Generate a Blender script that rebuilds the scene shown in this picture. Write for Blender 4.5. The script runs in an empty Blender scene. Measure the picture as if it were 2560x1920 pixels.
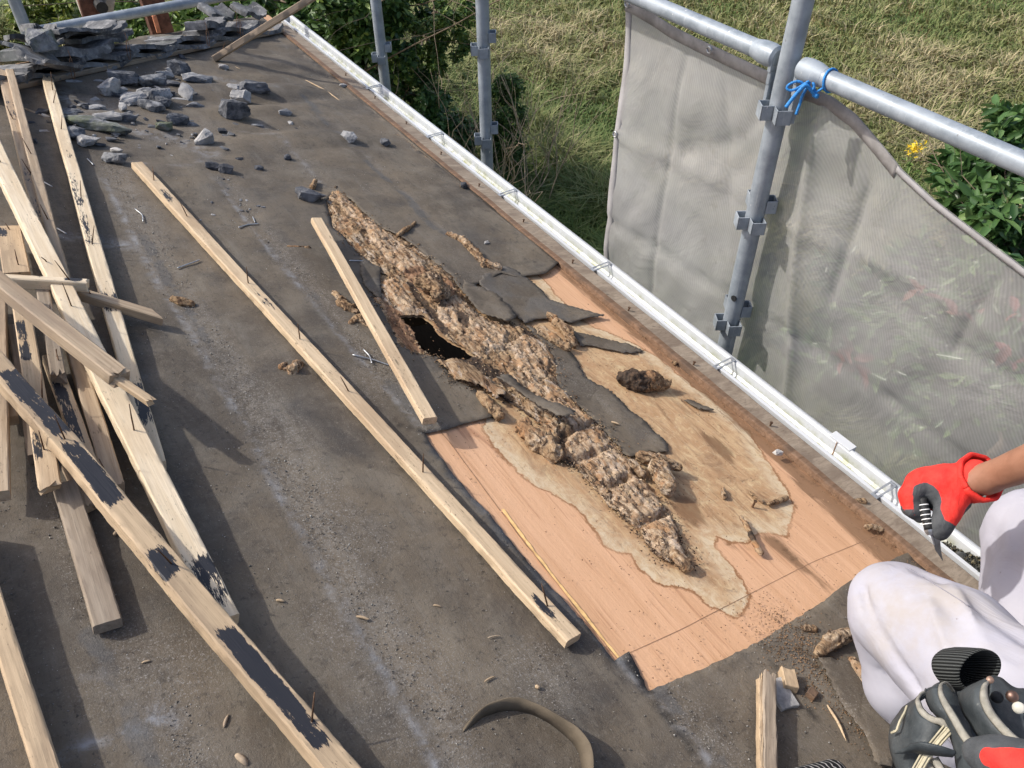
import bpy, bmesh, math, random
import numpy as np
from mathutils import Vector, Matrix
from mathutils.geometry import delaunay_2d_cdt
random.seed(7); RNG = np.random.default_rng(7)
SC = bpy.context.scene; COL = SC.collection

# ------------------------------------------------------------ camera
HC = 4.3                      # camera height above the garden
F = 2027.0                    # focal length in photo pixels (2560 wide)
_e = np.array([-1760, 1860, -F]); _e /= np.linalg.norm(_e)
_up = np.array([-20, 2190, F]); _up -= _e*(_e@_up); _up /= np.linalg.norm(_up)
_h = np.cross(_e, _up)
RW = np.array([_h, _e, _up])  # camera space -> world (X out over the eave, Y along it, Z up)
CAMP = np.array([0, 0, HC])
cd = bpy.data.cameras.new('camera'); cam = bpy.data.objects.new('camera', cd); COL.objects.link(cam)
cd.sensor_width = 36; cd.lens = 36*F/2560; cd.clip_start = .02; cd.clip_end = 400
m4 = np.eye(4); m4[:3, :3] = RW; m4[:3, 3] = CAMP
cam.matrix_world = Matrix(m4.tolist()); SC.camera = cam

# ------------------------------------------------------------ light
SUN_TO = np.array([-.58, .50, .74]); SUN_TO /= np.linalg.norm(SUN_TO)   # direction towards the sun
sd = bpy.data.lights.new('sun', 'SUN'); sun = bpy.data.objects.new('sun', sd); COL.objects.link(sun)
sd.energy = 2.75; sd.angle = math.radians(1.2); sd.color = (1, .955, .88)
sun.rotation_euler = Vector(SUN_TO.tolist()).to_track_quat('Z', 'Y').to_euler()
W = bpy.data.worlds.new('World'); SC.world = W; W.use_nodes = True
wn = W.node_tree; sky = wn.nodes.new('ShaderNodeTexSky'); sky.sky_type = 'NISHITA'; sky.sun_disc = False; sky.dust_density = 3.5; sky.air_density = .85
sky.sun_elevation = math.asin(SUN_TO[2]); sky.sun_rotation = math.atan2(SUN_TO[0], SUN_TO[1])
wn.links.new(sky.outputs[0], wn.nodes['Background'].inputs[0]); wn.nodes['Background'].inputs[1].default_value = .15
SC.view_settings.view_transform = 'Standard'; SC.view_settings.look = 'None'
SC.view_settings.exposure = 0.45; SC.view_settings.gamma = 1
SC.cycles.max_bounces = 6; SC.cycles.transparent_max_bounces = 16

# ------------------------------------------------------------ measuring: photo positions -> points on real surfaces
PIT = math.radians(15); ND = np.array([math.sin(PIT), 0, math.cos(PIT)]); DD = np.array([math.cos(PIT), 0, -math.sin(PIT)]); YY = np.array([0, 1., 0])
ORI = CAMP - ND*1.0           # foot of the camera on the roof plane
S = 1.15732
def ray(x, y): return RW @ np.array([x*S-1280, 960-y*S, -F])
def hr(x, y, h=0.):           # point h above the roof surface
    r = ray(x, y); return CAMP + r*(-(1.0-h)/(ND@r))
def hz(x, y, z=0.): r = ray(x, y); return CAMP + r*((z-HC)/r[2])
def hx(x, y, X): r = ray(x, y); return CAMP + r*(X/r[0])
def hy(x, y, Y): r = ray(x, y); return CAMP + r*(Y/r[1])
def pr(x, y, r_): r = ray(x, y); return CAMP + r*(r_/np.linalg.norm(r))
def UV(x, y): p = hr(x, y)-ORI; return (float(p@DD), float(p[1]))
def RP(u, v, w=0.): return ORI + DD*u + YY*v + ND*w
def RPA(a): a = np.asarray(a, float); return ORI + a[:, :1]*DD + a[:, 1:2]*YY + a[:, 2:3]*ND
K = .33595
def crop(x0, y0, k=K): return lambda x, y: (x0/S+x*k, y0/S+y*k)
c1 = crop(0, 0); c2 = crop(850, 0); c3 = crop(1700, 0); c4 = crop(0, 640); c5 = crop(850, 640); c6 = crop(1700, 640)
c7 = crop(0, 1280); c8 = crop(850, 1280); c9 = crop(1700, 1280)
cg = crop(2140, 1100, .2136); cp = crop(2100, 1500, .21876); cl = crop(0, 300, .2396); cm = crop(0, 700, .2813)
ct = crop(0, 0, .14064); cu = crop(360, 0, .16406); cs = crop(1400, 900, .3125); cb = crop(1880, 120, .09375)
def uvs(f, *pts): return [UV(*f(*p)) for p in pts]
D_ = lambda x, y: (x, y)

# ------------------------------------------------------------ noise
_P = RNG.random(65536).astype(np.float64)
def vn(p):
    p = np.asarray(p, float); i = np.floor(p).astype(np.int64); f = p-i; f = f*f*(3-2*f); r = 0
    for a in (0, 1):
        for b in (0, 1):
            for c in (0, 1):
                h = ((i[:, 0]+a)*73856093 ^ (i[:, 1]+b)*19349663 ^ (i[:, 2]+c)*83492791) & 65535
                wgt = (f[:, 0] if a else 1-f[:, 0])*(f[:, 1] if b else 1-f[:, 1])*(f[:, 2] if c else 1-f[:, 2])
                r = r + _P[h]*wgt
    return r*2-1
def fbm(p, o=4, g=.5):
    p = np.asarray(p, float); r = 0; a = 1.; 
    for k in range(o): r = r + a*vn(p*(2**k)+k*17.3); a *= g
    return r
def p3(a, sx, sy=None, sz=0, off=0.):
    a = np.asarray(a, float); return np.c_[a[:, 0]*sx+off, a[:, 1]*(sy if sy is not None else sx)+off, np.full(len(a), sz+off)]

# ------------------------------------------------------------ objects
def tag(o, label=None, cat=None, group=None, kind=None):
    if label: o['label'] = label
    if cat: o['category'] = cat
    if group: o['group'] = group
    if kind: o['kind'] = kind
    return o
def empty(name, loc, label=None, cat=None, group=None):
    o = bpy.data.objects.new(name, None); COL.objects.link(o); o.location = Vector([float(v) for v in loc]); o.empty_display_size = .05
    tag(o, label, cat, group); return o
def link(name, me, mat, parent=None, mw=None):
    o = bpy.data.objects.new(name, me); COL.objects.link(o)
    if mat is not None and not me.materials: me.materials.append(mat)
    if mw is not None: o.matrix_world = mw
    if parent is not None:
        o.parent = parent; o.matrix_parent_inverse = world(parent).inverted()
    return o
def world(o):
    m = o.matrix_basis.copy()
    return m if o.parent is None else world(o.parent) @ o.matrix_parent_inverse @ m
def mesh(name, V, Fc, mat, parent=None, smooth=False, attrs=None, loc=None, mw=None):
    V = np.asarray(V, float)
    if mw is None:
        if loc is None: loc = V.mean(0) if len(V) else np.zeros(3)
        V = V-np.asarray(loc); mw = Matrix.Translation(Vector([float(x) for x in loc]))
    me = bpy.data.meshes.new(name)
    if isinstance(Fc, np.ndarray):
        n = len(Fc); k = Fc.shape[1]
        me.vertices.add(len(V)); me.vertices.foreach_set('co', V.astype(np.float32).ravel())
        me.loops.add(n*k); me.loops.foreach_set('vertex_index', Fc.astype(np.int32).ravel())
        me.polygons.add(n); me.polygons.foreach_set('loop_start', np.arange(0, n*k, k, dtype=np.int32))
        me.update(calc_edges=True)
    else:
        me.from_pydata(V.tolist(), [], [list(map(int, f)) for f in Fc]); me.update()
    for k, a in (attrs or {}).items():
        a = np.asarray(a, np.float32)
        if a.ndim == 1: me.attributes.new(k, 'FLOAT', 'POINT').data.foreach_set('value', a)
        else: me.attributes.new(k, 'FLOAT_COLOR', 'POINT').data.foreach_set('color', np.c_[a, np.ones(len(a))].astype(np.float32).ravel())
    if smooth: me.polygons.foreach_set('use_smooth', np.ones(len(me.polygons), bool))
    me.update()
    return link(name, me, mat, parent, mw)
def frame(o, a, n):           # 4x4 with x along a, z near n
    a = np.asarray(a, float); a = a/np.linalg.norm(a); s = np.cross(n, a); s /= np.linalg.norm(s); n2 = np.cross(a, s)
    m = np.eye(4); m[:3, 0] = a; m[:3, 1] = s; m[:3, 2] = n2; m[:3, 3] = o; return m
def tube(pts, rad, n=8, caps=True):
    pts = np.asarray(pts, float); N = len(pts); rad = np.broadcast_to(np.asarray(rad, float), (N,))
    T = np.gradient(pts, axis=0); T /= np.linalg.norm(T, axis=1)[:, None]+1e-12
    up = np.array([0, 0, 1.]) if abs(T[0, 2]) < .9 else np.array([1., 0, 0]); s = np.cross(up, T[0]); s /= np.linalg.norm(s)
    V = []; a = np.linspace(0, 2*math.pi, n, endpoint=False)
    for i in range(N):
        s = s-T[i]*(s@T[i]); s /= np.linalg.norm(s)+1e-12; b = np.cross(T[i], s)
        V.append(pts[i]+rad[i]*(np.cos(a)[:, None]*s+np.sin(a)[:, None]*b))
    V = np.vstack(V); Fc = []
    for i in range(N-1):
        for j in range(n):
            k = (j+1) % n; Fc.append((i*n+j, i*n+k, (i+1)*n+k, (i+1)*n+j))
    if caps: Fc.append(tuple(range(n-1, -1, -1))); Fc.append(tuple((N-1)*n+j for j in range(n)))
    return V, Fc
class MB:
    def __init__(s): s.V = []; s.F = []; s.n = 0
    def add(s, V, Fc):
        V = np.asarray(V, float); s.V.append(V); s.F += [tuple(int(i)+s.n for i in f) for f in Fc]; s.n += len(V); return s
    def tube(s, pts, rad, n=8, caps=True): return s.add(*tube(pts, rad, n, caps))
    def box(s, m, sx, sy, sz):   # m 4x4, box centred
        c = np.array([[x, y, z, 1] for x in (-sx/2, sx/2) for y in (-sy/2, sy/2) for z in (-sz/2, sz/2)])
        return s.add((c@np.asarray(m).T)[:, :3], [(0, 1, 3, 2), (4, 6, 7, 5), (0, 4, 5, 1), (2, 3, 7, 6), (0, 2, 6, 4), (1, 5, 7, 3)])
    def prism(s, prof, d0, d1, axis=YY):  # prof list of 3d points, swept from d0 to d1 along axis
        P = np.asarray(prof, float); n = len(P); V = np.vstack([P+axis*d0, P+axis*d1])
        return s.add(V, [(j, (j+1) % n, n+(j+1) % n, n+j) for j in range(n)]+[tuple(range(n-1, -1, -1)), tuple(range(n, 2*n))])
    def build(s, name, mat, parent=None, smooth=False, bev=0, **k):
        o = mesh(name, np.vstack(s.V), s.F, mat, parent, smooth, **k)
        if bev: b = o.modifiers.new('bevel', 'BEVEL'); b.width = bev; b.segments = 2; b.limit_method = 'ANGLE'
        return o
def shade(o, ang=35):
    me = o.data; me.polygons.foreach_set('use_smooth', np.ones(len(me.polygons), bool))
    me.set_sharp_from_angle(angle=math.radians(ang)); return o
def solid(o, t, off=-1):
    m = o.modifiers.new('thickness', 'SOLIDIFY'); m.thickness = t; m.offset = off; return o

# ------------------------------------------------------------ planar meshes with outlines
def pip(P, poly):
    P = np.asarray(P); poly = np.asarray(poly); x, y = P[:, 0], P[:, 1]; c = np.zeros(len(P), bool); j = len(poly)-1
    for i in range(len(poly)):
        xi, yi = poly[i]; xj, yj = poly[j]
        c ^= ((yi > y) != (yj > y)) & (x < (xj-xi)*(y-yi)/((yj-yi)+1e-15)+xi); j = i
    return c
def dline(P, pl, closed=False):
    P = np.asarray(P, float); pl = [np.asarray(q, float) for q in pl]
    if closed: pl = pl+[pl[0]]
    d = np.full(len(P), 1e9)
    for a, b in zip(pl[:-1], pl[1:]):
        ab = b-a; t = np.clip(((P-a)@ab)/(ab@ab+1e-15), 0, 1); d = np.minimum(d, np.linalg.norm(P-(a+t[:, None]*ab), axis=1))
    return d
def sdp(P, poly): d = dline(P, poly, True); return np.where(pip(P, poly), d, -d)   # + inside
def dens(poly, st, jit=0., closed=True, seed=0):
    rg = np.random.default_rng(seed+len(poly)); out = []; n = len(poly)
    for i in range(n if closed else n-1):
        a = np.asarray(poly[i]); b = np.asarray(poly[(i+1) % n]); L = np.linalg.norm(b-a); k = max(1, int(L/st))
        nrm = np.array([-(b-a)[1], (b-a)[0]])/(L+1e-9)
        for j in range(k): out.append(a+(b-a)*j/k+(nrm*rg.normal(0, jit) if jit and j else 0))
    if not closed: out.append(np.asarray(poly[-1]))
    return [tuple(p) for p in out]
def sheet2d(outer, holes=(), step=.02, extra=None):
    outer = [tuple(p) for p in outer]; ed = []; V = []
    def addp(poly):
        b = len(V); V.extend(poly); ed.extend((b+i, b+(i+1) % len(poly)) for i in range(len(poly)))
    addp(outer)
    for h in holes: addp([tuple(p) for p in h])
    bb = np.array(outer); lo, hi = bb.min(0), bb.max(0)
    gx, gy = np.meshgrid(np.arange(lo[0], hi[0], step), np.arange(lo[1], hi[1], step)); G = np.c_[gx.ravel(), gy.ravel()]
    G = G+RNG.uniform(-.25, .25, G.shape)*step
    if extra is not None: G = np.vstack([G, extra])
    k = pip(G, outer) & (dline(G, outer, True) > step*.4)
    for h in holes: k &= ~pip(G, h) & (dline(G, h, True) > step*.4)
    V.extend(map(tuple, G[k]))
    r = delaunay_2d_cdt([Vector(v) for v in V], ed, [], 0, 1e-6)
    co = np.array([tuple(v) for v in r[0]]); T = np.array([f for f in r[2] if len(f) == 3])
    c = co[T].mean(1); k = pip(c, outer)
    for h in holes: k &= ~pip(c, h)
    T = T[k]; a = co[T]; ar = (a[:, 1, 0]-a[:, 0, 0])*(a[:, 2, 1]-a[:, 0, 1])-(a[:, 1, 1]-a[:, 0, 1])*(a[:, 2, 0]-a[:, 0, 0])
    T[ar < 0] = T[ar < 0][:, ::-1]; T = T[np.abs(ar) > 1e-10]
    return co, T
def onroof(name, uv, w, T, mat, parent=None, attrs=None, smooth=True):
    return mesh(name, RPA(np.c_[uv, w]), T, mat, parent, smooth, attrs)

# ------------------------------------------------------------ implicit surfaces
def surfnet(f, lo, hi, res):
    lo = np.asarray(lo, float); n = np.ceil((np.asarray(hi)-lo)/res).astype(int)+1
    g = np.stack(np.meshgrid(*[lo[i]+np.arange(n[i])*res for i in range(3)], indexing='ij'), -1)
    v = f(g.reshape(-1, 3)).reshape(n); s = v < 0
    acc = np.zeros((n[0]-1, n[1]-1, n[2]-1, 3)); cnt = np.zeros((n[0]-1, n[1]-1, n[2]-1))
    base = np.stack(np.meshgrid(*[np.arange(k-1) for k in n], indexing='ij'), -1).astype(float)
    cor = [(a, b, c) for a in (0, 1) for b in (0, 1) for c in (0, 1)]
    sl = lambda o, A: A[o[0]:n[0]-1+o[0], o[1]:n[1]-1+o[1], o[2]:n[2]-1+o[2]]
    for p in cor:
        for ax in range(3):
            if p[ax]: continue
            q = list(p); q[ax] = 1; a, b = sl(p, v), sl(q, v); m = (a < 0) != (b < 0)
            t = np.where(m, a/np.where(m, a-b, 1), 0); o = np.array(p, float); P_ = base+o; P_[..., ax] += t
            acc += P_*m[..., None]; cnt += m
    act = cnt > 0; idx = -np.ones(act.shape, int); idx[act] = np.arange(act.sum())
    V = lo+acc[act]/cnt[act][:, None]*res; Q = []
    for ax in range(3):
        o1, o2 = (ax+1) % 3, (ax+2) % 3
        a = np.take(s, range(n[ax]-1), ax); b = np.take(s, range(1, n[ax]), ax); m = np.argwhere(a != b)
        m = m[(m[:, o1] > 0) & (m[:, o2] > 0) & (m[:, o1] < n[o1]-1) & (m[:, o2] < n[o2]-1)]
        if not len(m): continue
        ins = s[m[:, 0], m[:, 1], m[:, 2]]; d1 = np.zeros(3, int); d1[o1] = 1; d2 = np.zeros(3, int); d2[o2] = 1
        I = lambda M: idx[M[:, 0], M[:, 1], M[:, 2]]
        q = np.c_[I(m-d1-d2), I(m-d2), I(m), I(m-d1)]; q[~ins] = q[~ins][:, ::-1]; Q.append(q)
    return V, np.vstack(Q)
def cap(P, a, b, ra, rb):
    a = np.asarray(a, float); b = np.asarray(b, float); ab = b-a; t = np.clip(((P-a)@ab)/(ab@ab+1e-12), 0, 1)
    return np.linalg.norm(P-(a+t[:, None]*ab), axis=1)-(ra+(rb-ra)*t)
def smin(ds, k):
    ds = np.array(ds); m = ds.min(0); return m-k*np.log(np.exp(-(ds-m)/k).sum(0))
def blob(name, prims, mat, parent=None, k=.01, res=.005, disp=None, dark=None, pad=.03):
    """prims: list of (a,b,ra,rb,val). val is blended into attribute 'val'"""
    pts = np.array([q for p in prims for q in (p[0], p[1])]); R = max(max(p[2], p[3]) for p in prims)+pad
    f = lambda P: smin([cap(P, *p[:4]) for p in prims], k)+(disp(P) if disp else 0)
    V, Q = surfnet(f, pts.min(0)-R, pts.max(0)+R, res)
    D = np.array([cap(V, *p[:4]) for p in prims]); w = np.exp(-(D-D.min(0))/(k*.6)); val = (w*np.array([[p[4]] for p in prims])).sum(0)/w.sum(0)
    return mesh(name, V, Q, mat, parent, True, {'val': val})
# ------------------------------------------------------------ materials
class M:
    def __init__(s, name, rough=.8, metal=0., spec=.3):
        s.m = bpy.data.materials.new(name); s.m.use_nodes = True; s.t = s.m.node_tree; s.b = s.t.nodes['Principled BSDF']
        s.b.inputs['Roughness'].default_value = rough; s.b.inputs['Metallic'].default_value = metal
        s.b.inputs['Specular IOR Level'].default_value = spec; s._c = None
    def node(s, ty, **k):
        n = s.t.nodes.new(ty)
        for a, v in k.items(): setattr(n, a, v)
        return n
    def lk(s, v, sock):
        if hasattr(v, 'is_linked') or isinstance(v, bpy.types.NodeSocket): s.t.links.new(v, sock)
        else:
            if isinstance(v, tuple) and len(v) == 3 and sock.type == 'RGBA': v = v+(1,)
            sock.default_value = v
    def co(s, sc=(1, 1, 1), rot=(0, 0, 0), rnd=True):
        tc = s.node('ShaderNodeTexCoord'); mp = s.node('ShaderNodeMapping'); mp.inputs['Scale'].default_value = sc; mp.inputs['Rotation'].default_value = rot
        v = tc.outputs['Object']
        if rnd:
            oi = s.node('ShaderNodeObjectInfo'); mu = s.node('ShaderNodeMath', operation='MULTIPLY'); s.t.links.new(oi.outputs['Random'], mu.inputs[0]); mu.inputs[1].default_value = 31.7
            ad = s.node('ShaderNodeVectorMath', operation='ADD'); s.t.links.new(v, ad.inputs[0]); s.t.links.new(mu.outputs[0], ad.inputs[1]); v = ad.outputs[0]
        s.t.links.new(v, mp.inputs['Vector']); return mp.outputs[0]
    def noise(s, scale, detail=4, rough=.55, co=None, dist=0.):
        n = s.node('ShaderNodeTexNoise'); n.inputs['Scale'].default_value = scale; n.inputs['Detail'].default_value = detail
        n.inputs['Roughness'].default_value = rough; n.inputs['Distortion'].default_value = dist
        s.t.links.new(co if co is not None else s.co(), n.inputs['Vector']); return n.outputs['Fac']
    def voro(s, scale, feat='F1', co=None, out='Distance'):
        n = s.node('ShaderNodeTexVoronoi', feature=feat); n.inputs['Scale'].default_value = scale
        s.t.links.new(co if co is not None else s.co(), n.inputs['Vector']); return n.outputs[out]
    def ramp(s, v, a, b, lo=0., hi=1.):
        n = s.node('ShaderNodeMapRange'); n.interpolation_type = 'SMOOTHSTEP'; s.lk(v, n.inputs[0])
        n.inputs[1].default_value = a; n.inputs[2].default_value = b; n.inputs[3].default_value = lo; n.inputs[4].default_value = hi; return n.outputs[0]
    def ma(s, op, a, b=0.):
        n = s.node('ShaderNodeMath', operation=op); s.lk(a, n.inputs[0]); s.lk(b, n.inputs[1]); return n.outputs[0]
    def mix(s, f, a, b, mode='MIX'):
        n = s.node('ShaderNodeMix', data_type='RGBA', blend_type=mode); s.lk(f, n.inputs[0]); s.lk(a, n.inputs[6]); s.lk(b, n.inputs[7]); return n.outputs[2]
    def attr(s, name, out='Fac'): n = s.node('ShaderNodeAttribute', attribute_name=name); return n.outputs[out]
    def oattr(s, name): n = s.node('ShaderNodeAttribute', attribute_type='OBJECT', attribute_name=name); return n.outputs['Fac']
    def rand(s): return s.node('ShaderNodeObjectInfo').outputs['Random']
    def color(s, v): s.lk(v, s.b.inputs['Base Color']); return s
    def rough(s, v): s.lk(v, s.b.inputs['Roughness']); return s
    def bump(s, v, dist, st=1.):
        n = s.node('ShaderNodeBump'); n.inputs['Strength'].default_value = st; n.inputs['Distance'].default_value = dist; s.lk(v, n.inputs['Height'])
        if s._c: s.t.links.new(s._c, n.inputs['Normal'])
        s._c = n.outputs[0]; s.t.links.new(s._c, s.b.inputs['Normal']); return s
def mfelt():
    m = M('roofing_felt', .82, 0, .35); c = m.co(rnd=False)
    lg = m.noise(2.2, 5, .6, c); md = m.noise(13, 5, .65, c); fine = m.noise(420, 3, .7, c); fi2 = m.noise(150, 3, .7, c)
    col = m.mix(m.ramp(lg, .35, .68), (.079, .064, .048), (.154, .125, .091))
    col = m.mix(m.ramp(md, .42, .75, 0, .55), col, (.165, .145, .118))
    col = m.mix(m.ramp(m.noise(5.5, 6, .6, c, .6), .50, .72, 0, .6), col, (.050, .047, .046))
    col = m.mix(m.ramp(m.noise(2.6, 7, .68, m.co((1.4, .8, 1), (0, 0, .4), rnd=False), 1.2), .50, .62, 0, .5), col, (.175, .15, .115)); col = m.mix(m.ramp(m.noise(18, 6, .75, c, .4), .58, .74, 0, .35), col, (.045, .038, .034)); col = m.mix(m.ramp(m.noise(1, 4, .6, m.co((240, 24, 240), rnd=False), .8), .52, .72, 0, .35), col, (.045, .038, .032))
    # trodden streaks along the eave direction
    st = m.noise(7, 5, .6, m.co((5, .7, 5), rnd=False)); col = m.mix(m.ramp(st, .55, .78, 0, .4), col, (.19, .175, .15))
    d = m.attr('dust'); n1 = m.noise(60, 4, .7, c)
    dm = m.ma('MULTIPLY', d, m.ramp(m.ma('ADD', m.ma('MULTIPLY', fi2, .6), m.ma('MULTIPLY', n1, .6)), .45, .8))
    col = m.mix(m.ramp(dm, 0.1, .9, 0, .5), col, (.21, .19, .165)); col = m.mix(m.ma('MULTIPLY', m.ramp(d, .1, .7), m.ramp(m.noise(330, 3, .7, c), .54, .70)), col, (.27, .255, .235))
    cd_ = m.attr('chalk'); cm_ = m.ma('MULTIPLY', cd_, m.ramp(m.noise(26, 5, .7, c, .5), .3, .7)); col = m.mix(m.ramp(cm_, 0, 1, 0, .8), col, (.29, .30, .32))
    s2 = m.attr('strip'); sm = m.ma('MULTIPLY', s2, m.ramp(m.noise(9, 4, .6, c), .35, .6)); col = m.mix(m.ramp(sm, .1, .7, 0, .55), col, (.082, .086, .092))
    ln = m.attr('line'); col = m.mix(m.ma('MULTIPLY', ln, .85), col, (.012, .011, .01))
    col = m.mix(m.ramp(m.noise(95, 5, .8, c), .52, .68, 0, .35), col, (.20, .178, .15)); col = m.mix(m.ramp(m.noise(70, 5, .8, c, .4), .46, .34, 0, .55), col, (.040, .034, .029)); sp = m.ramp(m.noise(480, 3, .6, c), .60, .72, 0, .7); col = m.mix(m.ma('MULTIPLY', sp, m.ramp(m.noise(8, 3, .6, c), .35, .7, .3, 1)), col, (.26, .25, .23))
    col = m.mix(m.ramp(m.noise(380, 2, .5, c), .35, .22, 0, .5), col, (.02, .018, .016))
    col = m.mix(m.ramp(m.noise(1.7, 5, .6, m.co((1, .6, 1), (0, 0, 1.), rnd=False), .7), .52, .68, 0, .4), col, m.mix(m.ramp(lg, .3, .7), (.055, .054, .054), (.10, .096, .09)))
    m.color(col); m.rough(m.ramp(lg, .3, .7, .62, .9)); m.bump(m.noise(30, 5, .6, c), .003, .6); m.bump(fine, .0012, .8); m.bump(m.noise(900, 2, .6, c), .0006, .6); return m.m
def mply():
    m = M('plywood_sheathing', .75, 0, .25); g = m.co((60, 3.0, 60), rnd=False); g2 = m.co((220, 7, 220), rnd=False); c = m.co(rnd=False)
    grain = m.noise(1.0, 5, .6, g, .6); gr2 = m.noise(1.0, 4, .6, g2)
    o = m.mix(m.ramp(grain, .3, .7), (.56, .33, .19), (.63, .385, .235))
    o = m.mix(m.ramp(gr2, .56, .72, 0, .6), o, (.37, .19, .095))
    o = m.mix(m.ramp(m.noise(1, 4, .6, m.co((30, 2.2, 30), rnd=False), 1.), .64, .74, 0, .55), o, (.28, .13, .07))
    wav = m.noise(16, 6, .65, m.co((2.2, .8, 1), rnd=False), 1.6)
    t = m.mix(m.ramp(wav, .35, .6), (.52, .36, .205), (.42, .26, .14)); t = m.mix(m.ramp(m.noise(24, 5, .7, c, 1.2), .5, .68, 0, .7), t, (.60, .47, .28))
    t = m.mix(m.ramp(m.noise(1, 5, .6, m.co((40, 6, 40), rnd=False), 2.5), .55, .7, 0, .75), t, (.24, .14, .075))
    t = m.mix(m.ramp(gr2, .5, .72, 0, .45), t, (.30, .20, .12)); t = m.mix(m.ramp(m.noise(130, 4, .8, c), .55, .75, 0, .5), t, (.62, .54, .42))
    sd_ = m.ma('ADD', m.attr('stain'), m.ma('MULTIPLY', m.ma('SUBTRACT', m.noise(20, 8, .72, c), .5), .045))
    col = m.mix(m.ramp(m.ma('ADD', sd_, m.ma('MULTIPLY', m.ma('SUBTRACT', m.noise(150, 4, .8, c), .5), .012)), -.006, .007), o, t); col = m.mix(m.ma('MULTIPLY', m.ramp(sd_, .01, .05), m.ramp(m.noise(6, 7, .72, m.co((1.5, .7, 1), rnd=False), 1.4), .50, .66, 0, .75)), col, (.25, .15, .085)); col = m.mix(m.ma('MULTIPLY', m.ramp(sd_, -.03, .01), m.ramp(m.noise(45, 6, .8, c, .6), .58, .70, 0, .8)), col, (.13, .08, .05))
    # pale mineral rim and dark tide line of the water stain
    rim = m.ma('MULTIPLY', m.ramp(sd_, 0, .004), m.ramp(sd_, .055, .008)); col = m.mix(m.ma('MULTIPLY', rim, m.ramp(m.noise(30, 6, .75, c, 1.2), .35, .62, .15, .85)), col, (.60, .50, .35))
    tide = m.ma('MULTIPLY', m.ramp(sd_, -.006, -.001), m.ramp(sd_, .003, .0)); col = m.mix(m.ma('MULTIPLY', tide, m.ramp(m.noise(9, 3, .5, c), .3, .55, .25, .95)), col, (.26, .13, .06))
    dk = m.ma('ADD', m.attr('dark'), m.ma('MULTIPLY', m.ma('SUBTRACT', m.noise(55, 5, .75, c), .5), .05)); col = m.mix(m.ramp(dk, .002, .016, 0, .88), col, (.055, .043, .036))
    br = m.ma('ADD', m.attr('brown'), m.ma('MULTIPLY', m.ma('SUBTRACT', m.noise(1, 6, .7, m.co((55, 8, 55), rnd=False), 1.), .5), .07)); col = m.mix(m.ramp(br, 0, .02, 0, .8), col, (.17, .095, .05))
    spk = m.ramp(m.noise(240, 3, .6, c), .67, .72); spk = m.ma('MULTIPLY', spk, m.ramp(m.noise(6, 4, .7, c), .42, .62)); col = m.mix(spk, col, (.075, .045, .03))
    m.color(col); m.bump(gr2, .0012, .5); m.bump(m.noise(90, 5, .7, c), .002, .5); return m.m
def mrot(fluff=False):
    m = M('rotten_wood', .95, 0, .1); c = m.co(rnd=fluff); g = m.co((95, 13, 95), rnd=fluff)
    a = m.noise(1, 7, .72, g, 1.5); b = m.noise(34, 7, .75, c, .8) if fluff else m.noise(1, 7, .75, m.co((62, 17, 62), (0, 0, .25), rnd=False), .9); d = m.noise(140, 5, .75, c)
    col = m.mix(m.ramp(a, .36, .62), (.17, .10, .055), (.42, .30, .18)); pw = m.noise(9, 5, .7, c, .8); col = m.mix(m.ma('MULTIPLY', m.ramp(pw, .44, .60), m.ramp(b, .42, .62)), col, (.58, .48, .36)); col = m.mix(m.ramp(m.noise(12, 5, .7, c, .5), .50, .66, 0, .8), col, (.30, .17, .09))
    col = m.mix(m.ramp(m.noise(15, 5, .65, c, 1), .56, .64, 0, .9), col, (.36, .20, .10))
    col = m.mix(m.ramp(m.noise(1, 5, .7, m.co((26, 9, 26), rnd=fluff), 1.2), .56, .66, 0, .45), col, (.76, .72, .66)) if not fluff else m.mix(m.ramp(b, .3, .42, .7, 0), col, (.14, .08, .045))
    col = m.mix(m.ramp(m.ma('ADD', m.ma('MULTIPLY', m.noise(1, 6, .75, m.co((75, 20, 75), rnd=fluff), 1.2), .8), m.ma('MULTIPLY', d, .2)), .49, .42, 0, .95), col, (.045, .031, .024))
    ed_ = m.ma('MULTIPLY', m.ma('SUBTRACT', m.noise(45, 6, .7, c), .5), 1.1); pk = m.ma('ADD', m.attr('pale'), ed_); pc = m.mix(m.ramp(a, .34, .6), (.30, .18, .10), (.58, .45, .31)); pc = m.mix(m.ramp(b, .50, .64, 0, .65), pc, (.66, .56, .46)); pc = m.mix(m.ramp(m.noise(13, 6, .75, c, .6), .50, .60, 0, .8), pc, (.42, .24, .12)); pc = m.mix(m.ramp(m.noise(1, 6, .75, m.co((60, 22, 60), rnd=fluff), 1.), .47, .39, 0, .95), pc, (.06, .038, .027)); pc = m.mix(m.ramp(d, .36, .28, 0, .5), pc, (.12, .075, .05)); col = m.mix(m.ramp(pk, .42, .6, 0, .9), col, pc); rk = m.ma('ADD', m.attr('red'), ed_); col = m.mix(m.ramp(rk, .45, .6, 0, .9), col, m.mix(m.ramp(a, .35, .62), (.16, .085, .05), (.36, .215, .13)))
    k = m.ma('ADD', m.attr('val'), m.ma('MULTIPLY', m.ma('SUBTRACT', m.noise(60, 5, .7, c), .5), 1.6)); col = m.mix(m.ramp(k, .45, .7, 0, .93), col, (.028, .026, .026))
    col = m.mix(m.ramp(d, .35, .7, .0, .4), col, (.20, .12, .07)); m.color(col)
    m.bump(b, .0012, .7); m.bump(a, .0045, .9); m.bump(d, .0016, .8); return m.m
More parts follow.
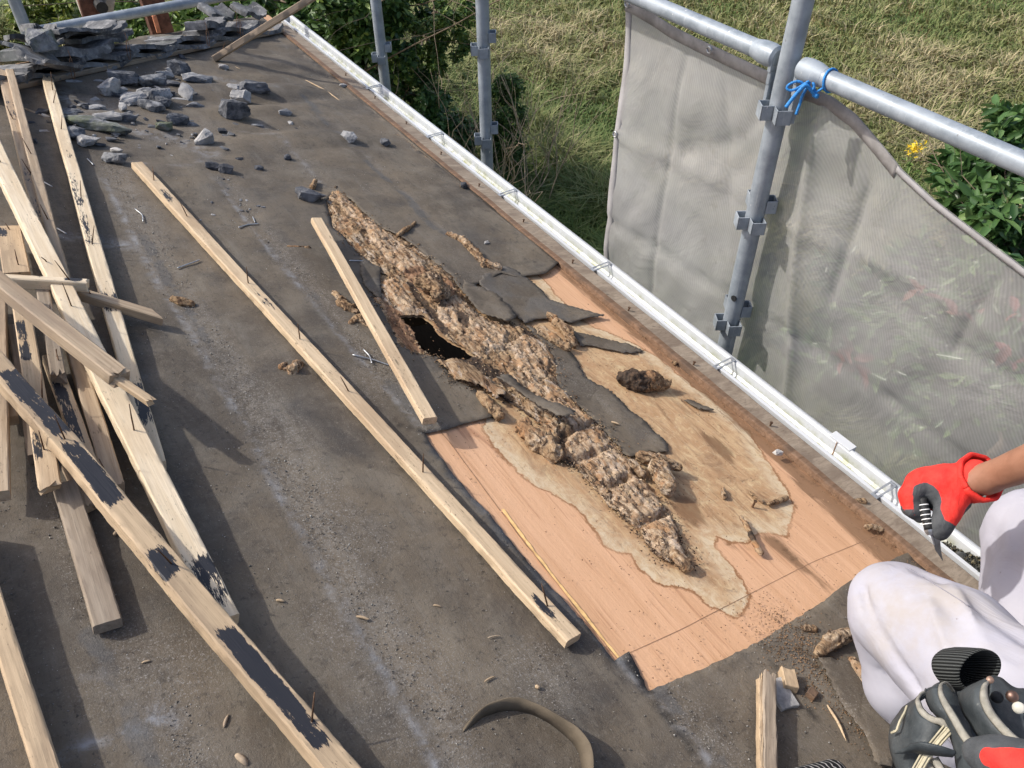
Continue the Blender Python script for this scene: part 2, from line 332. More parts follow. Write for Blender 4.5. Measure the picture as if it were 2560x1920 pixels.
def mwood(name, ca, cb_, cw, grey=0., spk=.3):
    m = M(name, .72, 0, .3); g = m.co((3.5, 90, 90)); c = m.co()
    a = m.noise(1, 6, .6, g, .9); b = m.noise(1, 4, .6, m.co((10, 260, 260)))
    col = m.mix(m.ramp(a, .32, .68), ca, cb_); col = m.mix(m.ramp(b, .52, .75, 0, .5), col, tuple(v*.55 for v in ca))
    col = m.mix(m.ramp(m.noise(4, 5, .6, m.co((1, 4, 4))), .45, .65, 0, .7), col, cw)
    # knots
    kn = m.voro(1, 'F1', m.co((6, 30, 30))); col = m.mix(m.ramp(kn, .10, .04, 0, .8), col, tuple(v*.35 for v in ca))
    sp = m.ma('MULTIPLY', m.ramp(m.noise(1, 4, .7, m.co((90, 300, 300))), .60, .68), m.ramp(m.noise(9, 3, .6, c), .45, .7, .1, 1)); col = m.mix(m.ma('MULTIPLY', sp, spk*2), col, (.07, .05, .035))
    tr = m.ma('ADD', m.ma('ADD', m.attr('tar'), .10), m.ma('ADD', m.ma('MULTIPLY', m.ma('SUBTRACT', m.noise(1, 6, .75, m.co((28, 130, 130))), .5), 1.3), m.ma('ADD', m.ma('MULTIPLY', m.ma('SUBTRACT', m.noise(14, 4, .6, c), .5), 1.1), m.ma('MULTIPLY', m.ma('SUBTRACT', m.noise(1, 4, .7, m.co((60, 420, 420))), .5), 1.0))))
    col = m.mix(m.ramp(tr, .50, .60), col, (.026, .027, .033)); m.color(col); m.rough(m.ramp(tr, .5, .6, .74, .5))
    m.bump(b, .0008, .6); m.bump(a, .0012, .5); return m.m
def mstone():
    m = M('broken_concrete_tile', .9, 0, .2); c = m.co()
    n = m.noise(26, 6, .7, c); r = m.rand(); geo = m.node('ShaderNodeNewGeometry')
    d = m.mix(r, (.042, .048, .060), (.115, .122, .14)); p = m.mix(m.ramp(n, .35, .65), d, (.30, .30, .30))
    p = m.mix(m.ramp(m.noise(9, 6, .7, c), .56, .64, 0, .7), p, (.38, .38, .385)); p = m.mix(m.ramp(m.noise(60, 5, .8, c), .58, .72, 0, .6), p, (.05, .053, .06))
    p = m.mix(m.ma('MULTIPLY', m.oattr('moss'), m.ramp(m.noise(12, 5, .7, c), .4, .6)), p, (.13, .145, .095)); p = m.mix(m.oattr('pale'), p, m.mix(m.ramp(n, .3, .7), (.36, .35, .34), (.52, .50, .47)))
    p = m.mix(m.oattr('black'), p, m.mix(m.ramp(n, .35, .7), (.035, .038, .045), (.12, .125, .14)))
    m.color(p); m.bump(n, .004, .8); m.bump(m.noise(180, 4, .7, c), .0015, .8); return m.m
def mtile():
    m = M('weathered_concrete_roof_tile', .9, 0, .2); c = m.co(); n = m.noise(14, 6, .7, c)
    p = m.mix(m.ramp(n, .35, .68), (.075, .078, .083), (.22, .222, .228)); p = m.mix(m.ramp(m.noise(40, 5, .7, c), .52, .7, 0, .6), p, (.48, .47, .45))
    p = m.mix(m.ramp(m.noise(6, 5, .6, c), .55, .7, 0, .6), p, (.10, .115, .10)); m.color(p); m.bump(n, .003, .8); m.bump(m.noise(150, 4, .7, c), .0012, .7); return m.m
def mzinc():
    m = M('galvanised_steel', .62, .2, .35); c = m.co(); n = m.noise(16, 5, .65, c); sc = m.noise(1, 5, .7, m.co((120, 120, 5)))
    col = m.mix(m.ramp(n, .3, .7), (.22, .255, .29), (.34, .38, .42)); col = m.mix(m.ramp(sc, .55, .75, 0, .5), col, (.52, .55, .57))
    col = m.mix(m.ramp(m.noise(45, 5, .7, c), .66, .72, 0, .8), col, (.13, .13, .13)); col = m.mix(m.ramp(m.noise(70, 4, .7, m.co((1, 1, .3))), .69, .73, 0, .9), col, (.75, .74, .72))
    m.color(col); m.rough(m.ramp(n, .3, .7, .36, .6)); m.bump(m.noise(120, 4, .6, c), .0006, .5); return m.m
def mgutter():
    m = M('white_pvc', .35, 0, .5); c = m.co((1, .25, 1), rnd=False); c2_ = m.co(rnd=False)
    mo = m.ma('MULTIPLY', m.attr('moss'), m.ramp(m.noise(22, 6, .75, c2_), .36, .72)); n = m.noise(60, 5, .7, c2_)
    col = m.mix(m.ramp(m.noise(12, 4, .6, c), .4, .7, 0, .25), (.56, .58, .60), (.38, .39, .37)); col = m.mix(m.ma('MULTIPLY', mo, m.ramp(n, .15, .5)), col, (.27, .28, .12))
    col = m.mix(m.ma('MULTIPLY', m.attr('moss'), m.ramp(m.noise(150, 4, .8, c2_), .60, .70)), col, (.12, .12, .06)); m.color(col); return m.m
def mnet():
    m = M('mesh_sheet', .9, 0, .1); t = m.t; out = t.nodes['Material Output']; c = m.co(rnd=False)
    n = m.noise(2.6, 6, .6, c, .5); col = m.mix(m.ramp(n, .3, .7), (.34, .335, .325), (.44, .435, .425)); col = m.mix(m.ramp(m.noise(14, 6, .7, c), .55, .75, 0, .4), col, (.22, .20, .185))
    col = m.mix(m.ramp(m.noise(1, 4, .6, m.co((1, 1, 9), (0, .3, 0), rnd=False)), .6, .8, 0, .3), col, (.5, .48, .45)); 
    dif = m.node('ShaderNodeBsdfDiffuse'); m.lk(col, dif.inputs[0]); tl = m.node('ShaderNodeBsdfTranslucent'); m.lk(col, tl.inputs[0]); tp = m.node('ShaderNodeBsdfTransparent')
    a = m.node('ShaderNodeMixShader'); a.inputs[0].default_value = .22; t.links.new(dif.outputs[0], a.inputs[1]); t.links.new(tl.outputs[0], a.inputs[2])
    b = m.node('ShaderNodeMixShader'); w = m.node('ShaderNodeTexWave'); w.inputs['Scale'].default_value = 62; w.inputs['Distortion'].default_value = .4; w.inputs['Detail'].default_value = 1; t.links.new(m.co((1, 1, -.75), rnd=False), w.inputs[0]); w.bands_direction = 'DIAGONAL'
    fac = m.ma('ADD', m.attr('thin'), m.ma('MULTIPLY', m.ma('SUBTRACT', w.outputs['Fac'], .5), .10)); m.lk(fac, b.inputs[0]); t.links.new(a.outputs[0], b.inputs[1]); t.links.new(tp.outputs[0], b.inputs[2])
    bp = m.node('ShaderNodeBump'); bp.inputs['Distance'].default_value = .012; bp.inputs['Strength'].default_value = .7; t.links.new(m.noise(5, 6, .6, c, 1.), bp.inputs['Height']); t.links.new(bp.outputs[0], dif.inputs['Normal'])
    t.links.new(b.outputs[0], out.inputs[0]); return m.m
def mleaf(name, ca, cb_, cc, rough=.45, trans=.25):
    m = M(name, rough, 0, .4); v = m.attr('val'); col = m.mix(m.ramp(v, 0, .6), ca, cb_); col = m.mix(m.ramp(v, .75, 1.), col, cc); m.color(col)
    t = m.t; tl = m.node('ShaderNodeBsdfTranslucent'); m.lk(col, tl.inputs[0]); a = m.node('ShaderNodeMixShader'); a.inputs[0].default_value = trans
    t.links.new(m.b.outputs[0], a.inputs[1]); t.links.new(tl.outputs[0], a.inputs[2]); t.links.new(a.outputs[0], t.nodes['Material Output'].inputs[0]); return m.m
def mplain(name, col, rough=.7, metal=0., var=.25, sc=30, bump=.001, spec=.3):
    m = M(name, rough, metal, spec); n = m.noise(sc, 5, .65); m.color(m.mix(m.ramp(n, .3, .7), tuple(v*(1-var) for v in col), tuple(min(1, v*(1+var)) for v in col)))
    if bump: m.bump(n, bump, .6)
    return m.m
def mcloth():
    m = M('white_work_cloth', .9, 0, .15); c = m.co(rnd=False); n = m.noise(7, 5, .6, c)
    col = m.mix(m.ramp(n, .3, .7), (.375, .37, .425), (.425, .42, .465)); d = m.ma('MULTIPLY', m.attr('soil'), m.ramp(m.noise(12, 5, .65, c), .3, .75)); col = m.mix(m.ramp(d, 0, 1, 0, .75), col, (.36, .32, .28))
    col = m.mix(m.ramp(m.noise(75, 4, .7, c), .70, .74, 0, .5), col, (.2, .17, .15))
    m.color(col); w = m.noise(900, 2, .5, c); m.bump(w, .0004, .4); m.bump(m.noise(1, 4, .6, m.co((16, 5, 9), rnd=False), 1.2), .006, .6); return m.m
def mglove():
    m = M('coated_work_glove', .75, 0, .3); v = m.ma('ADD', m.attr('val'), m.ma('MULTIPLY', m.ma('SUBTRACT', m.noise(60, 4, .6), .5), .25))
    k = m.ramp(v, .47, .53); kn = m.noise(700, 2, .5); red = m.mix(m.ramp(m.noise(40, 4, .6), .3, .7), (.72, .028, .022), (.82, .05, .035))
    m.color(m.mix(k, red, m.mix(m.ramp(m.noise(50, 4, .6), .3, .7), (.055, .06, .065), (.085, .09, .095)))); m.bump(kn, .0008, .7); m.bump(m.noise(26, 5, .65, None, 1.2), .005, .7); return m.m
def mskin():
    m = M('tanned_skin', .55, 0, .4); m.color(m.mix(m.ramp(m.noise(22, 5, .6), .3, .7), (.235, .11, .065), (.32, .16, .10))); m.bump(m.noise(160, 4, .6), .0008, .6); return m.m
def mleather():
    m = M('worn_black_leather', .6, 0, .4); c = m.co(rnd=False); n = m.noise(18, 6, .7, c); col = m.mix(m.ramp(n, .3, .65), (.022, .028, .032), (.06, .07, .075))
    col = m.mix(m.ramp(m.noise(9, 6, .7, c, 1.), .5, .72, 0, .6), col, (.17, .185, .19)); col = m.mix(m.ramp(m.noise(90, 5, .7, c), .62, .74, 0, .5), col, (.30, .30, .28)); m.color(col)
    m.bump(n, .004, .6); m.bump(m.noise(260, 4, .6, c), .0006, .7); return m.m
def mground():
    m = M('field_soil', .95, 0, .1); c = m.co(rnd=False); n = m.noise(1.3, 6, .65, c); f = m.noise(22, 5, .7, c)
    col = m.mix(m.ramp(n, .38, .62), (.14, .13, .05), (.32, .25, .13)); col = m.mix(m.ramp(f, .4, .7, 0, .7), col, (.33, .27, .15)); col = m.mix(m.ramp(m.noise(60, 4, .7, c), .4, .28, 0, .6), col, (.05, .05, .02)); m.color(col); m.bump(f, .04, 1.); return m.m
def mribs():
    m = M('ribbed_black_knit', .85, 0, .2); w = m.node('ShaderNodeTexWave'); w.inputs['Scale'].default_value = 70; w.bands_direction = 'Y'; m.t.links.new(m.co(rnd=False), w.inputs[0])
    m.color(m.mix(m.ramp(w.outputs['Fac'], .1, .6), (.012, .013, .013), (.075, .08, .08))); m.bump(w.outputs['Fac'], .0012, .8); return m.m
FELT = mfelt(); PLY = mply(); ROT = mrot(); PULP = mrot(True); STONE = mstone(); TILE = mtile(); ZINC = mzinc(); PVC = mgutter(); NET = mnet()
NEWW = mwood('sawn_pine', (.50, .375, .24), (.62, .485, .325), (.38, .27, .17), spk=.8)
PALEW = mwood('pale_sawn_pine', (.66, .53, .36), (.76, .64, .47), (.56, .43, .28), spk=.7)
OLDW = mwood('aged_batten_wood', (.34, .25, .165), (.46, .36, .25), (.27, .205, .15), spk=.5)
GREYW = mwood('grey_weathered_wood', (.24, .19, .14), (.34, .28, .215), (.16, .12, .09), spk=.6)
ORANW = mwood('orange_sawn_pine', (.44, .325, .205), (.56, .42, .27), (.30, .22, .145), spk=.8)
BRNW = mwood('brown_eave_trim', (.15, .088, .052), (.24, .15, .095), (.10, .07, .05), spk=.9)
RUST = mplain('rusty_nail_steel', (.13, .075, .045), .65, .5, .4, 200, .0003); STEEL = mplain('bare_steel', (.45, .46, .47), .35, .85, .2, 60, 0)
CLOTH = mcloth(); GLOVE = mglove(); SKIN = mskin(); LEATHER = mleather(); RIBS = mribs()
TRIM = mplain('beige_felt_binding', (.27, .255, .215), .95, 0, .25, 90, .001); BLACK = mplain('black_rubber', (.02, .021, .022), .6, 0, .3, 60); VOID_SHADE = mplain('painted_void_shade', (.02, .017, .014), .95, 0, .3)  # last one: near-black colour standing in for shade inside the roof void
BLUE = mplain('blue_twine', (.035, .22, .55), .6, 0, .35, 300, .0004); HEM = mplain('grey_hem_fabric', (.33, .32, .32), .9, 0, .15, 12, .003); DARKHEM = mplain('dark_hem_fabric', (.29, .275, .265), .9, 0, .25, 14, .003)
WALLM = mplain('cream_render', (.55, .52, .46), .9, 0, .1, 8); CRUM = mplain('wood_crumbs', (.24, .15, .085), .95, 0, .5, 40, 0); GRITM = None
# ============================================================ ground, road
def grid_sheet(name, x0, x1, y0, y1, z, mat, st=2.0):
    xs = np.arange(x0, x1+.01, st); ys = np.arange(y0, y1+.01, st); X, Y = np.meshgrid(xs, ys, indexing='ij'); n = len(ys)
    Z = z+0*X; V = np.c_[X.ravel(), Y.ravel(), Z.ravel()]; i = np.arange(len(xs)-1)[:, None]*n+np.arange(n-1)[None]; i = i.ravel()
    return mesh(name, V, np.c_[i, i+n, i+n+1, i+1], mat, loc=(0, 0, 0))
tag(grid_sheet('ground', -120, 200, -120, 240, 0, mground(), 10), kind='structure')
ROADM = mplain('worn_asphalt', (.30, .295, .285), .9, 0, .12, 14, .003)
rd = [hz(-60, 60), hz(-20, 38), hz(50, 22), hz(110, 6), hz(230, -8), hz(420, -28), hz(640, -42)]
rd2 = [p+np.array([-1.0, 4.2, 0]) for p in rd]
V = np.vstack([rd, rd2]); V[:, 2] = .02; n = len(rd)
tag(mesh('road', V, [(i, i+1, n+i+1, n+i) for i in range(n-1)], ROADM), kind='structure')

# ============================================================ the house: walls, deck, felt, trim, gutter
UE = 1.473                    # where the felt stops at the eave trim
house = empty('house', (0.3, 1.0, 0), 'stripped roof slope of the house with torn grey felt, exposed plywood and white gutter', 'house')
pe = [UV(*q) for q in ((-30, 190), (610, 52))]     # far end of the bared slope, running at a slant
sl = (pe[1][1]-pe[0][1])/(pe[1][0]-pe[0][0]); ve = lambda u, o=0.: pe[0][1]+sl*(u-pe[0][0])+o
hole = uvs(c5, (368, 393), (425, 392), (520, 396), (570, 425), (610, 480), (660, 525), (720, 570), (775, 590), (820, 630), (868, 650), (835, 672), (750, 678), (700, 700), (650, 690), (595, 662), (535, 622), (492, 560), (470, 500), (425, 455))
hole_j = dens(hole, .006, .0018, seed=3)
deck_out = [(-2.6, -1.6), (1.530, -1.6), (1.530, ve(1.530, .16)), (-2.6, ve(-2.6, .16))]
stain = uvs(D_, (1050, 905), (1040, 925), (1068, 962), (1092, 990), (1130, 1028), (1165, 1052), (1200, 1070), (1250, 1105), (1280, 1140), (1296, 1172), (1325, 1190), (1362, 1195), (1385, 1232), (1412, 1258), (1450, 1268), (1485, 1275), (1525, 1302), (1560, 1322), (1590, 1336), (1612, 1312), (1620, 1285), (1608, 1258), (1580, 1228), (1556, 1200), (1542, 1175), (1548, 1160), (1575, 1172), (1608, 1172), (1622, 1158), (1640, 1148), (1668, 1152), (1698, 1158), (1706, 1130), (1716, 1100), (1705, 1068), (1678, 1025), (1655, 1000), (1640, 965), (1618, 930), (1570, 892), (1520, 850), (1450, 795), (1400, 760), (1340, 728), (1280, 705), (1250, 690), (1170, 600), (1100, 560), (1000, 500), (700, 420), (700, 500), (840, 700), (900, 800), (1000, 870))
mainx = uvs(D_, (1175, 560), (1245, 590), (1960, 1205), (1400, 1520), (1300, 1430), (890, 930))
bxlo = np.min(mainx, 0)-.02; bxhi = np.max(mainx, 0)+.02
rg = np.random.default_rng(5); st = .009
gx, gy = np.meshgrid(np.arange(.25, 1.5, st), np.arange(.15, 2.3, st)); fineG = np.c_[gx.ravel(), gy.ravel()]+rg.uniform(-.003, .003, (gx.size, 2))
bigpoly = uvs(D_, (640, 380), (760, 400), (1250, 560), (1990, 1200), (1420, 1540), (1290, 1440), (860, 920), (700, 640))
fineG = fineG[pip(fineG, bigpoly)]
co, T = sheet2d(deck_out, [hole_j], .12, fineG)
darks = [uvs(cs, (1430, 1180), (1500, 1220), (1600, 1320), (1659, 1400), (1700, 1450), (1640, 1440), (1560, 1350), (1470, 1260)), uvs(c9, (560, 110), (640, 180), (760, 290), (880, 390), (830, 390), (720, 290), (620, 200)),
         uvs(cs, (915, 535), (950, 545), (975, 575), (940, 570)), uvs(c5, (1520, 700), (1600, 790), (1560, 780)), uvs(c5, (1740, 900), (1900, 1020), (2000, 1120), (2080, 1200), (1960, 1110), (1800, 990)), uvs(c5, (900, 1100), (950, 1180), (1040, 1300), (1150, 1385), (1100, 1385), (1000, 1310), (930, 1200)),
         uvs(c6, (640, 1300), (760, 1380), (900, 1480), (860, 1490), (740, 1410)), uvs(cs, (1440, 560), (1540, 680), (1659, 790), (1659, 760), (1530, 640))]
browns = [[(UE-.085, .38), (UE-.065, .6), (UE-.045, .9), (UE-.040, 1.2), (UE-.035, 1.6), (UE+.01, 1.6), (UE+.01, .3)], uvs(c6, (600, 1230), (760, 1330), (1000, 1500), (1200, 1640), (1420, 1860), (1200, 1840), (950, 1640), (760, 1520), (650, 1380)), uvs(c9, (480, 130), (620, 130), (760, 260), (900, 400), (1010, 520), (940, 540), (800, 420), (650, 300), (560, 240)), uvs(c9, (200, 160), (320, 190), (450, 210), (520, 260), (400, 260), (240, 230)), uvs(c6, (480, 1180), (620, 1320), (900, 1560), (1150, 1640), (900, 1480), (700, 1300), (560, 1180)),
          uvs(cs, (800, 900), (950, 960), (1000, 1040), (1040, 1180), (900, 1180), (780, 1060), (720, 980)), uvs(cs, (1060, 1060), (1150, 1160), (1220, 1250), (1320, 1265), (1230, 1280), (1130, 1230), (1060, 1130)), uvs(cs, (1230, 800), (1230, 640), (1080, 520), (900, 480), (1000, 580)), uvs(c5, (1150, 150), (1400, 300), (1700, 470), (1500, 420), (1300, 300)),
          uvs(c9, (1270, 200), (1450, 290), (1420, 300), (1300, 260)), uvs(c5, (1240, 600), (1500, 900), (1800, 1300), (1700, 1290), (1400, 900))]
def union(P, polys): return np.max([sdp(P, q) for q in polys], 0)
w0 = fbm(p3(co, 3), 3)*.0004
onroof('plywood_deck', co, w0, T, PLY, house, dict(stain=sdp(co, stain), dark=union(co, darks), brown=union(co, browns)))
# the dark void under the deck and the building itself
mb = MB(); rafters = MB()
RAFM = mplain('dark_old_rafter', (.10, .075, .05), .9, 0, .3, 20)
for u, s_ in ((-.2, 1), (.255, 1), (.71, 1), (1.12, 1)):
    pass
for v in (-1.3, -.85, -.4, .05, .50, 1.52, 1.97, 2.42, 2.87):
    rafters.box(frame(RP(-.54, v, -.045), DD, ND), 4.05, .045, .07)
rafters.build('rafter', RAFM, house, bev=.003)
def slab(name, u0, u1, v0, v1, w, t, mat, par, bev=0):
    return MB().box(frame(RP((u0+u1)/2, (v0+v1)/2, w-t/2), DD, ND), u1-u0, v1-v0, t).build(name, mat, par, bev=bev)
# walls as closed boxes
z_e = ORI[2]-math.sin(PIT)*1.0
mb = MB()
def wallbox(mb, x0, x1, y0, y1, z0, z1): mb.box(np.array([[1, 0, 0, (x0+x1)/2], [0, 1, 0, (y0+y1)/2], [0, 0, 1, (z0+z1)/2], [0, 0, 0, 1.]]), x1-x0, y1-y0, z1-z0)
wallbox(mb, .98, 1.08, -1.4, 3.55, 0, HC-1.50)
wallbox(mb, -2.2, .98, -1.4, -1.3, 0, HC-1.60)
P = [(.98, 3.55), (-2.2, ve(-2.2, .15)), (-2.25, ve(-2.2, .06)), (.98, 3.44)]
V = [(x, y, z) for z in (0, HC-1.52) for x, y in P]; mb.add(V, [(0, 1, 2, 3), (7, 6, 5, 4), (0, 4, 5, 1), (1, 5, 6, 2), (2, 6, 7, 3), (3, 7, 4, 0)])
wallbox(mb, -2.3, -2.2, -1.4, ve(-2.2, .0), 0, HC-.62)
mb.build('wall', WALLM, house)
mb = MB(); wallbox(mb, -2.2, .97, -1.3, 3.2, HC-2.0, HC-1.95); wallbox(mb, .955, .975, -1.3, 3.4, HC-1.96, HC-1.46); wallbox(mb, -2.19, -2.17, -1.3, 1.9, HC-1.96, HC-.72); mb.build('ceiling_and_shade_lining', VOID_SHADE, house)  # ceiling plus lining boards added inside the walls, painted near-black as shade
# rear slope (other side of the ridge, out of the photo)
PR = RP(-2.6, 0, 0); a = np.array([PR[0], 0, PR[2]]); b = a+np.array([-2.2, 0, -.6]); y0, y1 = -1.6, ve(-2.6, .42)
mb = MB(); mb.add([a+YY*y0, a+YY*y1, b+YY*y1, b+YY*y0, a+YY*y0-[0, 0, .03], a+YY*y1-[0, 0, .03], b+YY*y1-[0, 0, .03], b+YY*y0-[0, 0, .03]], [(0, 1, 2, 3), (7, 6, 5, 4), (0, 4, 5, 1), (1, 5, 6, 2), (2, 6, 7, 3), (3, 7, 4, 0)]); mb.build('rear_slope', TILE, house)
wallb = MB(); wallbox(wallb, -4.3, -4.2, -1.4, .5, 0, b[2]-.05); wallb.build('rear_wall', WALLM, house)

# rotten ridge outline
rotR = [D_(720, 412), D_(745, 428), D_(768, 450), D_(790, 470), D_(826, 498), D_(868, 520), D_(898, 538), D_(925, 560)]+[c5(*q) for q in ((640, 80), (720, 150), (745, 200), (800, 260), (850, 330), (900, 400), (960, 430), (1040, 430), (1120, 450), (1200, 480), (1260, 530), (1330, 590), (1380, 680), (1388, 780), (1402, 850), (1490, 930), (1560, 1020), (1652, 1085), (1690, 1135), (1740, 1200), (1800, 1260), (1850, 1320), (1900, 1360), (1960, 1450), (2050, 1590))]+[cs(*q) for q in ((755, 1080), (805, 1160), (820, 1230), (822, 1290), (850, 1330), (895, 1410), (890, 1445))]
rotL = [cs(*q) for q in ((830, 1440), (780, 1410), (700, 1385), (640, 1350), (590, 1290), (560, 1230), (520, 1180), (460, 1130), (410, 1090), (395, 1050), (330, 1030), (290, 970), (230, 900), (170, 840), (120, 760))]+[c5(*q) for q in ((1520, 1370), (1440, 1335), (1400, 1300), (1350, 1240), (1330, 1150), (1250, 1060), (1140, 990), (1080, 950), (1000, 900), (940, 870), (870, 850), (800, 850), (730, 830), (690, 780), (650, 700))]
rotH = [c5(*q) for q in ((380, 600), (330, 520), (300, 450), (230, 330), (200, 290), (250, 270), (245, 180), (300, 165), (330, 150), (250, 110), (180, 50), (120, 0))]+[D_(*q) for q in ((752, 535), (738, 512), (718, 495), (712, 470), (702, 440))]
uL = [UV(*q) for q in rotL]; uR = [UV(*q) for q in rotR]; uH = [UV(*q) for q in rotH]
rot = uR+uL+uvs(c5, (640, 670), (560, 660), (480, 645))+uH
ridge = uvs(D_, (720, 430), (790, 500), (870, 565), (930, 610), (990, 690), (1060, 760), (1130, 790), (1170, 850), (1215, 915), (1270, 965), (1330, 1050), (1390, 1120), (1440, 1180), (1475, 1220))
rot_j = dens(rot, .006, .0022, seed=8)
# hole clipped into the rotten area
co, T = sheet2d(rot_j, [hole_j], .0042)
d_ed = dline(co, rot_j, True); d_ho = dline(co, hole_j, True); d_ri = dline(co, ridge)
n1 = fbm(p3(co, 26, 14, 1.3), 5, .58); n2 = fbm(p3(co, 85, 40, 7.1), 4, .6); crk = np.abs(fbm(p3(co, 20, 11, 3.3), 4, .6)); fib = fbm(p3(co, 190, 34, 2.2), 3, .6)
env = np.clip(d_ed/.016, 0, 1)**.6*np.clip(d_ho/.02+.25, 0, 1)
low = np.clip((d_ri-.035)/.05, 0, 1)
lay = n1*2.6; lay = np.floor(lay)+np.clip((lay-np.floor(lay)-.82)/.18, 0, 1)
w = .005+env*(.007+.007*np.exp(-(d_ri/.045)**2)+lay*.0023*(1-.3*low)+n2*.0009+fib*.0022-.008*np.exp(-(crk/.06)**2)-.006*np.exp(-(np.abs(fbm(p3(co, 70, 30, 9.3), 3, .6))/.06)**2))
sec = [uvs(c5, (1430, 1190), (1560, 1130), (1660, 1090)), uvs(cs, (120, 715), (190, 690), (240, 670)), uvs(cs, (300, 900), (380, 890), (455, 870)), uvs(cs, (520, 1170), (620, 1130), (745, 1085))]
cz = crop(750, 450, .5209)
PZ = [uvs(cz, *q) for q in (((140, 60), (200, 80), (250, 130), (330, 210), (420, 280), (500, 340), (520, 400), (430, 400), (360, 350), (300, 270), (240, 190), (180, 150)), ((560, 520), (640, 500), (720, 560), (780, 610), (860, 640), (850, 720), (780, 730), (700, 680), (640, 640), (570, 580)),
 ((860, 690), (920, 660), (980, 690), (1035, 760), (1020, 840), (960, 870), (900, 800)), ((940, 870), (1020, 880), (1120, 950), (1230, 1020), (1150, 1060), (1060, 1000), (960, 920)), ((1090, 1080), (1240, 1040), (1290, 1120), (1160, 1190), (1100, 1150)), ((1170, 1190), (1290, 1130), (1380, 1230), (1260, 1290)),
 ((1280, 1300), (1390, 1240), (1520, 1370), (1440, 1440), (1330, 1400), (1290, 1350)), ((1410, 1460), (1530, 1400), (1570, 1480), (1590, 1570), (1500, 1560), (1430, 1510)), ((340, 420), (400, 430), (480, 540), (490, 570), (420, 560), (360, 480)))]
RZ = [uvs(cz, *q) for q in (((340, 520), (420, 560), (480, 640), (550, 740), (440, 710), (390, 640)), ((590, 760), (680, 760), (760, 850), (700, 860), (630, 820)), ((420, 400), (480, 380), (640, 440), (640, 500), (560, 520), (480, 460)))]
BZ = [uvs(cz, *q) for q in (((430, 430), (470, 440), (560, 560), (620, 640), (600, 660), (520, 560)), ((620, 730), (740, 750), (820, 830), (760, 850), (680, 800)), ((720, 860), (800, 880), (900, 940), (990, 1010), (900, 1000), (800, 930)), ((1050, 1060), (1100, 1060), (1110, 1100), (1075, 1110)), ((1090, 1160), (1130, 1170), (1190, 1270), (1280, 1360), (1350, 1430), (1430, 1530), (1520, 1600), (1480, 1590), (1400, 1530), (1270, 1390), (1160, 1270)), ((640, 560), (700, 600), (690, 640), (650, 610)), ((860, 560), (960, 640), (1010, 690), (940, 660)), ((740, 760), (830, 800), (900, 880), (840, 860)))]
soft = lambda P_, zs, wd: np.clip(np.max([sdp(P_, z_) for z_ in zs], 0)/wd+.5, 0, 1)
zp, zr_, zk = soft(co, PZ, .012), soft(co, RZ, .010), soft(co, BZ, .008)
pz = np.max([sdp(co, z_) for z_ in PZ], 0)
w = w-zp*(lay*.0012)*(1-.3*low)*env; w += env*np.clip(pz/.005, 0, 1)*.0030-.003*np.exp(-(pz/.003)**2)*env+zp*fib*.0016*env-zk*.005*env
ccr = np.abs(np.sin((co[:, 1]+.02*n1)*70+6*fbm(p3(co, 5, 3, 2), 2))); w -= zp*.0028*np.exp(-(ccr/.13)**2)
for s_ in sec: w -= .014*np.exp(-(dline(co, s_)/.006)**2)*env
ROTCO, ROTW = co, np.maximum(w, .0035)
onroof('rotten_sheathing_ridge', co, np.maximum(w, .0035), T, ROT, house, dict(val=np.clip(.02+.85*zk, 0, 1), pale=zp, red=zr_))

# ---- felt
lw = uvs(D_, (-200, 1900), (-600, 1900))
cut = uvs(D_, (1205, 572), (1190, 588), (1175, 598), (1140, 602), (1115, 606), (1080, 598), (1050, 612), (1020, 622), (1000, 640)) + uR[11:0:-1] + uvs(D_, (716, 425), (704, 440)) + uH[::-1][0:8]
cut += uvs(c5, (250, 290), (280, 400), (330, 500), (400, 590), (480, 640), (560, 655), (640, 670), (700, 780), (740, 825), (800, 850), (870, 880), (930, 960), (985, 1045), (930, 1062), (880, 1073), (800, 1088), (740, 1110), (690, 1126), (620, 1138), (545, 1152)) + uvs(D_, (925, 955), (960, 1005), (1010, 1070), (1060, 1120), (1120, 1195), (1190, 1275), (1260, 1355), (1300, 1400), (1324, 1432), (1357, 1411), (1378, 1450), (1398, 1497), (1450, 1478), (1510, 1452), (1570, 1425), (1640, 1388), (1700, 1350), (1760, 1312), (1830, 1262), (1890, 1228), (1945, 1205), (1962, 1198))
cutj = []
for a_, b_ in zip(cut[:-1], cut[1:]): cutj += dens([a_, b_], .008, .0009, closed=False, seed=int(abs(a_[0])*1000))[:-1]
cutj.append(cut[-1])
outer = [(UE, ve(UE, -.02)), ]+cutj+[(UE, .30), (UE, -1.55), (-2.55, -1.55), (-2.55, ve(-2.55, .14)), (UE, ve(UE, .14))]
outer = [(UE, cut[0][1]+.001)]+cutj+[(UE, cut[-1][1]-.02), (UE, -1.55), (-2.55, -1.55), (-2.55, ve(-2.55, .14)), (UE, ve(UE, .14))]
nearG = np.c_[[a.ravel() for a in np.meshgrid(np.arange(-.65, 1.46, .013), np.arange(-.15, 2.2, .013))]].T
co, T = sheet2d(outer, [], .022, nearG+rg.uniform(-.003, .003, nearG.shape))
LA = uvs(D_, (212, 365), (250, 440), (290, 520), (345, 625), (400, 700), (455, 800), (500, 880), (560, 985), (610, 1085), (665, 1180), (720, 1285), (790, 1400), (850, 1500), (905, 1600), (960, 1720))
LB = uvs(D_, (430, 345), (470, 400), (520, 470), (575, 540), (640, 620), (700, 695), (760, 765), (830, 845), (900, 925), (960, 1005), (1060, 1130), (1200, 1290), (1340, 1440), (1440, 1550), (1530, 1659))
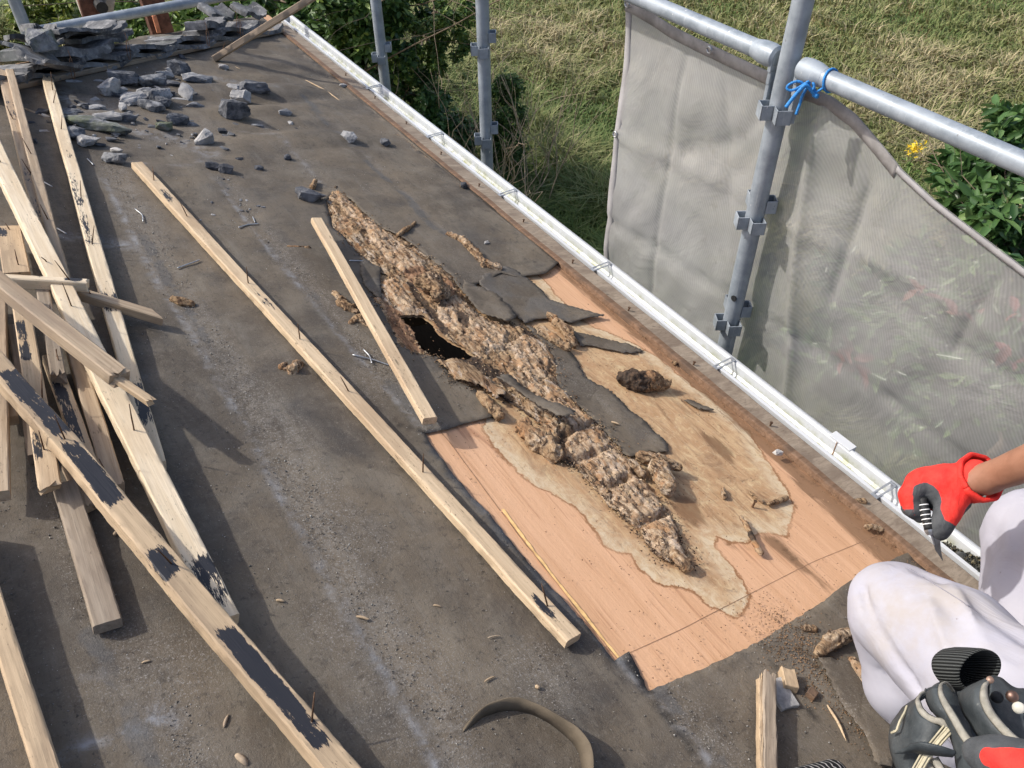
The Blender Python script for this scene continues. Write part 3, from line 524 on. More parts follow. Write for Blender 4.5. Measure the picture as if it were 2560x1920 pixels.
LC = uvs(D_, (560, 270), (620, 320), (655, 360), (700, 410)); LD = uvs(D_, (655, 215), (700, 265), (750, 310), (810, 370), (870, 425), (930, 490), (960, 510))
LE = uvs(D_, (120, 1060), (150, 1150), (175, 1250), (200, 1340)); LF = uvs(D_, (240, 1360), (300, 1440), (340, 1520), (360, 1600), (400, 1680))
def off(pl, dx): return [(a+dx, b) for a, b in pl]
nz = fbm(p3(co, 9, 3, .4), 4); nb = fbm(p3(co, 3.3, 2.2, 5.), 4)
dust = np.zeros(len(co))
for pl, o_, wd, am in ((LA, .035, .045, .95), (LB, .03, .04, .85), (LC, 0, .04, .5), (LD, .02, .05, .3), (LE, -.01, .02, .8), (LF, .0, .05, 1.)): dust = np.maximum(dust, am*np.exp(-(dline(co, off(pl, o_))/wd)**2)*(.75+.5*nz))
dust = np.maximum(dust, np.clip(.3*nb+.08, 0, .4)); dust = np.maximum(dust, .9*np.exp(-(dline(co, uvs(D_, (560, 850), (640, 960), (800, 1180)))/.05)**2)*(.6+.6*nz))
for (x, y, r_, am) in ((200, 250, .22, .9), (420, 290, .15, .8), (600, 330, .12, .6), (330, 1450, .10, 1.), (760, 1360, .09, .9), (900, 1500, .12, .8), (1150, 1470, .08, .8), (780, 830, .1, .7), (1690, 1400, .1, .5)): dust = np.maximum(dust, am*np.exp(-(np.linalg.norm(co-UV(x, y), axis=1)/r_)**2)*(.8+.4*nz))
chalk = np.zeros(len(co))
for pl, wd, am in ((LA, .009, .8), (off(LB, .004), .009, .8), (off(LD, .014), .008, .35), (off(LA, .055), .02, .2), (LC, .012, .6), (uvs(c7, (370, 1600), (500, 1540), (800, 1440), (960, 1390)), .012, .9), (uvs(c7, (480, 1085), (560, 1075), (700, 1065)), .010, .4), (uvs(c1, (360, 620), (500, 720), (600, 700)), .06, .8), (uvs(c1, (900, 860), (1100, 900), (1350, 1010)), .035, .8), (uvs(c1, (360, 1520), (560, 1540), (800, 1590)), .03, .75), (uvs(c1, (1200, 500), (1500, 540), (1750, 600)), .03, .6), (uvs(c1, (1550, 870), (1750, 900)), .012, .7), (uvs(c1, (820, 1060), (1200, 1085), (1330, 1060)), .01, .5), (uvs(cm, (1100, 760), (1250, 800)), .02, .25)):
    chalk = np.maximum(chalk, am*np.exp(-(dline(co, pl)/wd)**2))
chalk = np.maximum(chalk, 1.2*np.exp(-(np.linalg.norm(co-UV(*c7(1010, 1350)), axis=1)/.025)**2))
strip = np.zeros(len(co)); wl = lambda pl, o_, wd: np.clip((wd-dline(co, off(pl, o_)))/.004, 0, 1)
tv = co[:, 1]
strip = np.maximum(strip, wl(LA, .022, .012)*np.clip(fbm(np.c_[tv*2.3, tv*0+3, tv*0], 2)*2.4+.45, 0, 1)); strip = np.maximum(strip, wl(LB, .022, .013)*np.clip(fbm(np.c_[tv*2.1, tv*0+9, tv*0], 2)*2.+.5, 0, 1))
strip = np.maximum(strip, wl(LD, .0, .016)*.8); strip = np.maximum(strip, .7*wl(LF, -.03, .016))
strip = np.maximum(strip, wl(uvs(D_, (945, 990), (1100, 1170), (1240, 1330), (1330, 1425)), 0, .02))
lines = [uvs(c1, (220, 950), (360, 962)), uvs(c1, (440, 970), (680, 985)), uvs(c1, (790, 1003), (900, 1020), (1100, 1035), (1340, 1052), (1480, 1060), (1580, 1075)), uvs(c5, (350, 1105), (450, 1120), (545, 1152)), uvs(D_, (1080, 575), (1140, 572), (1205, 570)), uvs(c8, (1590, 1078), (1760, 972)), uvs(c8, (1790, 950), (1980, 1180), (2212, 1490), (2400, 1740)), uvs(c1, (1720, 545), (1850, 570), (2000, 590), (2120, 600)), uvs(c8, (1850, 905), (1980, 1172)), uvs(D_, (1640, 1390), (1665, 1430), (1710, 1480), (1760, 1560)), uvs(c8, (1830, 30+1300), (1890, 1365))]
lnv = np.zeros(len(co))
for l in lines: lnv = np.maximum(lnv, np.clip(1-dline(co, l)/.0035, 0, 1))
far = np.clip((co[:, 1]-1.9)/.6, 0, 1)*np.clip(1-np.abs(co[:, 0]-1.05)/.9, 0, 1)
wr = fbm(np.c_[co[:, 0]*1.3+co[:, 1]*2.2, co[:, 1]*6.5-co[:, 0]*1.2, co[:, 0]*0], 3, .45)
ww = .006+.003*fbm(p3(co, 3.5, 1.6, 1.), 3)+far*.024*np.abs(wr)+.0016*fbm(p3(co, 26, 20, 2.), 3)
de = dline(co, cut); ww += .004*np.exp(-(de/.012)**2)*np.clip(fbm(p3(co, 16, 16, 8), 2)+.2, 0, 1)
for pl in (LA, LB, LD): ww += -.0025*np.exp(-(dline(co, off(pl, .02))/.018)**2)
ww = np.maximum(ww, .0045)
felt = onroof('roofing_felt', co, ww, T, FELT, house, dict(dust=dust, chalk=chalk, strip=strip, line=lnv)); solid(felt, .0018)
def patch(name, poly, hfun=None, jit=.0018, st=.012, mat=None, par=house, label=None, strip_=0., w=.006):
    pj = dens(poly, .004, jit, seed=len(poly)); co, T = sheet2d(pj, [], st); h = w+.0015*fbm(p3(co, 22, 22, 1), 3)+(hfun(co) if hfun else 0)
    z = np.zeros(len(co)); o = onroof(name, co, h, T, mat or FELT, par, dict(dust=np.clip(.25+.5*fbm(p3(co, 25, 14, 3), 3), 0, .8), chalk=z, strip=z+strip_, line=z, stain=z-1, dark=z-1, brown=z-1)); solid(o, .0018)
    if label: o['label'] = label
    return o
pt = uvs(c5, (930, 140), (1060, 85), (1110, 100), (1190, 150), (1290, 240), (1345, 302), (1450, 332), (1560, 365), (1692, 404), (1640, 415), (1560, 430), (1500, 448), (1450, 440), (1330, 420), (1260, 425), (1185, 450), (1090, 380), (1010, 310), (950, 250), (890, 190))
patch('torn_felt_piece', pt, lambda c: .012*np.clip(fbm(p3(c, 7, 5, 3), 2)+.1, 0, 1)+.004, strip_=.55, label='dark torn felt piece with flecks of wood')
patch('torn_felt_piece', uvs(c5, (1490, 490), (1560, 508), (1650, 528), (1760, 555), (1860, 580), (1955, 620), (1880, 636), (1820, 633), (1750, 618), (1680, 605), (1620, 588), (1540, 588)), label='thin pointed felt tongue')
patch('torn_felt_piece', uvs(c5, (1190, 450), (1250, 478), (1330, 550), (1400, 590), (1480, 625), (1528, 690), (1545, 740), (1580, 790), (1640, 830), (1740, 880), (1800, 940), (1850, 1000), (1900, 1030), (1965, 1080), (2000, 1130), (2090, 1205), (2108, 1270), (2040, 1280), (1980, 1262), (1900, 1300), (1840, 1305), (1750, 1200), (1650, 1090), (1500, 950), (1390, 850), (1370, 700), (1320, 590), (1230, 500)), label='long grey-brown strip of felt left on the plywood')
patch('torn_felt_piece', uvs(c5, (130, 60), (260, 95), (255, 180), (262, 290), (235, 290), (190, 250), (150, 200), (130, 120)), w=.012, strip_=.4)
patch('torn_felt_piece', uvs(c5, (790, 200), (860, 240), (950, 290), (1010, 330), (1090, 390), (1120, 440), (1060, 470), (1000, 450), (900, 420), (840, 350), (780, 280)), lambda c: .012+.012*np.clip(fbm(p3(c, 12, 9, 3), 2)+.2, 0, 1), w=.012, label='crumpled dark felt shred on the rotten ridge')
patch('torn_felt_piece', uvs(c6, (20, 935), (50, 935), (120, 965), (165, 980), (212, 1002), (160, 1002), (110, 995), (60, 965)), label='small grey felt shred on the pale stain')
patch('torn_rotten_ply', uvs(c5, (620, 700), (660, 705), (760, 700), (860, 740), (930, 820), (1000, 880), (1060, 930), (1000, 960), (900, 880), (800, 850), (720, 820), (660, 740)), lambda c: .003+.010*np.clip(fbm(p3(c, 20, 14, 3), 3)+.2, 0, 1), w=.012, st=.006, jit=.003, mat=ROT)
# lifted flap lying across the ridge
fl = uvs(c5, (985, 862), (1060, 840), (1130, 900), (1200, 970), (1300, 1025), (1420, 1082), (1478, 1112), (1460, 1142), (1392, 1150), (1320, 1110), (1240, 1055), (1160, 990), (1080, 925)); f0 = np.array(UV(*c5(985, 862)))
patch('lifted_felt_flap', fl, lambda c: .030+.012*np.clip(np.linalg.norm(c-f0, axis=1)/.2, 0, 1)+.004*fbm(p3(c, 14, 14, 3), 2), w=.006, label='curled felt flap standing proud of the rotten ridge')
# curled arc cut of felt at the bottom of the photo
bt = [(790, 1415), (850, 1368), (930, 1312), (1050, 1277), (1130, 1275), (1230, 1292), (1340, 1350), (1430, 1420), (1500, 1490), (1540, 1560), (1558, 1646), (1560, 1740)]; tp = [(790, 1400), (850, 1312), (930, 1242), (1060, 1195), (1180, 1196), (1320, 1258), (1440, 1330), (1530, 1390), (1610, 1480), (1632, 1560), (1632, 1646), (1630, 1740)]
hh = [.003, .018, .026, .030, .031, .033, .036, .038, .040, .040, .040, .04]
A = [hr(*c8(*q), .007) for q in bt]; B = [hr(*c8(*q), h_) for q, h_ in zip(tp, hh)]
def resamp(P, n):
    P = np.asarray(P); d = np.r_[0, np.cumsum(np.linalg.norm(np.diff(P, axis=0), axis=1))]; t = np.linspace(0, d[-1], n); Q = np.c_[[np.interp(t, d, P[:, i]) for i in range(3)]].T
    for _ in range(2): Q[1:-1] = (Q[:-2]+2*Q[1:-1]+Q[2:])/4
    return Q
def loft(rows, n=48, jit=0.):
    R = [resamp(r, n) for r in rows]; m = len(R); V = np.vstack(R); Fc = [(i*n+j, i*n+j+1, (i+1)*n+j+1, (i+1)*n+j) for i in range(m-1) for j in range(n-1)]
    if jit: V = V+np.c_[[fbm(V*30+k*9, 3) for k in range(3)]].T*jit
    return V, Fc
mid = [(a*.5+b*.5)+ND*.002 for a, b in zip(A, B)]; V, Fc = loft([A, mid, B], 60, .0008); z = np.zeros(len(V))
FELTLT = mplain('felt_underside', (.125, .10, .07), .9, 0, .25, 14, .002)
o = mesh('standing_felt_curl', V, Fc, FELTLT, house, True); solid(o, .002, 0); o['label'] = 'thin curved cut edge of felt standing up in an arc'
tq = [hr(*c8(*q), .040) for q in ((1530, 1400), (1560, 1430), (1605, 1480), (1580, 1530), (1545, 1580), (1510, 1520), (1505, 1450))]; c0 = np.mean(tq, 0)
# felt strip lying near the worker, with pale cut edge
patch('loose_felt_strip', uvs(c9, (835, 920), (900, 960), (1000, 985), (1090, 980), (1180, 1110), (1240, 1220), (1330, 1380), (1400, 1500), (1420, 1646), (1250, 1660), (1160, 1450), (1050, 1310), (960, 1140), (890, 1000)), lambda c: .004+0*c[:, 0], label='loose felt strip lying by the worker', w=.010)
# joints of the plywood boards and raw timber edge
def ribbon(name, pts, wd, h, mat, par=house, t=.0012, jit=0., label=None):
    P = np.array([hr(*q, h) for q in pts]); P = resamp(P, max(8, int(len(pts)*8))); T_ = np.gradient(P, axis=0); T_ /= np.linalg.norm(T_, axis=1)[:, None]; s = np.cross(ND, T_)
    ww_ = wd*(.5+(jit*fbm(P*60, 2) if jit else 0)); ww_ = np.asarray(ww_)[..., None] if jit else ww_; V = np.vstack([P-s*ww_, P+s*ww_]); n = len(P)
    o = mesh(name, V, [(i, i+1, n+i+1, n+i) for i in range(n-1)], mat, par); 
    if label: o['label'] = label
    return o
JOINT = mplain('dark_joint', (.27, .16, .095), .9, 0, .3, 60, 0); RAWE = mplain('raw_split_edge', (.80, .52, .22), .7, 0, .2, 60, .001)
ribbon('board_joint', [c8(1862, 905), c8(2212, 747), c9(130, 690), c9(850, 322), c9(1270, 150)], .0009, .0008, JOINT)
ribbon('board_joint', [c8(1030, -10), c5(700, 1190), c5(650, 1135)], .0014, .0010, JOINT)
ribbon('raw_wood_edge', [c8(1045, -20), c8(1110, 70), c8(1200, 190), c8(1320, 350), c8(1440, 500), c8(1560, 650), c8(1680, 800), c8(1790, 935)], .0055, .0022, RAWE, jit=.3, label='bright split wood edge between two boards')
ribbon('board_joint', [c8(1040, 0), c8(1180, 190), c8(1310, 350), c8(1550, 660), c8(1780, 938)], .0018, .0030, JOINT, jit=.4)

# ---- eave trim, gutter board and gutter
v0, v1 = -1.6, ve(1.52, .12)
mb = MB(); q = lambda u, w: RP(u, 0, w); N_ = 60
vs = np.linspace(v0, ve(1.22, -.02), N_)
def wobble_strip(u0, u1, w1, vs, nm, mat, amp, seed, base=.001):
    pr_ = [(u0, base), (u0, w1*.9), (u0+.004, w1), (u1-.004, w1), (u1, w1*.8), (u1, base)]; rows = []
    for i, v in enumerate(vs):
        dn = amp*fbm(np.array([[v*9, seed, 0], [v*9, seed+3, 0]]), 3); rows.append([RP(u+(dn[0] if j < 3 else dn[1]*.5), v, ww_+(dn[1]*.4 if 0 < j < 5 else 0)) for j, (u, ww_) in enumerate(pr_)])
    V = np.vstack(rows); k = 6; Fc = [(i*k+j, i*k+(j+1) % k, (i+1)*k+(j+1) % k, (i+1)*k+j) for i in range(len(vs)-1) for j in range(k)]+[tuple(range(k)), tuple((len(vs)-1)*k+j for j in range(k-1, -1, -1))]
    z = np.zeros(len(V)); return mesh(nm, V, Fc, mat, house, False, dict(tar=z))
wobble_strip(1.468, 1.492, .015, np.linspace(v0, ve(1.49, -.01), 160), 'eave_batten', BRNW, .0022, 1.)
wobble_strip(1.4925, 1.553, .009, np.linspace(v0, ve(1.52, -.02), 160), 'eave_board', GREYW, .0022, 5.)
MB().box(frame(RP(1.5395, (v0+v1)/2, -.055), DD, ND), .018, v1-v0, .11).build('fascia_board', BRNW, house)
# gutter: folded profile, open box with rolled lips (X, Z relative to the camera)
GX = 1.268; gz = HC-1.372
prof = [(GX, -.01), (GX-.002, 0.), (GX-.0045, 0.), (GX-.0045, -.012), (GX-.002, -.026), (GX+.004, -.030), (GX+.034, -.030), (GX+.040, -.025), (GX+.043, -.004), (GX+.0475, .002), (GX+.052, .002), (GX+.054, -.002), (GX+.060, -.004), (GX+.066, -.008), (GX+.066, -.016), (GX+.059, -.016), (GX+.048, -.050), (GX+.036, -.054), (GX+.008, -.054), (GX-.003, -.046), (GX-.009, -.014), (GX-.009, .004), (GX, .004)]
vs = np.linspace(-1.6, ve(1.57, .10), 260); k = len(prof); V = []; mo = []
for v in vs:
    for j, (x, z) in enumerate(prof): V.append((x, v, gz+z)); mo.append({5: .35, 6: 1.2, 7: .9}.get(j, 0.))
V = np.array(V); Fc = [(i*k+j, i*k+(j+1) % k, (i+1)*k+(j+1) % k, (i+1)*k+j) for i in range(len(vs)-1) for j in range(k)]+[tuple(range(k)), tuple((len(vs)-1)*k+j for j in range(k-1, -1, -1))]
gut = mesh('gutter', V, Fc, PVC, house, False, dict(moss=np.array(mo)))
Y1 = ve(1.57, .10); mb = MB(); wallbox(mb, GX-.009, GX+.054, Y1, Y1+.004, gz-.054, gz+.002); endc = mb.build('gutter_end_cap', PVC, gut)
GAL = mplain('dull_galvanised_strap', (.42, .44, .46), .5, .6, .2, 60, .0005)
for (x, y) in ((924, 220), (1072, 342), (1250, 488), (1480, 675), (1784, 922), (2182, 1243)):
    p = hz(x/S, y/S, gz+.004); y0 = float(p[1]); mb = MB()
    for sgn in (-1, 1): wallbox(mb, GX-.022, GX+.047, y0+sgn*.0065-.002, y0+sgn*.0065+.002, gz+.0042, gz+.0062)
    wallbox(mb, GX-.022, GX-.012, y0-.0045, y0+.0045, gz+.0042, gz+.0062); wallbox(mb, GX+.040, GX+.047, y0-.0045, y0+.0045, gz+.0042, gz+.0062); wallbox(mb, GX+.046, GX+.0475, y0-.008, y0+.008, gz-.010, gz+.0062)
    mb.build('gutter_bracket', GAL, gut)
# gutter joint sleeve and crack
yj = float(hz(*c6(940, 1240), gz)[1]); mb = MB(); wallbox(mb, GX+.045, GX+.0685, yj-.035, yj+.025, gz-.014, gz+.0036); mb.build('gutter_joint', PVC, gut, bev=.001)
pts = [c6(940, 1218), c6(925, 1245), c6(905, 1270), c6(880, 1305)]; P = np.array([hz(*q_, gz-.02+.002) for q_ in pts])
P = np.array([(GX+.043, yj, gz+.001), (GX+.040, yj-.002, gz-.024), (GX+.034, yj-.005, gz-.0290), (GX+.004, yj-.012, gz-.0290), (GX-.001, yj-.016, gz-.024), (GX-.003, yj-.018, gz-.012)]); MB().tube(P, .0014, 5).build('crack', JOINT, gut)
for (x, y) in (c2(37, 480), c2(225, 625), c2(427, 790), c2(650, 985), c2(895, 1190), c2(1180, 1420), c5(1497, 35), c5(1858, 340), c6(90, 690), c6(585, 1080), c9(480, -60)):
    p = hr(x, y, .014); MB().tube([p-ND*.012, p, p+ND*.003], [.0022, .0022, .002], 7).tube([p+ND*.003, p+ND*.005], .0038, 8).build('screw', RUST, house)
# a closed strip of timber holding the first row of tiles at the far end
# ============================================================ timber
def beam(label, p0, p1, wpx, t, H0, H1, mat, name='wood_batten', mid=None, tar=(), nails=(), brk=(0, 0), roll=0., cat='wooden batten', group='stripped roof battens', wm=None, P0=None, P1=None, cut=0., wob=.0008, nlen=.048, seed=0):
    """p0,p1 photo positions of the two ends of the top face centre line, H heights of that face above the roof"""
    A = P0 if P0 is not None else hr(*p0, H0); B = P1 if P1 is not None else hr(*p1, H1); L = np.linalg.norm(B-A); C_ = (A+B)/2
    w = wm if wm else .93*wpx*np.linalg.norm(C_-CAMP)/(F/S); t = t*.88; m = frame(C_, B-A, ND); a = m[:3, 0]; s = m[:3, 1]; n = m[:3, 2]
    if roll: c_, s_ = math.cos(roll), math.sin(roll); m[:3, 1] = s*c_+n*s_; m[:3, 2] = n*c_-s*s_
    bow = 0.
    if mid is not None:
        g = hr(*mid, (H0+H1)/2); bow = float((g-C_)@s)
    b = min(.0022, w*.12); hw = w/2; prof = [(-hw, -t+b), (-hw, -b), (-hw+b, 0)]+[(x, 0) for x in np.linspace(-hw+b, hw-b, 7)[1:-1]]+[(hw-b, 0), (hw, -b), (hw, -t+b), (hw-b, -t), (-hw+b, -t)]
    k = len(prof); pr_ = np.array(prof); n_ = max(10, int(L/.011)); xs = np.linspace(-L/2, L/2, n_); rgb = np.random.default_rng(abs(hash(label)) % 9999 if False else sum(map(ord, label))+seed)
    V = np.zeros((n_, k, 3)); wx = fbm(np.c_[xs*5, xs*0+rgb.random()*90, xs*0], 3)*wob; wz = fbm(np.c_[xs*5, xs*0+rgb.random()*90, xs*0+7], 3)*wob
    for i, x in enumerate(xs):
        sc = 1+.03*math.sin(x*7+seed); V[i, :, 0] = x; V[i, :, 1] = pr_[:, 0]*sc+wx[i]+bow*(1-(2*x/L)**2); V[i, :, 2] = pr_[:, 1]+wz[i]
    V[:, :, 1:] += (rgb.random((n_, k, 2))-.5)*wob*.6
    for e, bk in ((0, brk[0]), (-1, brk[1])):
        if bk:
            jag = (rgb.random(k)-.35)*bk
            for d_ in range(5):
                idx = d_ if e == 0 else n_-1-d_; V[idx, :, 0] += (1 if e == 0 else -1)*jag*(1-d_/5.)
    if cut: 
        for d_ in range(4): V[n_-1-d_, :, 0] -= (pr_[:, 0]/w+.5)*cut*(1-d_/4.)
    tv = np.zeros((n_, k))
    for (f0, f1, am, y0, y1) in tar:
        fx = xs/L+.5; e_ = np.clip((fx-f0)/.02, 0, 1)*np.clip((f1-fx)/.02, 0, 1); yy = pr_[:, 0]/w+.5
        ey = np.clip((yy-y0)/.15+.5, 0, 1)*np.clip((y1-yy)/.15+.5, 0, 1)*(pr_[:, 1] > -b*1.5); tv = np.maximum(tv, am*.86*e_[:, None]*ey[None])
    Vf = V.reshape(-1, 3); Fc = [(i*k+j, (i+1)*k+j, (i+1)*k+(j+1) % k, i*k+(j+1) % k) for i in range(n_-1) for j in range(k)]
    c0 = Vf[:k].mean(0); c1_ = Vf[-k:].mean(0); Vf = np.vstack([Vf, c0, c1_]); N = n_*k
    Fc += [(N, j, (j+1) % k) for j in range(k)]+[(N+1, (n_-1)*k+(j+1) % k, (n_-1)*k+j) for j in range(k)]
    M4 = Matrix(m.tolist()); R3 = m[:3, :3]
    if nails:
        root = empty(name, C_, label, cat, group); o = mesh('timber', Vf, Fc, mat, root, False, dict(tar=np.r_[tv.ravel(), 0, 0]), mw=M4)
        for q in nails:
            if not isinstance(q, tuple): q = (q, .5)
            x = (q[0]-.5)*L; i = int(np.clip((x/L+.5)*(n_-1), 0, n_-1)); base = C_+R3@np.array([x, V[i, :, 1].mean()+(q[1]-.5)*w*.6, V[i, 5, 2]-.004])
            hgt = nlen*(q[2] if len(q) > 2 else 1.); lean = (q[3] if len(q) > 3 else rgb.uniform(-.35, .35)); dr = np.array([rgb.uniform(-.2, .2), lean*.4, 0])+np.array([0, 0, 1.])*.9
            if len(q) > 3 and abs(q[3]) > 1: dr = np.array([rgb.uniform(.2, .5), q[3]*.35, .75])
            dr = dr/np.linalg.norm(dr); bd = np.array([rgb.uniform(-1, 1), rgb.uniform(-1, 1), 0])*.003*(1+2*(rgb.random() > .6))
            MB().tube([base, base+dr*hgt*.5+bd*.4, base+dr*hgt+bd], [.0014, .0013, .0007], 6).build('nail', RUST, root, True)
    else: o = mesh(name, Vf, Fc, mat, None, False, dict(tar=np.r_[tv.ravel(), 0, 0]), mw=M4); tag(o, label, cat, group)
    shade(o, 40)
    return o
N3 = lambda *a: list(a)
beam('long sawn batten lying alone from the rubble down to the plywood edge', (296, 350), (1241, 1376), 33, .021, .030, .030, NEWW, tar=((.085, .15, .62, .2, .75), (.36, .46, .38, .2, .8), (.48, .58, .36, 0, .8), (.935, .985, .75, .1, .6)), nails=N3((.07, .5, .8, 1.5), (.19, .6), (.385, .5), (.52, .5), (.63, .6), (.775, .5), (.965, .7, 1, .8)), wob=.0012)
beam('short pale batten propped along the rotten ridge beside the hole', (684, 470), (930, 902), 29, .019, .062, .058, NEWW, name='wood_batten', wob=.0006)
beam('split-ended batten with black tar marks running down right of the pile', (101, 163), (336, 1000), 26, .024, .040, .034, PALEW, tar=((.30, .36, .45, .2, .8), (.38, .62, .50, 0, .6), (.70, .76, .6, 0, 1), (.86, .96, .7, .3, 1)), nails=N3((.07, .8, 1.2), (.13, .3, 1, 1.5), (.24, .4, .9, 1.4), (.47, .5, .9, 1.2), (.6, .3, 1, 1.6)), brk=(.06, .004))
beam('brown weathered batten at the far left, lying against its twin', (6, 150), (120, 585), 24, .025, .052, .060, OLDW, tar=((.2, .4, .4, 0, 1), (.5, .9, .35, 0, .6)), nails=N3((.33, .2, .9), (.62, .7)), brk=(.03, .02))
beam('reddish aged batten beside its darker twin at the far left', (20, 148), (142, 615), 17, .025, .066, .070, OLDW, nails=N3((.5, .5), (.78, .5, .9)), brk=(.03, .01))
beam('big pale rough-sawn batten crossing the pile from top left to bottom', (-60, 222), (486, 1335), 39, .027, .115, .046, PALEW, tar=((.62, .68, .42, .2, .8), (.92, .995, .72, .1, 1)), nails=N3((.20, .5, 1.1), (.36, .5, .01), (.555, .5, 1.2), (.77, .6, 1.3), (.46, .3, .4)), wob=.0012)
beam('thick tar-stained batten lying nearest across the lower left', (-60, 717), (800, 1728), 52, .030, .120, .040, ORANW, tar=((.10, .30, .86, .2, 1), (.30, .46, .80, .1, .9), (.535, .62, .78, .0, .8), (.70, .93, .86, .15, .85)), nails=N3((.30, .55, 1.1), (.585, .7, 1.), (.885, .8, .9, 1.3)), wob=.0016)
beam('greyish batten with a splintered tip lying diagonally over the pile', (-60, 555), (262, 806), 36, .030, .150, .128, OLDW, name='wood_batten', nails=N3((.5, .4, .05), (.62, .5, .05)), brk=(0, .02))
SP = beam('rounded splinter broken from the diagonal batten tip', (236, 800), (327, 862), 19, .014, .120, .112, ORANW, name='wood_splinter', group=None, cat='wood splinter', brk=(.01, .012))
beam('short horizontal batten with a dark tarred right end', (-40, 592), (190, 606), 18, .026, .090, .086, PALEW, tar=((.74, .99, .9, .2, 1), (.5, .6, .5, 0, 1)), nails=N3((.83, .4, 1.1),), brk=(0, .006))
beam('aged batten with a slanted cut sticking out to the right of the pile', (158, 622), (357, 682), 22, .024, .058, .036, OLDW, cut=.035, nails=N3((.2, .4, .5),))
beam('short orange board with a dark mark under the top of the pile', (18, 487), (36, 588), 44, .020, .060, .060, ORANW, tar=((0, .25, .65, 0, .4),), nails=N3((.1, .6, .4), (.85, .7, .8)))
beam('pale board with a black patch and broken lower end', (44, 640), (108, 1050), 36, .022, .085, .060, NEWW, tar=((.14, .40, .72, .05, .6), (.74, .9, .6, 0, .5)), nails=N3((.62, .9, 1.1, 1.4), (.84, .5, 1.)), brk=(0, .03))
beam('dark snapped batten with a bright round break', (92, 622), (127, 808), 26, .026, .066, .070, GREYW, nails=N3((.45, .5, .9, 1.5), (.5, .8, .9)), brk=(0, .03))
beam('speckled batten with nails lying between the pale board and the big batten', (108, 765), (205, 1036), 32, .024, .046, .040, NEWW, tar=((.20, .75, .62, .0, .7),), nails=N3((.18, .6, 1., 1.6), (.22, .9, 1.1, 1.3), (.95, .9, .9)), brk=(0, .01))
beam('grey smooth batten showing two light bands in the pile', (146, 705), (247, 1046), 32, .030, .046, .040, OLDW, nails=N3((.96, .2, .9),), brk=(0, .006))
beam('grey weathered board end lying flat below the pile', (141, 1040), (233, 1343), 49, .022, .032, .030, GREYW, wob=.001, nails=N3((.8, .5, .02),))
beam('orange board standing on edge in the bottom left corner', (-70, 1120), (135, 1770), 38, .034, .052, .040, ORANW, wob=.001)
beam('narrow aged batten at the left photo edge', (3, 600), (6, 1060), 20, .024, .055, .050, OLDW)
beam('dark old batten under the middle of the pile', (30, 700), (75, 980), 26, .022, .034, .034, GREYW, seed=3)
beam('stub of batten poking out below the broken board', (150, 1000), (196, 1090), 30, .018, .024, .024, OLDW, brk=(0, .01))
beam('left old batten in the shade behind the broken board', (-20, 640), (20, 900), 28, .022, .040, .040, OLDW, seed=5)
_a = hr(459, 122, .022); _b = pr(800, -92, 3.55)
beam('narrow weathered batten leaning over the far tiles at the top', None, None, 14, .030, 0, 0, OLDW, P0=_a, P1=_b, wm=.030, nails=N3((.06, .3, .9, -1.2),), wob=.001, roll=-.35)
# batten at the foot of the remaining tiles, part of the roof
TA = (34, 176); TB = (612, 61)
tb = beam('x', (30, 178), (606, 60), 9, .020, .030, .030, GREYW, wm=.034); tb.name = 'tile_batten'
for k_ in ('label', 'category', 'group'): 
    if k_ in tb: del tb[k_]
tb.parent = house; tb.matrix_parent_inverse = world(house).inverted()
# rotten pieces by the worker
beam('grey rotten board with a split orange side at the bottom edge', (1661, 1450), (1667, 1700), 29, .020, .034, .034, GREYW, name='rotten_board', cat='rotten board', group=None, brk=(.012, 0), wob=.003)
beam('bright split strip broken off along the rotten board', (1645, 1458), (1648, 1700), 8, .016, .030, .030, ORANW, name='wood_splinter', cat='wood splinter', group=None, brk=(.02, 0), wob=.002)
def rotpiece(label, pts, rad, name='rotten_wood_piece', cat='rotten wood', group=None, H=.02, mat=None, dark=0., stretch=1., seed=0, res=.0028, amp=.42, vals=None):
    P = [hr(*q, H if not isinstance(H, (list, tuple)) else H[i]) for i, q in enumerate(pts)]; R = [rad]*len(P) if not isinstance(rad, (list, tuple)) else rad
    if len(P) == 1: P = P+[P[0]+DD*.001]; R = [R[0], R[0]]
    R = [q*.82 for q in R]; r0 = float(np.mean(R)); dirn = (P[-1]-P[0])/(np.linalg.norm(P[-1]-P[0])+1e-9)
    def disp(Q):
        al = Q@dirn; Z = Q-np.outer(al, dirn)*(.8 if stretch > 1 else .3); return r0*amp*(fbm(Z*(.55/r0)+seed*3.1, 3, .6)-.55*np.abs(fbm(Z*(1.1/r0)+seed, 3, .65))+.15)+r0*.16*fbm(Q*(2.2/r0)+seed, 3, .65)
    vals = vals or [dark]*(len(P)-1)
    o = blob(name, [(P[i], P[i+1], R[i], R[i+1], vals[i]) for i in range(len(P)-1)], mat or PULP, None, r0*.25, max(res*.8, r0/11), disp, pad=r0*.8); tag(o, label, cat, group); return o
rotpiece('curved rotten wood strip lying under the worker\'s knee', [c9(905, 895), c9(980, 830), c9(1085, 790)], [.011, .013, .012], H=.018, stretch=2, seed=1)
rotpiece('long crooked rotten strip lying beside the worker\'s shin', [c9(1115, 950), c9(1180, 1040), c9(1240, 1140), c9(1300, 1250), c9(1345, 1320)], [.007, .010, .013, .011, .008], H=.016, stretch=2, seed=2)
rotpiece('dark crumbly lump with tan fluff sitting on the pale plywood stain', [cs(430, 130), cs(520, 150), cs(600, 150), cs(730, 180)], [.014, .026, .028, .016], H=.016, seed=4, vals=[.95, .8, .12])
rotpiece('fibrous bundle of splintered wood right of the ridge', [cs(560, 660), cs(680, 700), cs(810, 740)], [.011, .016, .012], H=.020, stretch=2, seed=5, vals=[.05, .25])
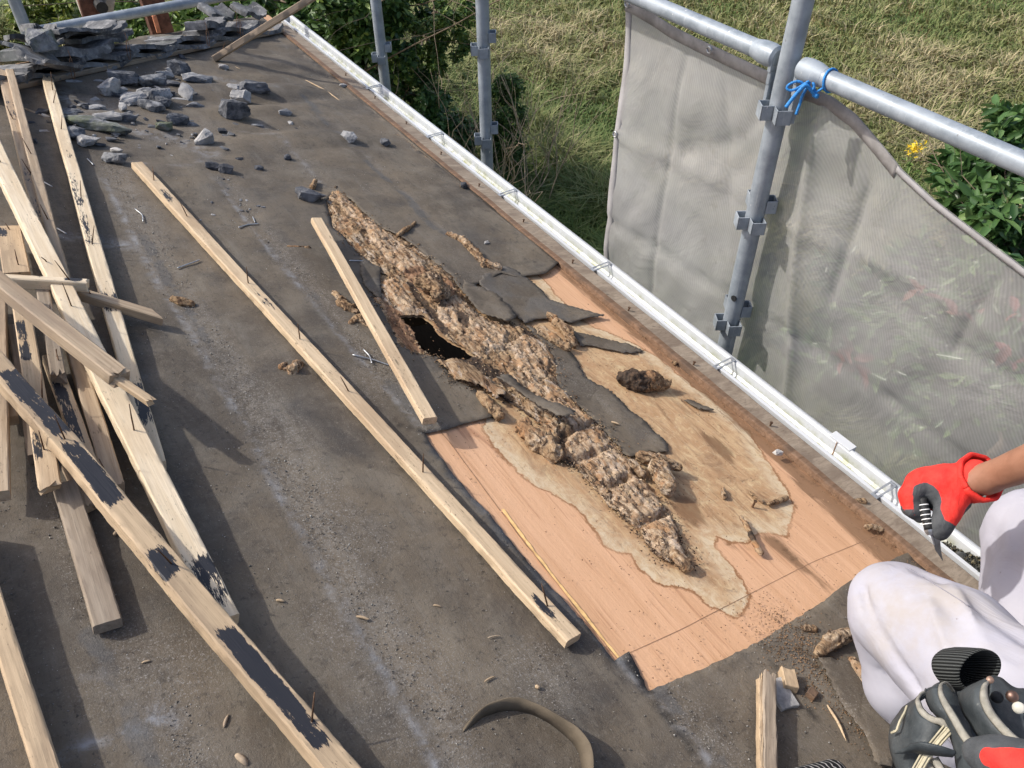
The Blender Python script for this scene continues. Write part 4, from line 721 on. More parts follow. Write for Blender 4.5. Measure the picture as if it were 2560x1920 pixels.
rotpiece('dark layered wood bundle below the fibrous one', [cs(690, 760), cs(750, 880)], [.024, .019], H=.020, stretch=2, seed=6, vals=[.3])
rotpiece('small flaky wood chunk joined to the ridge by the bundle', [cs(490, 720), cs(570, 790)], [.012, .009], H=.012, seed=7, dark=.3)
rotpiece('tan fluffy pulp lump under the lifted felt flap', [c5(1180, 1100), c5(1280, 1200), c5(1370, 1280)], [.022, .026, .020], H=.010, seed=8)
rotpiece('small fluffy pulp lump at the edge of the rotten ridge', [c5(900, 890), c5(960, 950), c5(1020, 1030)], [.012, .013, .014], H=.010, seed=9)
rotpiece('orange fluffy pulp roll right of the torn felt', [c5(1280, 470), c5(1370, 540), c5(1460, 590)], [.011, .013, .012], H=.010, seed=10)
rotpiece('white pulpy chunk beside the orange roll', [c5(1390, 430), c5(1460, 490), c5(1500, 560)], [.014, .016, .012], H=.012, seed=11, mat=ROT)
rotpiece('grey papery scrap tucked under the torn felt', [c5(1350, 390), c5(1430, 440)], [.012, .010], H=.010, seed=12, dark=.3)
rotpiece('large fan-shaped fluff lump crowning the rotten ridge', [c5(500, 170), c5(590, 180), c5(660, 220), c5(620, 270)], [.014, .030, .022, .016], H=.038, seed=13, vals=[0, .1, .5])
rotpiece('pale pulpy fragment above the torn felt', [D_(965, 505), D_(1000, 520), D_(1050, 572), D_(1075, 580)], [.010, .015, .017, .013], H=.010, seed=14, mat=ROT)
rotpiece('pale twisted scrap of wood right of the ridge top', [c2(375, 1510), c2(420, 1480), c2(490, 1430)], [.008, .009, .004], H=.012, seed=15, mat=ROT)
rotpiece('fluffy tan tuft above the grey stone at the ridge top', [c1(2010, 1200), c1(2030, 1160)], [.010, .008], H=.016, seed=16)
rotpiece('oval bark-like chip on the felt right of the pile', [c4(1110, 280), c4(1170, 300), c4(1230, 310)], [.008, .013, .010], H=.008, seed=17, stretch=2)
rotpiece('heart-shaped dark crumb on the open felt', [c4(1830, 720), c4(1880, 740), c4(1920, 690)], [.010, .013, .011], H=.010, seed=18, vals=[.2, .5])
rotpiece('dark flaky chip high on the felt', [c1(1850, 1590), c1(1980, 1600)], [.006, .008], H=.005, seed=19, dark=.55)
rotpiece('flaky rotten heap left of the propped batten', [c5(10, 300), c5(60, 340), c5(100, 360)], [.014, .015, .010], H=.008, seed=20, vals=[.1, .5])
rotpiece('small rotten flake just below the flaky heap', [c5(70, 430), c5(120, 400), c5(180, 450)], [.008, .011, .008], H=.007, seed=21)
rotpiece('tan flake at the left tip of the flaky heap', [c4(2150, 240), c4(2200, 290), c4(2215, 330)], [.009, .010, .008], H=.008, seed=22)
rotpiece('short dark stick on the pale stain near the gutter', [cs(1445, 995), cs(1560, 950)], [.006, .007], H=.008, seed=23, stretch=2, vals=[.2])
rotpiece('small torn fibre clump left of the short dark stick', [cs(1130, 890), cs(1135, 945)], [.005, .007], H=.006, seed=24)
rotpiece('slim split fragment lying on the pale stain', [cs(1310, 915), cs(1400, 980)], [.004, .005], H=.005, seed=25, stretch=2)
rotpiece('black and orange sliver above the clean plywood tongue', [cs(1250, 1085), cs(1310, 1180), cs(1350, 1270), cs(1390, 1325)], [.005, .005, .006, .008], H=.012, seed=26, vals=[.1, .75, .1])
rotpiece('broken brown tip at the lower end of the rotten ridge', [cs(800, 1350), cs(870, 1420)], [.010, .012], H=.012, seed=27, stretch=2)
rotpiece('small orange crumb beside the gutter board', [c5(2140, 680), c5(2155, 690)], .006, H=.006, seed=28)
rotpiece('tan scrap lodged at the eave trim', [c6(1100, 1570), c6(1180, 1580)], [.006, .008], H=.010, seed=29, dark=.35)
rotpiece('dark scrap lodged in the trim above the felt corner', [c9(1200, 90), c9(1290, 110)], [.006, .007], H=.012, seed=30, dark=.3)
rotpiece('brown crumble heap on the felt left of the knee', [c9(800, 750), c9(860, 760)], [.008, .008], H=.005, seed=31, dark=.35)
# brick-orange blocks
def block(label, px, size, H, rot, mat, name='wood_block', cat='wood block', seed=0, group=None):
    p = hr(*px, H); m = frame(p, DD*math.cos(rot)+YY*math.sin(rot), ND); bm = bmesh.new(); bmesh.ops.create_cube(bm, size=1); bmesh.ops.subdivide_edges(bm, edges=bm.edges[:], cuts=2, use_grid_fill=True)
    V = np.array([v.co[:] for v in bm.verts])*np.array(size); V += fbm(V*60+seed, 3)[:, None]*.0015; Fc = [[v.index for v in f.verts] for f in bm.faces]; bm.free()
    o = mesh(name, V, Fc, mat, None, False, dict(tar=np.zeros(len(V))), mw=Matrix(m.tolist())); tag(o, label, cat, group); b = o.modifiers.new('bevel', 'BEVEL'); b.width = .001; return o
block('small bright orange wood block on the felt by the rotten board', c9(697, 1083), (.034, .022, .018), .012, .9, ORANW, seed=1)
block('dull reddish wood block right of the bright one', c9(848, 1172), (.020, .014, .010), .008, .3, BRNW, seed=2)
blk = block('flat grey tile shard half under the rotten board', c9(650, 1170), (.05, .035, .008), .008, 1.3, STONE, 'tile_shard', 'tile shard', seed=3); blk['pale'] = .5

# ============================================================ rubble of broken tiles
def chunk(label, px, wpx, H=None, asp=(1, .75, .6), yaw=0., props=None, name='tile_fragment', seed=0, slab=False, ribs=0, group=None, tilt=0., parts=None):
    p0 = hr(*px, 0.); s = wpx*np.linalg.norm(p0-CAMP)/(F/S); ax = np.array(asp)*s*np.array([1, 1, .85]); r_ = np.random.default_rng(seed+int(px[0]*7+px[1]))
    n = 26 if not slab else 18; Q = r_.normal(size=(n, 3)); Q /= np.abs(Q).max(1)[:, None]**(.82); Q *= r_.uniform(.82, 1.0, (n, 1)); Q = Q*ax/2
    bm = bmesh.new(); [bm.verts.new(q) for q in Q]; bmesh.ops.convex_hull(bm, input=bm.verts[:]); bmesh.ops.delete(bm, geom=[v for v in bm.verts if not v.link_faces], context='VERTS')
    bmesh.ops.triangulate(bm, faces=bm.faces[:])
    for _ in range(2 if wpx < 25 else 3): bmesh.ops.subdivide_edges(bm, edges=bm.edges[:], cuts=1, use_grid_fill=True)
    V = np.array([v.co[:] for v in bm.verts]); 
    V = V*(1+.10*fbm(V/s*2.6+seed, 3)[:, None]+.07*np.abs(fbm(V/s*7+seed, 3))[:, None]+.035*fbm(V/s*22+seed, 2)[:, None])
    if ribs: V[:, 2] += np.where(V[:, 2] > 0, np.abs(np.sin(V[:, 1]/s*ribs*3.14))*s*.05, 0)
    Fc = [[v.index for v in f.verts] for f in bm.faces]; bm.free()
    m = frame(p0, DD*math.cos(yaw)+YY*math.sin(yaw), ND)
    if tilt: c_, s_ = math.cos(tilt), math.sin(tilt); x, z = m[:3, 0].copy(), m[:3, 2].copy(); m[:3, 0] = x*c_+z*s_; m[:3, 2] = z*c_-x*s_
    zz = V@m[:3, :3].T@ND; hh_ = (H if H is not None else 0)+.005-zz.min()
    # keep the chunk where it shows: its centre sits hh_ above the felt
    c = hr(*px, hh_); m[:3, 3] = c
    o = mesh(name, V, Fc, STONE, None, False, mw=Matrix(m.tolist())); tag(o, label, 'tile fragment', group)
    for k_, v_ in dict(dict(moss=0., pale=0., black=0.), **(props or {})).items(): o[k_] = float(v_)
    return o
k = K; bl = dict(black=1.); blh = dict(black=.6); pl_ = dict(pale=1.); ph = dict(pale=.55); ms = dict(moss=1.)
R_ = [
 ('broken grey shard between the pale-faced chunk and the ribbed piece', (760, 590), 95, (1, .5, .4), .4, {}, .2),
 ('angular dark shard left of the cream tilted slab', (1110, 545), 80, (1, .6, .6), -.4, blh, 0),
 ('whitish crumbled shard behind the cream slab', (1225, 485), 85, (1, .6, .5), .3, pl_, 0),
 ('cracked grey shard behind the long curved piece', (1060, 480), 85, (1, .5, .5), -.2, ph, 0),
 ('small pale shard in front of the mossy slab', (640, 760), 75, (1, .6, .4), .2, pl_, 0),
 ('dark shard wedged left of the mossy slab', (440, 770), 85, (1, .6, .4), -.4, blh, 0),
 ('bluish grey flake by the squarish pale piece', (420, 830), 70, (1, .7, .3), .1, {}, 0),
 ('small slate flake right of the squarish pale piece', (640, 930), 55, (1, .5, .3), -.3, blh, 0),
 ('pointed grey stone right of the brick-like one', (1235, 800), 60, (1, .6, .5), -.5, {}, 0),
 ('upper left pale block beside the tile batten', (610, 640), 60, (1, .6, .4), .5, ph, 0),
 ('upright tile chunk with a pale face at the left of the rubble heap', (700, 560), 115, (1, .6, 1.0), .3, ph, 0),
 ('grooved dark block behind the pale-faced chunk', (785, 505), 140, (1, .7, .6), -.2, blh, 0),
 ('long curved grey tile piece across the top of the heap', (975, 510), 180, (1, .55, .35), .5, {}, 0),
 ('dark round-backed lump at the very top of the heap', (1150, 440), 105, (1, .8, .8), .2, blh, 0),
 ('whitish lump leaning on the round-backed one', (1105, 455), 62, (1, .8, .8), .2, pl_, 0),
 ('cream tilted slab standing at the right of the heap', (1195, 590), 120, (1, .6, .28), 1.1, ph, .5),
 ('flat grey slab right of the cream one', (1270, 500), 150, (1, .6, .3), -.1, {}, 0),
 ('ribbed tile piece lying in the middle of the heap', (850, 635), 150, (1, .8, .3), .1, ph, .2),
 ('ribbed dark block right of the middle of the heap', (1010, 620), 140, (1, .8, .55), -.5, {}, .2),
 ('rounded oblong stone in front of the ribbed block', (975, 685), 130, (1, .55, .5), -.7, {}, 0),
 ('dark end block at the front right of the heap', (1060, 660), 90, (.9, .8, .8), -.5, blh, 0),
 ('small cream stone at the front of the heap', (790, 690), 62, (.7, .6, 1.), 1.3, pl_, 0),
 ('small grey wedge right of the heap front', (1250, 672), 90, (1, .5, .4), -.3, {}, 0),
 ('long thin pale tile strip lying in the heap', (1170, 640), 150, (1, .25, .12), -.15, ph, 0),
 ('thin pale strip at the far right of the heap', (1320, 563), 110, (1, .25, .12), -.2, ph, 0),
 ('pale crumbled pile between ribbed pieces', (930, 590), 90, (1, .6, .4), 0, ph, 0),
 ('small dark pebble pair inside the heap', (1090, 605), 60, (1, .8, .7), 0, bl, 0),
 ('largest dark block with a white edge on the open felt', (1635, 565), 165, (1, .6, .55), -.35, blh, 0),
 ('pale pebble-faced stone behind the dark one', (1520, 575), 110, (1, .7, .5), -.3, ph, 0),
 ('pale stone between the two dark blocks', (1555, 625), 115, (1, .75, .7), -.6, ph, 0),
 ('rough dark block below the pale stone', (1505, 700), 155, (1, .7, .75), -.6, blh, 0),
 ('small angular grey stone right of the dark blocks', (1825, 725), 72, (1, .7, .65), 0, {}, 0),
 ('crumbling pale debris heap between the battens and the rubble', (700, 745), 150, (1, .55, .35), -.2, ph, 0),
 ('curved grey tile fragment right of the pale debris', (810, 755), 120, (1, .5, .45), -.4, blh, 0),
 ('mossy green slab lying behind the long broken tile', (545, 785), 190, (1, .5, .3), -.35, ms, 0),
 ('long broken tile with a mossy top and brown end', (685, 820), 265, (1, .28, .25), -.55, dict(moss=.8), 0),
 ('squarish pale tile piece below the mossy slab', (562, 905), 110, (1, .8, .5), 0, ph, 0),
 ('dark curved lump left of the squarish piece', (490, 855), 115, (1, .8, .5), .3, {}, 0),
 ('dark brick-like stone in front of the heap', (1130, 762), 130, (1, .7, .55), .1, blh, 0),
 ('mossy square stone touching the brick-like one', (1055, 810), 82, (1, .8, .7), .2, ms, 0),
 ('two-tone stone with a cream wedge near the end of the long batten', (735, 1010), 120, (1, .65, .6), -.7, {}, 0),
 ('cream wedge resting on the two-tone stone', (745, 965), 70, (1, .4, .5), -.9, pl_, .3),
 ('sandy crumbling lump below the heap', (1312, 890), 115, (.9, .8, .8), 0, ph, 0),
 ('left of two black stones on the felt lap line', (1368, 1066), 78, (1, .7, .6), -.5, bl, 0),
 ('right of two black stones on the felt lap line', (1448, 1086), 82, (1, .7, .6), -.4, bl, 0),
 ('small black pebble right of the crumbling lump', (1540, 1026), 52, (1, .7, .5), 0, bl, 0),
 ('small flat black pebble beyond the stone pair', (1668, 1080), 50, (1, .8, .6), 0, bl, 0),
 ('tiny black pebble on the dust line', (1852, 1014), 46, (1, .8, .8), 0, bl, 0),
 ('black pebble on the small wood shard', (1428, 840), 46, (1, .8, .8), 0, bl, 0),
 ('black stone behind the left battens', (272, 722), 64, (1, .7, .6), -.3, bl, 0),
 ('flat dark stone left of the split batten', (195, 788), 55, (1, .7, .4), 0, bl, 0),
 ('black oval stone beside the brown batten', (216, 906), 52, (.7, 1, .6), 0, bl, 0),
 ('pale flat chip near the black oval stone', (278, 843), 62, (1, .5, .2), 0, ph, 0),
 ('small grooved flake near the tile batten', (480, 530), 82, (1, .6, .2), 0, {}, 0),
 ('white-topped pebble on the upper felt', (1438, 430), 58, (1, .6, .5), -.3, ph, 0),
 ('small dark lump left of the crumbling heap end', (425, 800), 60, (1, .8, .5), 0, bl, 0),
 ('pale flake pile left of the curved fragment', (620, 690), 90, (1, .5, .3), 0, ph, 0),
 ('slate-like flake stack by the split batten', (455, 715), 110, (1, .6, .25), .3, {}, 0),
 ('thin pale chip pair left of the heap', (635, 520), 55, (1, .5, .3), .1, ph, 0),
 ('flat sliver leaning at the front of the long broken tile', (725, 895), 70, (1, .4, .3), -.2, blh, 0),
 ('small pale stone on the felt right of the heap', (1720, 697), 46, (1, .6, .4), 0, ph, 0),
 ('grey-brown crumb cluster right of the wood shard', (1650, 810), 62, (1, .6, .4), -.5, {}, 0),
 ('tiny dark chip beyond the crumb cluster', (1938, 848), 42, (1, .6, .4), 0, bl, 0),
 ('twisted pale crumb below the angular stone', (1870, 790), 50, (.7, 1, .4), 0, ph, 0)]
for i, (lb, q, wp, asp, yw, prp, tl) in enumerate(R_): chunk(lb, c1(*q), wp*K*(1.0 if wp > 60 else .95), None, asp, yw, prp, seed=i, tilt=tl, ribs=5 if 'ribbed' in lb or 'groov' in lb else 0)
chunk('grey wedge stone standing alone on the felt', c2(50, 880), 36, None, (1, .5, .6), -.9, {}, seed=61)
chunk('small rough dark stone right of the wedge stone', c2(290, 915), 20, None, (1, .8, .7), 0, blh, seed=62)
chunk('coal-black stone resting by the eave trim', c2(796, 1190), 17, None, (1, .9, .8), 0, bl, seed=63)
chunk('long dark rough stone at the head of the rotten ridge', c1(1990, 1255), 56, None, (1, .45, .5), -.25, blh, seed=64)
chunk('pale chip at the far eave trim', c2(18, 550), 15, None, (1, .7, .5), 0, ph, seed=65)
chunk('pale pebble in the brown eave trim', c6(630, 1265), 19, .008, (1, .7, .6), 0, pl_, seed=66)
chunk('tan nugget just above the torn felt', c2(940, 1560), 11, None, (1, .8, .7), 0, ph, seed=67)
gr = 'little grey pebbles scattered over the felt'
rr = random.Random(4); n = 0
cent = [(c1(900, 700), 90), (c1(1200, 850), 80), (c1(1500, 850), 80), (c1(550, 850), 60), (c1(1750, 780), 60), (c1(1100, 560), 110), (D_(560, 420), 120), (D_(800, 330), 120), (D_(330, 1500), 60), (D_(700, 950), 200), (D_(480, 560), 150)]
while n < 290:
    (cx, cy), sp = rr.choice(cent[:7] if n < 245 else cent); x, y = rr.gauss(cx, sp*.55), rr.gauss(cy, sp*.30)
    u, v = UV(x, y)
    if u > 1.44 or u < -1.5 or v > ve(u, -.12) or dline(np.array([[u, v]]), cut)[0] < .03 or pip(np.array([[u, v]]), cut+[(UE, cut[-1][1])])[0]: continue
    r0 = rr.uniform(3.2, 9) if n < 245 else rr.uniform(2.2, 5)
    chunk('little grey pebble, one of many scattered over the felt', (x, y), r0, None, (1, rr.uniform(.35, .8), rr.uniform(.2, .6)), rr.uniform(0, 3), dict(black=rr.choice([0, .5, 1, 0]), pale=rr.choice([0, 0, .6, .3])), 'pebble', seed=100+n, group=gr); n += 1

gs = 'small angular tile shards in the rubble'; n = 0
while n < 75:
    (cx, cy), sp = rr.choice([(c1(900, 620), 110), (c1(620, 800), 90), (c1(1150, 560), 100), (c1(1000, 800), 110), (c1(480, 720), 60), (c1(1350, 850), 60)]); x, y = rr.gauss(cx, sp*.5), rr.gauss(cy, sp*.26); u, v = UV(x, y)
    if u > 1.40 or v > ve(u, -.10): continue
    chunk('small angular tile shard, one of many in the rubble', (x, y), rr.uniform(9, 21), None, (1, rr.uniform(.35, .7), rr.uniform(.25, .6)), rr.uniform(0, 3), dict(black=rr.choice([0, .6, 1, .8]), pale=rr.choice([0, 0, .5, .9])), seed=500+n, group=gs, tilt=rr.uniform(-.5, .5)); n += 1

# ============================================================ remaining wavy tiles along the far end
def wavy(xi): return .010*math.sin(2*math.pi*(xi*.95+.08))+.010*np.clip((xi-.82)/.18, 0, 1)-.004*xi
def tile(label, px, w_len, dep, H, yaw_px, tilt=0., thick=.016, rough_=.004, group='grey concrete tiles left along the far end', seed=0, flip=False, pitch=-.30):
    p = hr(*px, H); q = hr(*yaw_px, H); a = q-p; a /= np.linalg.norm(a); nrm = ND; m = frame(p, a, nrm); nx, ny = 26, 8; V = []; r_ = np.random.default_rng(seed)
    for s_ in (0, 1):
        for i in range(nx):
            for j in range(ny):
                x = i/(nx-1); y = j/(ny-1); z = wavy(1-x if flip else x)-s_*thick; V.append((x*w_len, y*dep+(r_.normal(0, rough_) if j in (0, ny-1) else 0), z))
    V = np.array(V); V[:, 2] += fbm(V*np.array([26, 26, 8.])+seed, 4)*.0028; V[:, 1] += (fbm(np.c_[V[:, 0]*60, V[:, 0]*0+seed, V[:, 2]*90], 3)*.005)*(V[:, 1] < .02); V[:, 0] += fbm(V*22+seed+5, 3)*.003*(np.abs(V[:, 0]/w_len-.5) > .45)
    c_, s_ = math.cos(tilt), math.sin(tilt); V[:, [0, 2]] = np.c_[V[:, 0]*c_-V[:, 2]*s_, V[:, 0]*s_+V[:, 2]*c_]
    c_, s_ = math.cos(pitch), math.sin(pitch); V[:, [1, 2]] = np.c_[V[:, 1]*c_-V[:, 2]*s_, V[:, 1]*s_+V[:, 2]*c_]
    g = lambda s_, i, j: s_*nx*ny+i*ny+j; Fc = []
    for i in range(nx-1):
        for j in range(ny-1): Fc += [(g(0, i, j), g(0, i+1, j), g(0, i+1, j+1), g(0, i, j+1)), (g(1, i, j), g(1, i, j+1), g(1, i+1, j+1), g(1, i+1, j))]
        Fc += [(g(0, i, 0), g(1, i, 0), g(1, i+1, 0), g(0, i+1, 0)), (g(0, i, ny-1), g(0, i+1, ny-1), g(1, i+1, ny-1), g(1, i, ny-1))]
    for j in range(ny-1): Fc += [(g(0, 0, j), g(0, 0, j+1), g(1, 0, j+1), g(1, 0, j)), (g(0, nx-1, j), g(1, nx-1, j), g(1, nx-1, j+1), g(0, nx-1, j+1))]
    o = mesh('roof_tile', V, Fc, TILE, None, True, mw=Matrix(m.tolist())); o.data.set_sharp_from_angle(angle=math.radians(50)); tag(o, label, 'roof tile', group); return o
def along(x, dy=0.): return (x, 176-.1985*(x-34)+dy)
for i, (x0, x1) in enumerate(((-80, 62), (34, 176), (150, 282), (258, 380), (356, 468), (446, 545), (525, 612))):
    wl_ = np.linalg.norm(hr(*along(x1), .05)-hr(*along(x0), .05)); nm = ['leftmost', 'second', 'third', 'fourth', 'fifth', 'sixth', 'last, nearest the gutter,'][i]
    tile('wavy grey roof tile at the foot of the far row, %s from the left' % nm, along(x0, -6), wl_*1.04, .22, .044, along(x1, -6), seed=i)
    if i < 6: tile('upper wavy roof tile laid on the far row, %s from the left' % nm, along(x0+26, -20 if i else -18), wl_*1.0, .18, .064, along(x1+26, -20), seed=20+i, tilt=.02*(i % 2))
# stacked loose tiles behind
G2 = 'loose tiles stacked behind the far row'
tile('thick slab tile with a wavy dark front edge on top of the stack', ct(620, 800), .30, .20, .10, ct(1680, 640), thick=.030, seed=31, group=G2)
tile('long flat tile under the top slab, reaching right', ct(1000, 540), .32, .16, .12, ct(1890, 360), thick=.014, seed=32, group=G2)
tile('dark lower tile poking out right of the stack', ct(1250, 620), .26, .14, .09, ct(2050, 470), thick=.016, seed=33, group=G2)
tile('topmost narrow grey tile behind the stack by the rail', ct(900, 500), .28, .12, .145, ct(1850, 330), thick=.012, seed=34, group=G2)
tile('slanting tile edge at the far left of the stack', ct(0, 640), .19, .14, .125, ct(560, 850), thick=.012, seed=35, group=G2, tilt=-.02)
tile('pale tile lying across behind the slanting one', ct(150, 570), .15, .14, .135, ct(700, 600), thick=.014, seed=36, group=G2)
tile('small dark tile corner beside the scaffold post', ct(480, 400), .08, .10, .15, ct(720, 400), thick=.020, seed=37, group=G2)
tile('grey tile leaning at the left end of the last row piece', cu(900, 215), .13, .09, .080, cu(1250, 190), thick=.016, seed=38, group=G2, pitch=.25)
tile('grey slab tile lying under the leaning batten', cu(1340, 190), .14, .09, .075, cu(1700, 160), thick=.018, seed=39, group=G2, pitch=.2)
tile('broken-faced tile left of the leaning one', cu(810, 310), .15, .10, .095, cu(1150, 230), thick=.028, seed=40, group=G2)
ch = chunk('mossy square stone sitting on the stacked tiles', ct(620, 620), 36, .10, (1, .8, .95), .2, ms, seed=70)
# wire ties
for i, q in enumerate((ct(1070, 900), ct(1940, 620), cu(820, 380), cu(1270, 330), cu(1220, 230))):
    p = hr(*q, .11); P = [p, p-ND*.03-DD*.004-YY*.014, p-ND*.07+DD*.004-YY*.018, p-ND*.06+DD*.008-YY*.02, p-ND*.01+DD*.006-YY*.01, p+ND*.02+YY*.02]
    o = MB().tube(resamp(P, 16), .0011, 5).build('wire_tie', RUST); tag(o, ['rusty wire loop hanging over the third tile', 'rusty wire loop on the fourth tile', 'rusty wire loop near the middle of the far row', 'rusty wire loop close to the leaning batten', 'rusty wire stub above the last tiles'][i], 'wire tie')
# ============================================================ scaffold
PX = 1.54; RAD = .0243
def pocket(mb, X, Y, z, ang, big=True):   # open-topped U bracket welded on the post
    d = np.array([math.cos(ang), math.sin(ang), 0]); s = np.array([-d[1], d[0], 0]); h = .036
    o = np.array([X, Y, z])
    for a, b in (((RAD-.004, -.017), (.046, -.017)), ((.046, -.017), (.046, .017)), ((.046, .017), (RAD-.004, .017))):
        A = o+d*a[0]+s*a[1]; B = o+d*b[0]+s*b[1]; c = (A+B)/2; e = (B-A); L = np.linalg.norm(e)+.003; m = frame(c, e, np.array([0, 0, 1.])); mb.box(m, L, .003, h)
def post(label, Y, zc, z0=0., z1=HC+1.2, X=PX, angs=(-1.9, 1.25), name='scaffold_post', rad=RAD):
    o = empty(name, (X, Y, 0), label, 'scaffold post', 'galvanised scaffold posts'); a = np.linspace(z0, z1, 12)
    MB().tube([(X, Y, z) for z in a], rad, 28).build('pipe', ZINC, o, False); shade(o.children[0], 40)
    for z in zc:
        for i, an in enumerate((2.6, -.55, -2.1, 1.0)):
            mb = MB(); pocket(mb, X, Y, z-(0.026 if i in (0, 2) else -.020), an); mb.build('wedge_pocket', ZINC, o, bev=.0008)
    return o
zC = [HC-.815, HC-1.117, HC-1.459, HC-1.95, HC-2.4]
pC = post('nearest galvanised scaffold post carrying the guard rail and blue twine', 1.234, zC)
MB().tube([(PX-RAD-.0006, 1.224, HC-1.385), (PX-RAD+.004, 1.224, HC-1.385)], .009, 10).build('pin_hole', BLACK, pC)
post('middle scaffold post behind the gutter, two clamps in view', 2.615, [HC-1.098, HC-1.45, HC-1.95])
post('far scaffold post rising from the dark bush beyond the gutter', 3.552, [HC-1.424, HC-1.9])
YD = 4.0; pd = hy(48, 40, YD); post('scaffold post at the top left corner behind the tile stack', YD+.05, [HC-1.55], X=float(pd[0]))
def rail(label, A, B, name='scaffold_rail', heads=True, group='galvanised scaffold guard rails'):
    A = np.asarray(A, float); B = np.asarray(B, float); d = (B-A)/np.linalg.norm(B-A); o = empty(name, A, label, 'scaffold rail', group); MB().tube([A+(B-A)*t for t in np.linspace(0, 1, 14)], .0212, 28).build('pipe', ZINC, o); shade(o.children[0], 40)
    if heads:
        for P_, s_ in ((A, 1), (B, -1)):
            q = P_+d*s_*.03; mb = MB(); mb.tube([P_-d*s_*.012, P_-d*s_*.006, P_+d*s_*.012, P_+d*s_*.035, P_+d*s_*.06], [.018, .025, .0275, .0265, .0215], 24); h = mb.build('wedge_head', ZINC, o); shade(h, 40)
            mb = MB(); pts = [P_-d*s_*.006+np.array([0, 0, z]) for z in (.0, -.03, -.06, -.10, -.13)]; m_ = MB()
            for a_, b_, w_ in ((0, 1, .034), (1, 2, .026), (2, 4, .022)): mb.box(frame((pts[a_]+pts[b_])/2, pts[b_]-pts[a_], d), np.linalg.norm(pts[b_]-pts[a_])+.004, w_, .010)
            mb.build('wedge', ZINC, o, bev=.0015)
    return o
zr = HC-.728
rail('guard rail running from the nearest post up out of the photo', (PX, 1.234+.046, zr), (PX, 2.615-.046, zr))
rail('guard rail running from the nearest post towards the right edge', (PX, 1.234-.046, zr), (PX, -.6, zr))
pA = hy(90, 66, YD); pB = hy(480, -7, YD); zz = float((pA[2]+pB[2])/2)
rail('galvanised rail crossing behind the tile stack at the top left', (float(pd[0])+.03, YD, float(pA[2])), (float(pB[0])+.9, YD, float(pB[2])), heads=False)

# ---- blue twine
rc = np.array([PX, 1.112, zr]); kn = rc+np.array([-.028, .008, -.030]); ang = np.linspace(0, 2*math.pi, 22)
mb = MB(); R0 = .0235; ring = [rc+np.array([math.cos(t)*R0, .006*math.sin(t*1.), math.sin(t)*R0]) for t in ang]; mb.tube(ring, .0028, 8)
mb.tube([ring[12], kn+np.array([0, 0, .008]), kn], .0028, 8); mb.tube([kn-[0, .006, 0], kn+[0, .006, 0]], .0058, 8)
def bow(mb, px, r0, rad, r_=1.905):
    P = [kn]+[pr(*cb(*q), r_) for q in px]; mb.tube(resamp(P, 26), rad, 8)
kr = float(np.linalg.norm(kn-CAMP))
bow(mb, [(1100, 750), (950, 785), (820, 850), (770, 920), (830, 985), (940, 985), (1100, 900), (1250, 800), (1320, 760)], 0, .0030, kr-.012)
bow(mb, [(1400, 790), (1440, 870), (1420, 960), (1350, 985), (1300, 930), (1310, 840), (1330, 770)], 0, .0030, kr-.008)
bow(mb, [(1240, 830), (1100, 970), (970, 1120), (860, 1260), (780, 1370)], 0, .0044, kr-.016)
bow(mb, [(1300, 860), (1230, 980), (1140, 1130), (1110, 1270), (1060, 1400), (1010, 1540)], 0, .0032, kr+.004)
tw = mb.build('twine_bow', BLUE, None, True); tag(tw, 'blue twine tied in a bow round the guard rail next to the near post', 'twine')

# ---- mesh sheet
NX = 1.605
topc = [(1352, -2), (1374, 8), (1410, 28), (1450, 54), (1500, 80), (1550, 103), (1620, 135), (1685, 165), (1730, 182), (1765, 192), (1800, 207), (1850, 245), (1900, 303), (1950, 365), (2020, 430), (2100, 492), (2212, 576), (2400, 712), (2700, 900)]
tp_ = np.array([hx(*q, NX) for q in topc]); Yt, Zt = tp_[:, 1], tp_[:, 2]; o_ = np.argsort(Yt); lf = [(1352, -2), (1342, 110), (1333, 230), (1325, 330), (1316, 470), (1312, 575)]; lp = np.array([hx(*q, NX) for q in lf])
nu, nv = 200, 110; V = []; thin = []
zb = HC-3.0; Ys = np.linspace(Yt.max(), Yt.min(), nu)
for i, y in enumerate(Ys):
    zt = np.interp(y, Yt[o_], Zt[o_])
    for j in range(nv):
        z = zt+(zb-zt)*j/(nv-1); f = max(0, 1-i/12.); yl = y+(np.interp(z, lp[::-1, 2], lp[::-1, 1])-lp[0, 1])*f; V.append((NX, yl, z))
V = np.array(V); Q2 = np.c_[V[:, 1], V[:, 2], 0*V[:, 1]]
d = .013*fbm(Q2*np.array([1.6, 1.2, 1]), 2)+.012*fbm(np.c_[Q2[:, 0]*5+Q2[:, 1]*2.5, Q2[:, 1]*1.5, Q2[:, 2]], 3)+.004*fbm(Q2*9, 3)
def crease(pts, am, wd=.012):
    global d
    pl = [tuple(hx(*q, NX)[1:]) for q in pts]; d = d+am*np.exp(-(dline(V[:, 1:], pl)/wd))
crease([(1335, 292), (1430, 330), (1530, 380), (1640, 430), (1700, 470), (1800, 530), (1900, 565), (2010, 620), (2120, 690), (2212, 760)], -.012)
crease([(1312, 470), (1420, 530), (1500, 590), (1600, 640), (1740, 745), (1830, 800), (1950, 880), (2100, 1000)], .012); crease([(1500, 40), (1465, 200), (1450, 350), (1430, 480), (1410, 640)], .010)
crease([(1790, 200), (1765, 320), (1730, 560), (1715, 740), (1695, 900), (1700, 1000)], -.022, .022); crease([(1860, 300), (1880, 400), (1840, 520), (1795, 640)], .018, .02); crease([(2212, 540), (2130, 650), (2060, 760)], .010)
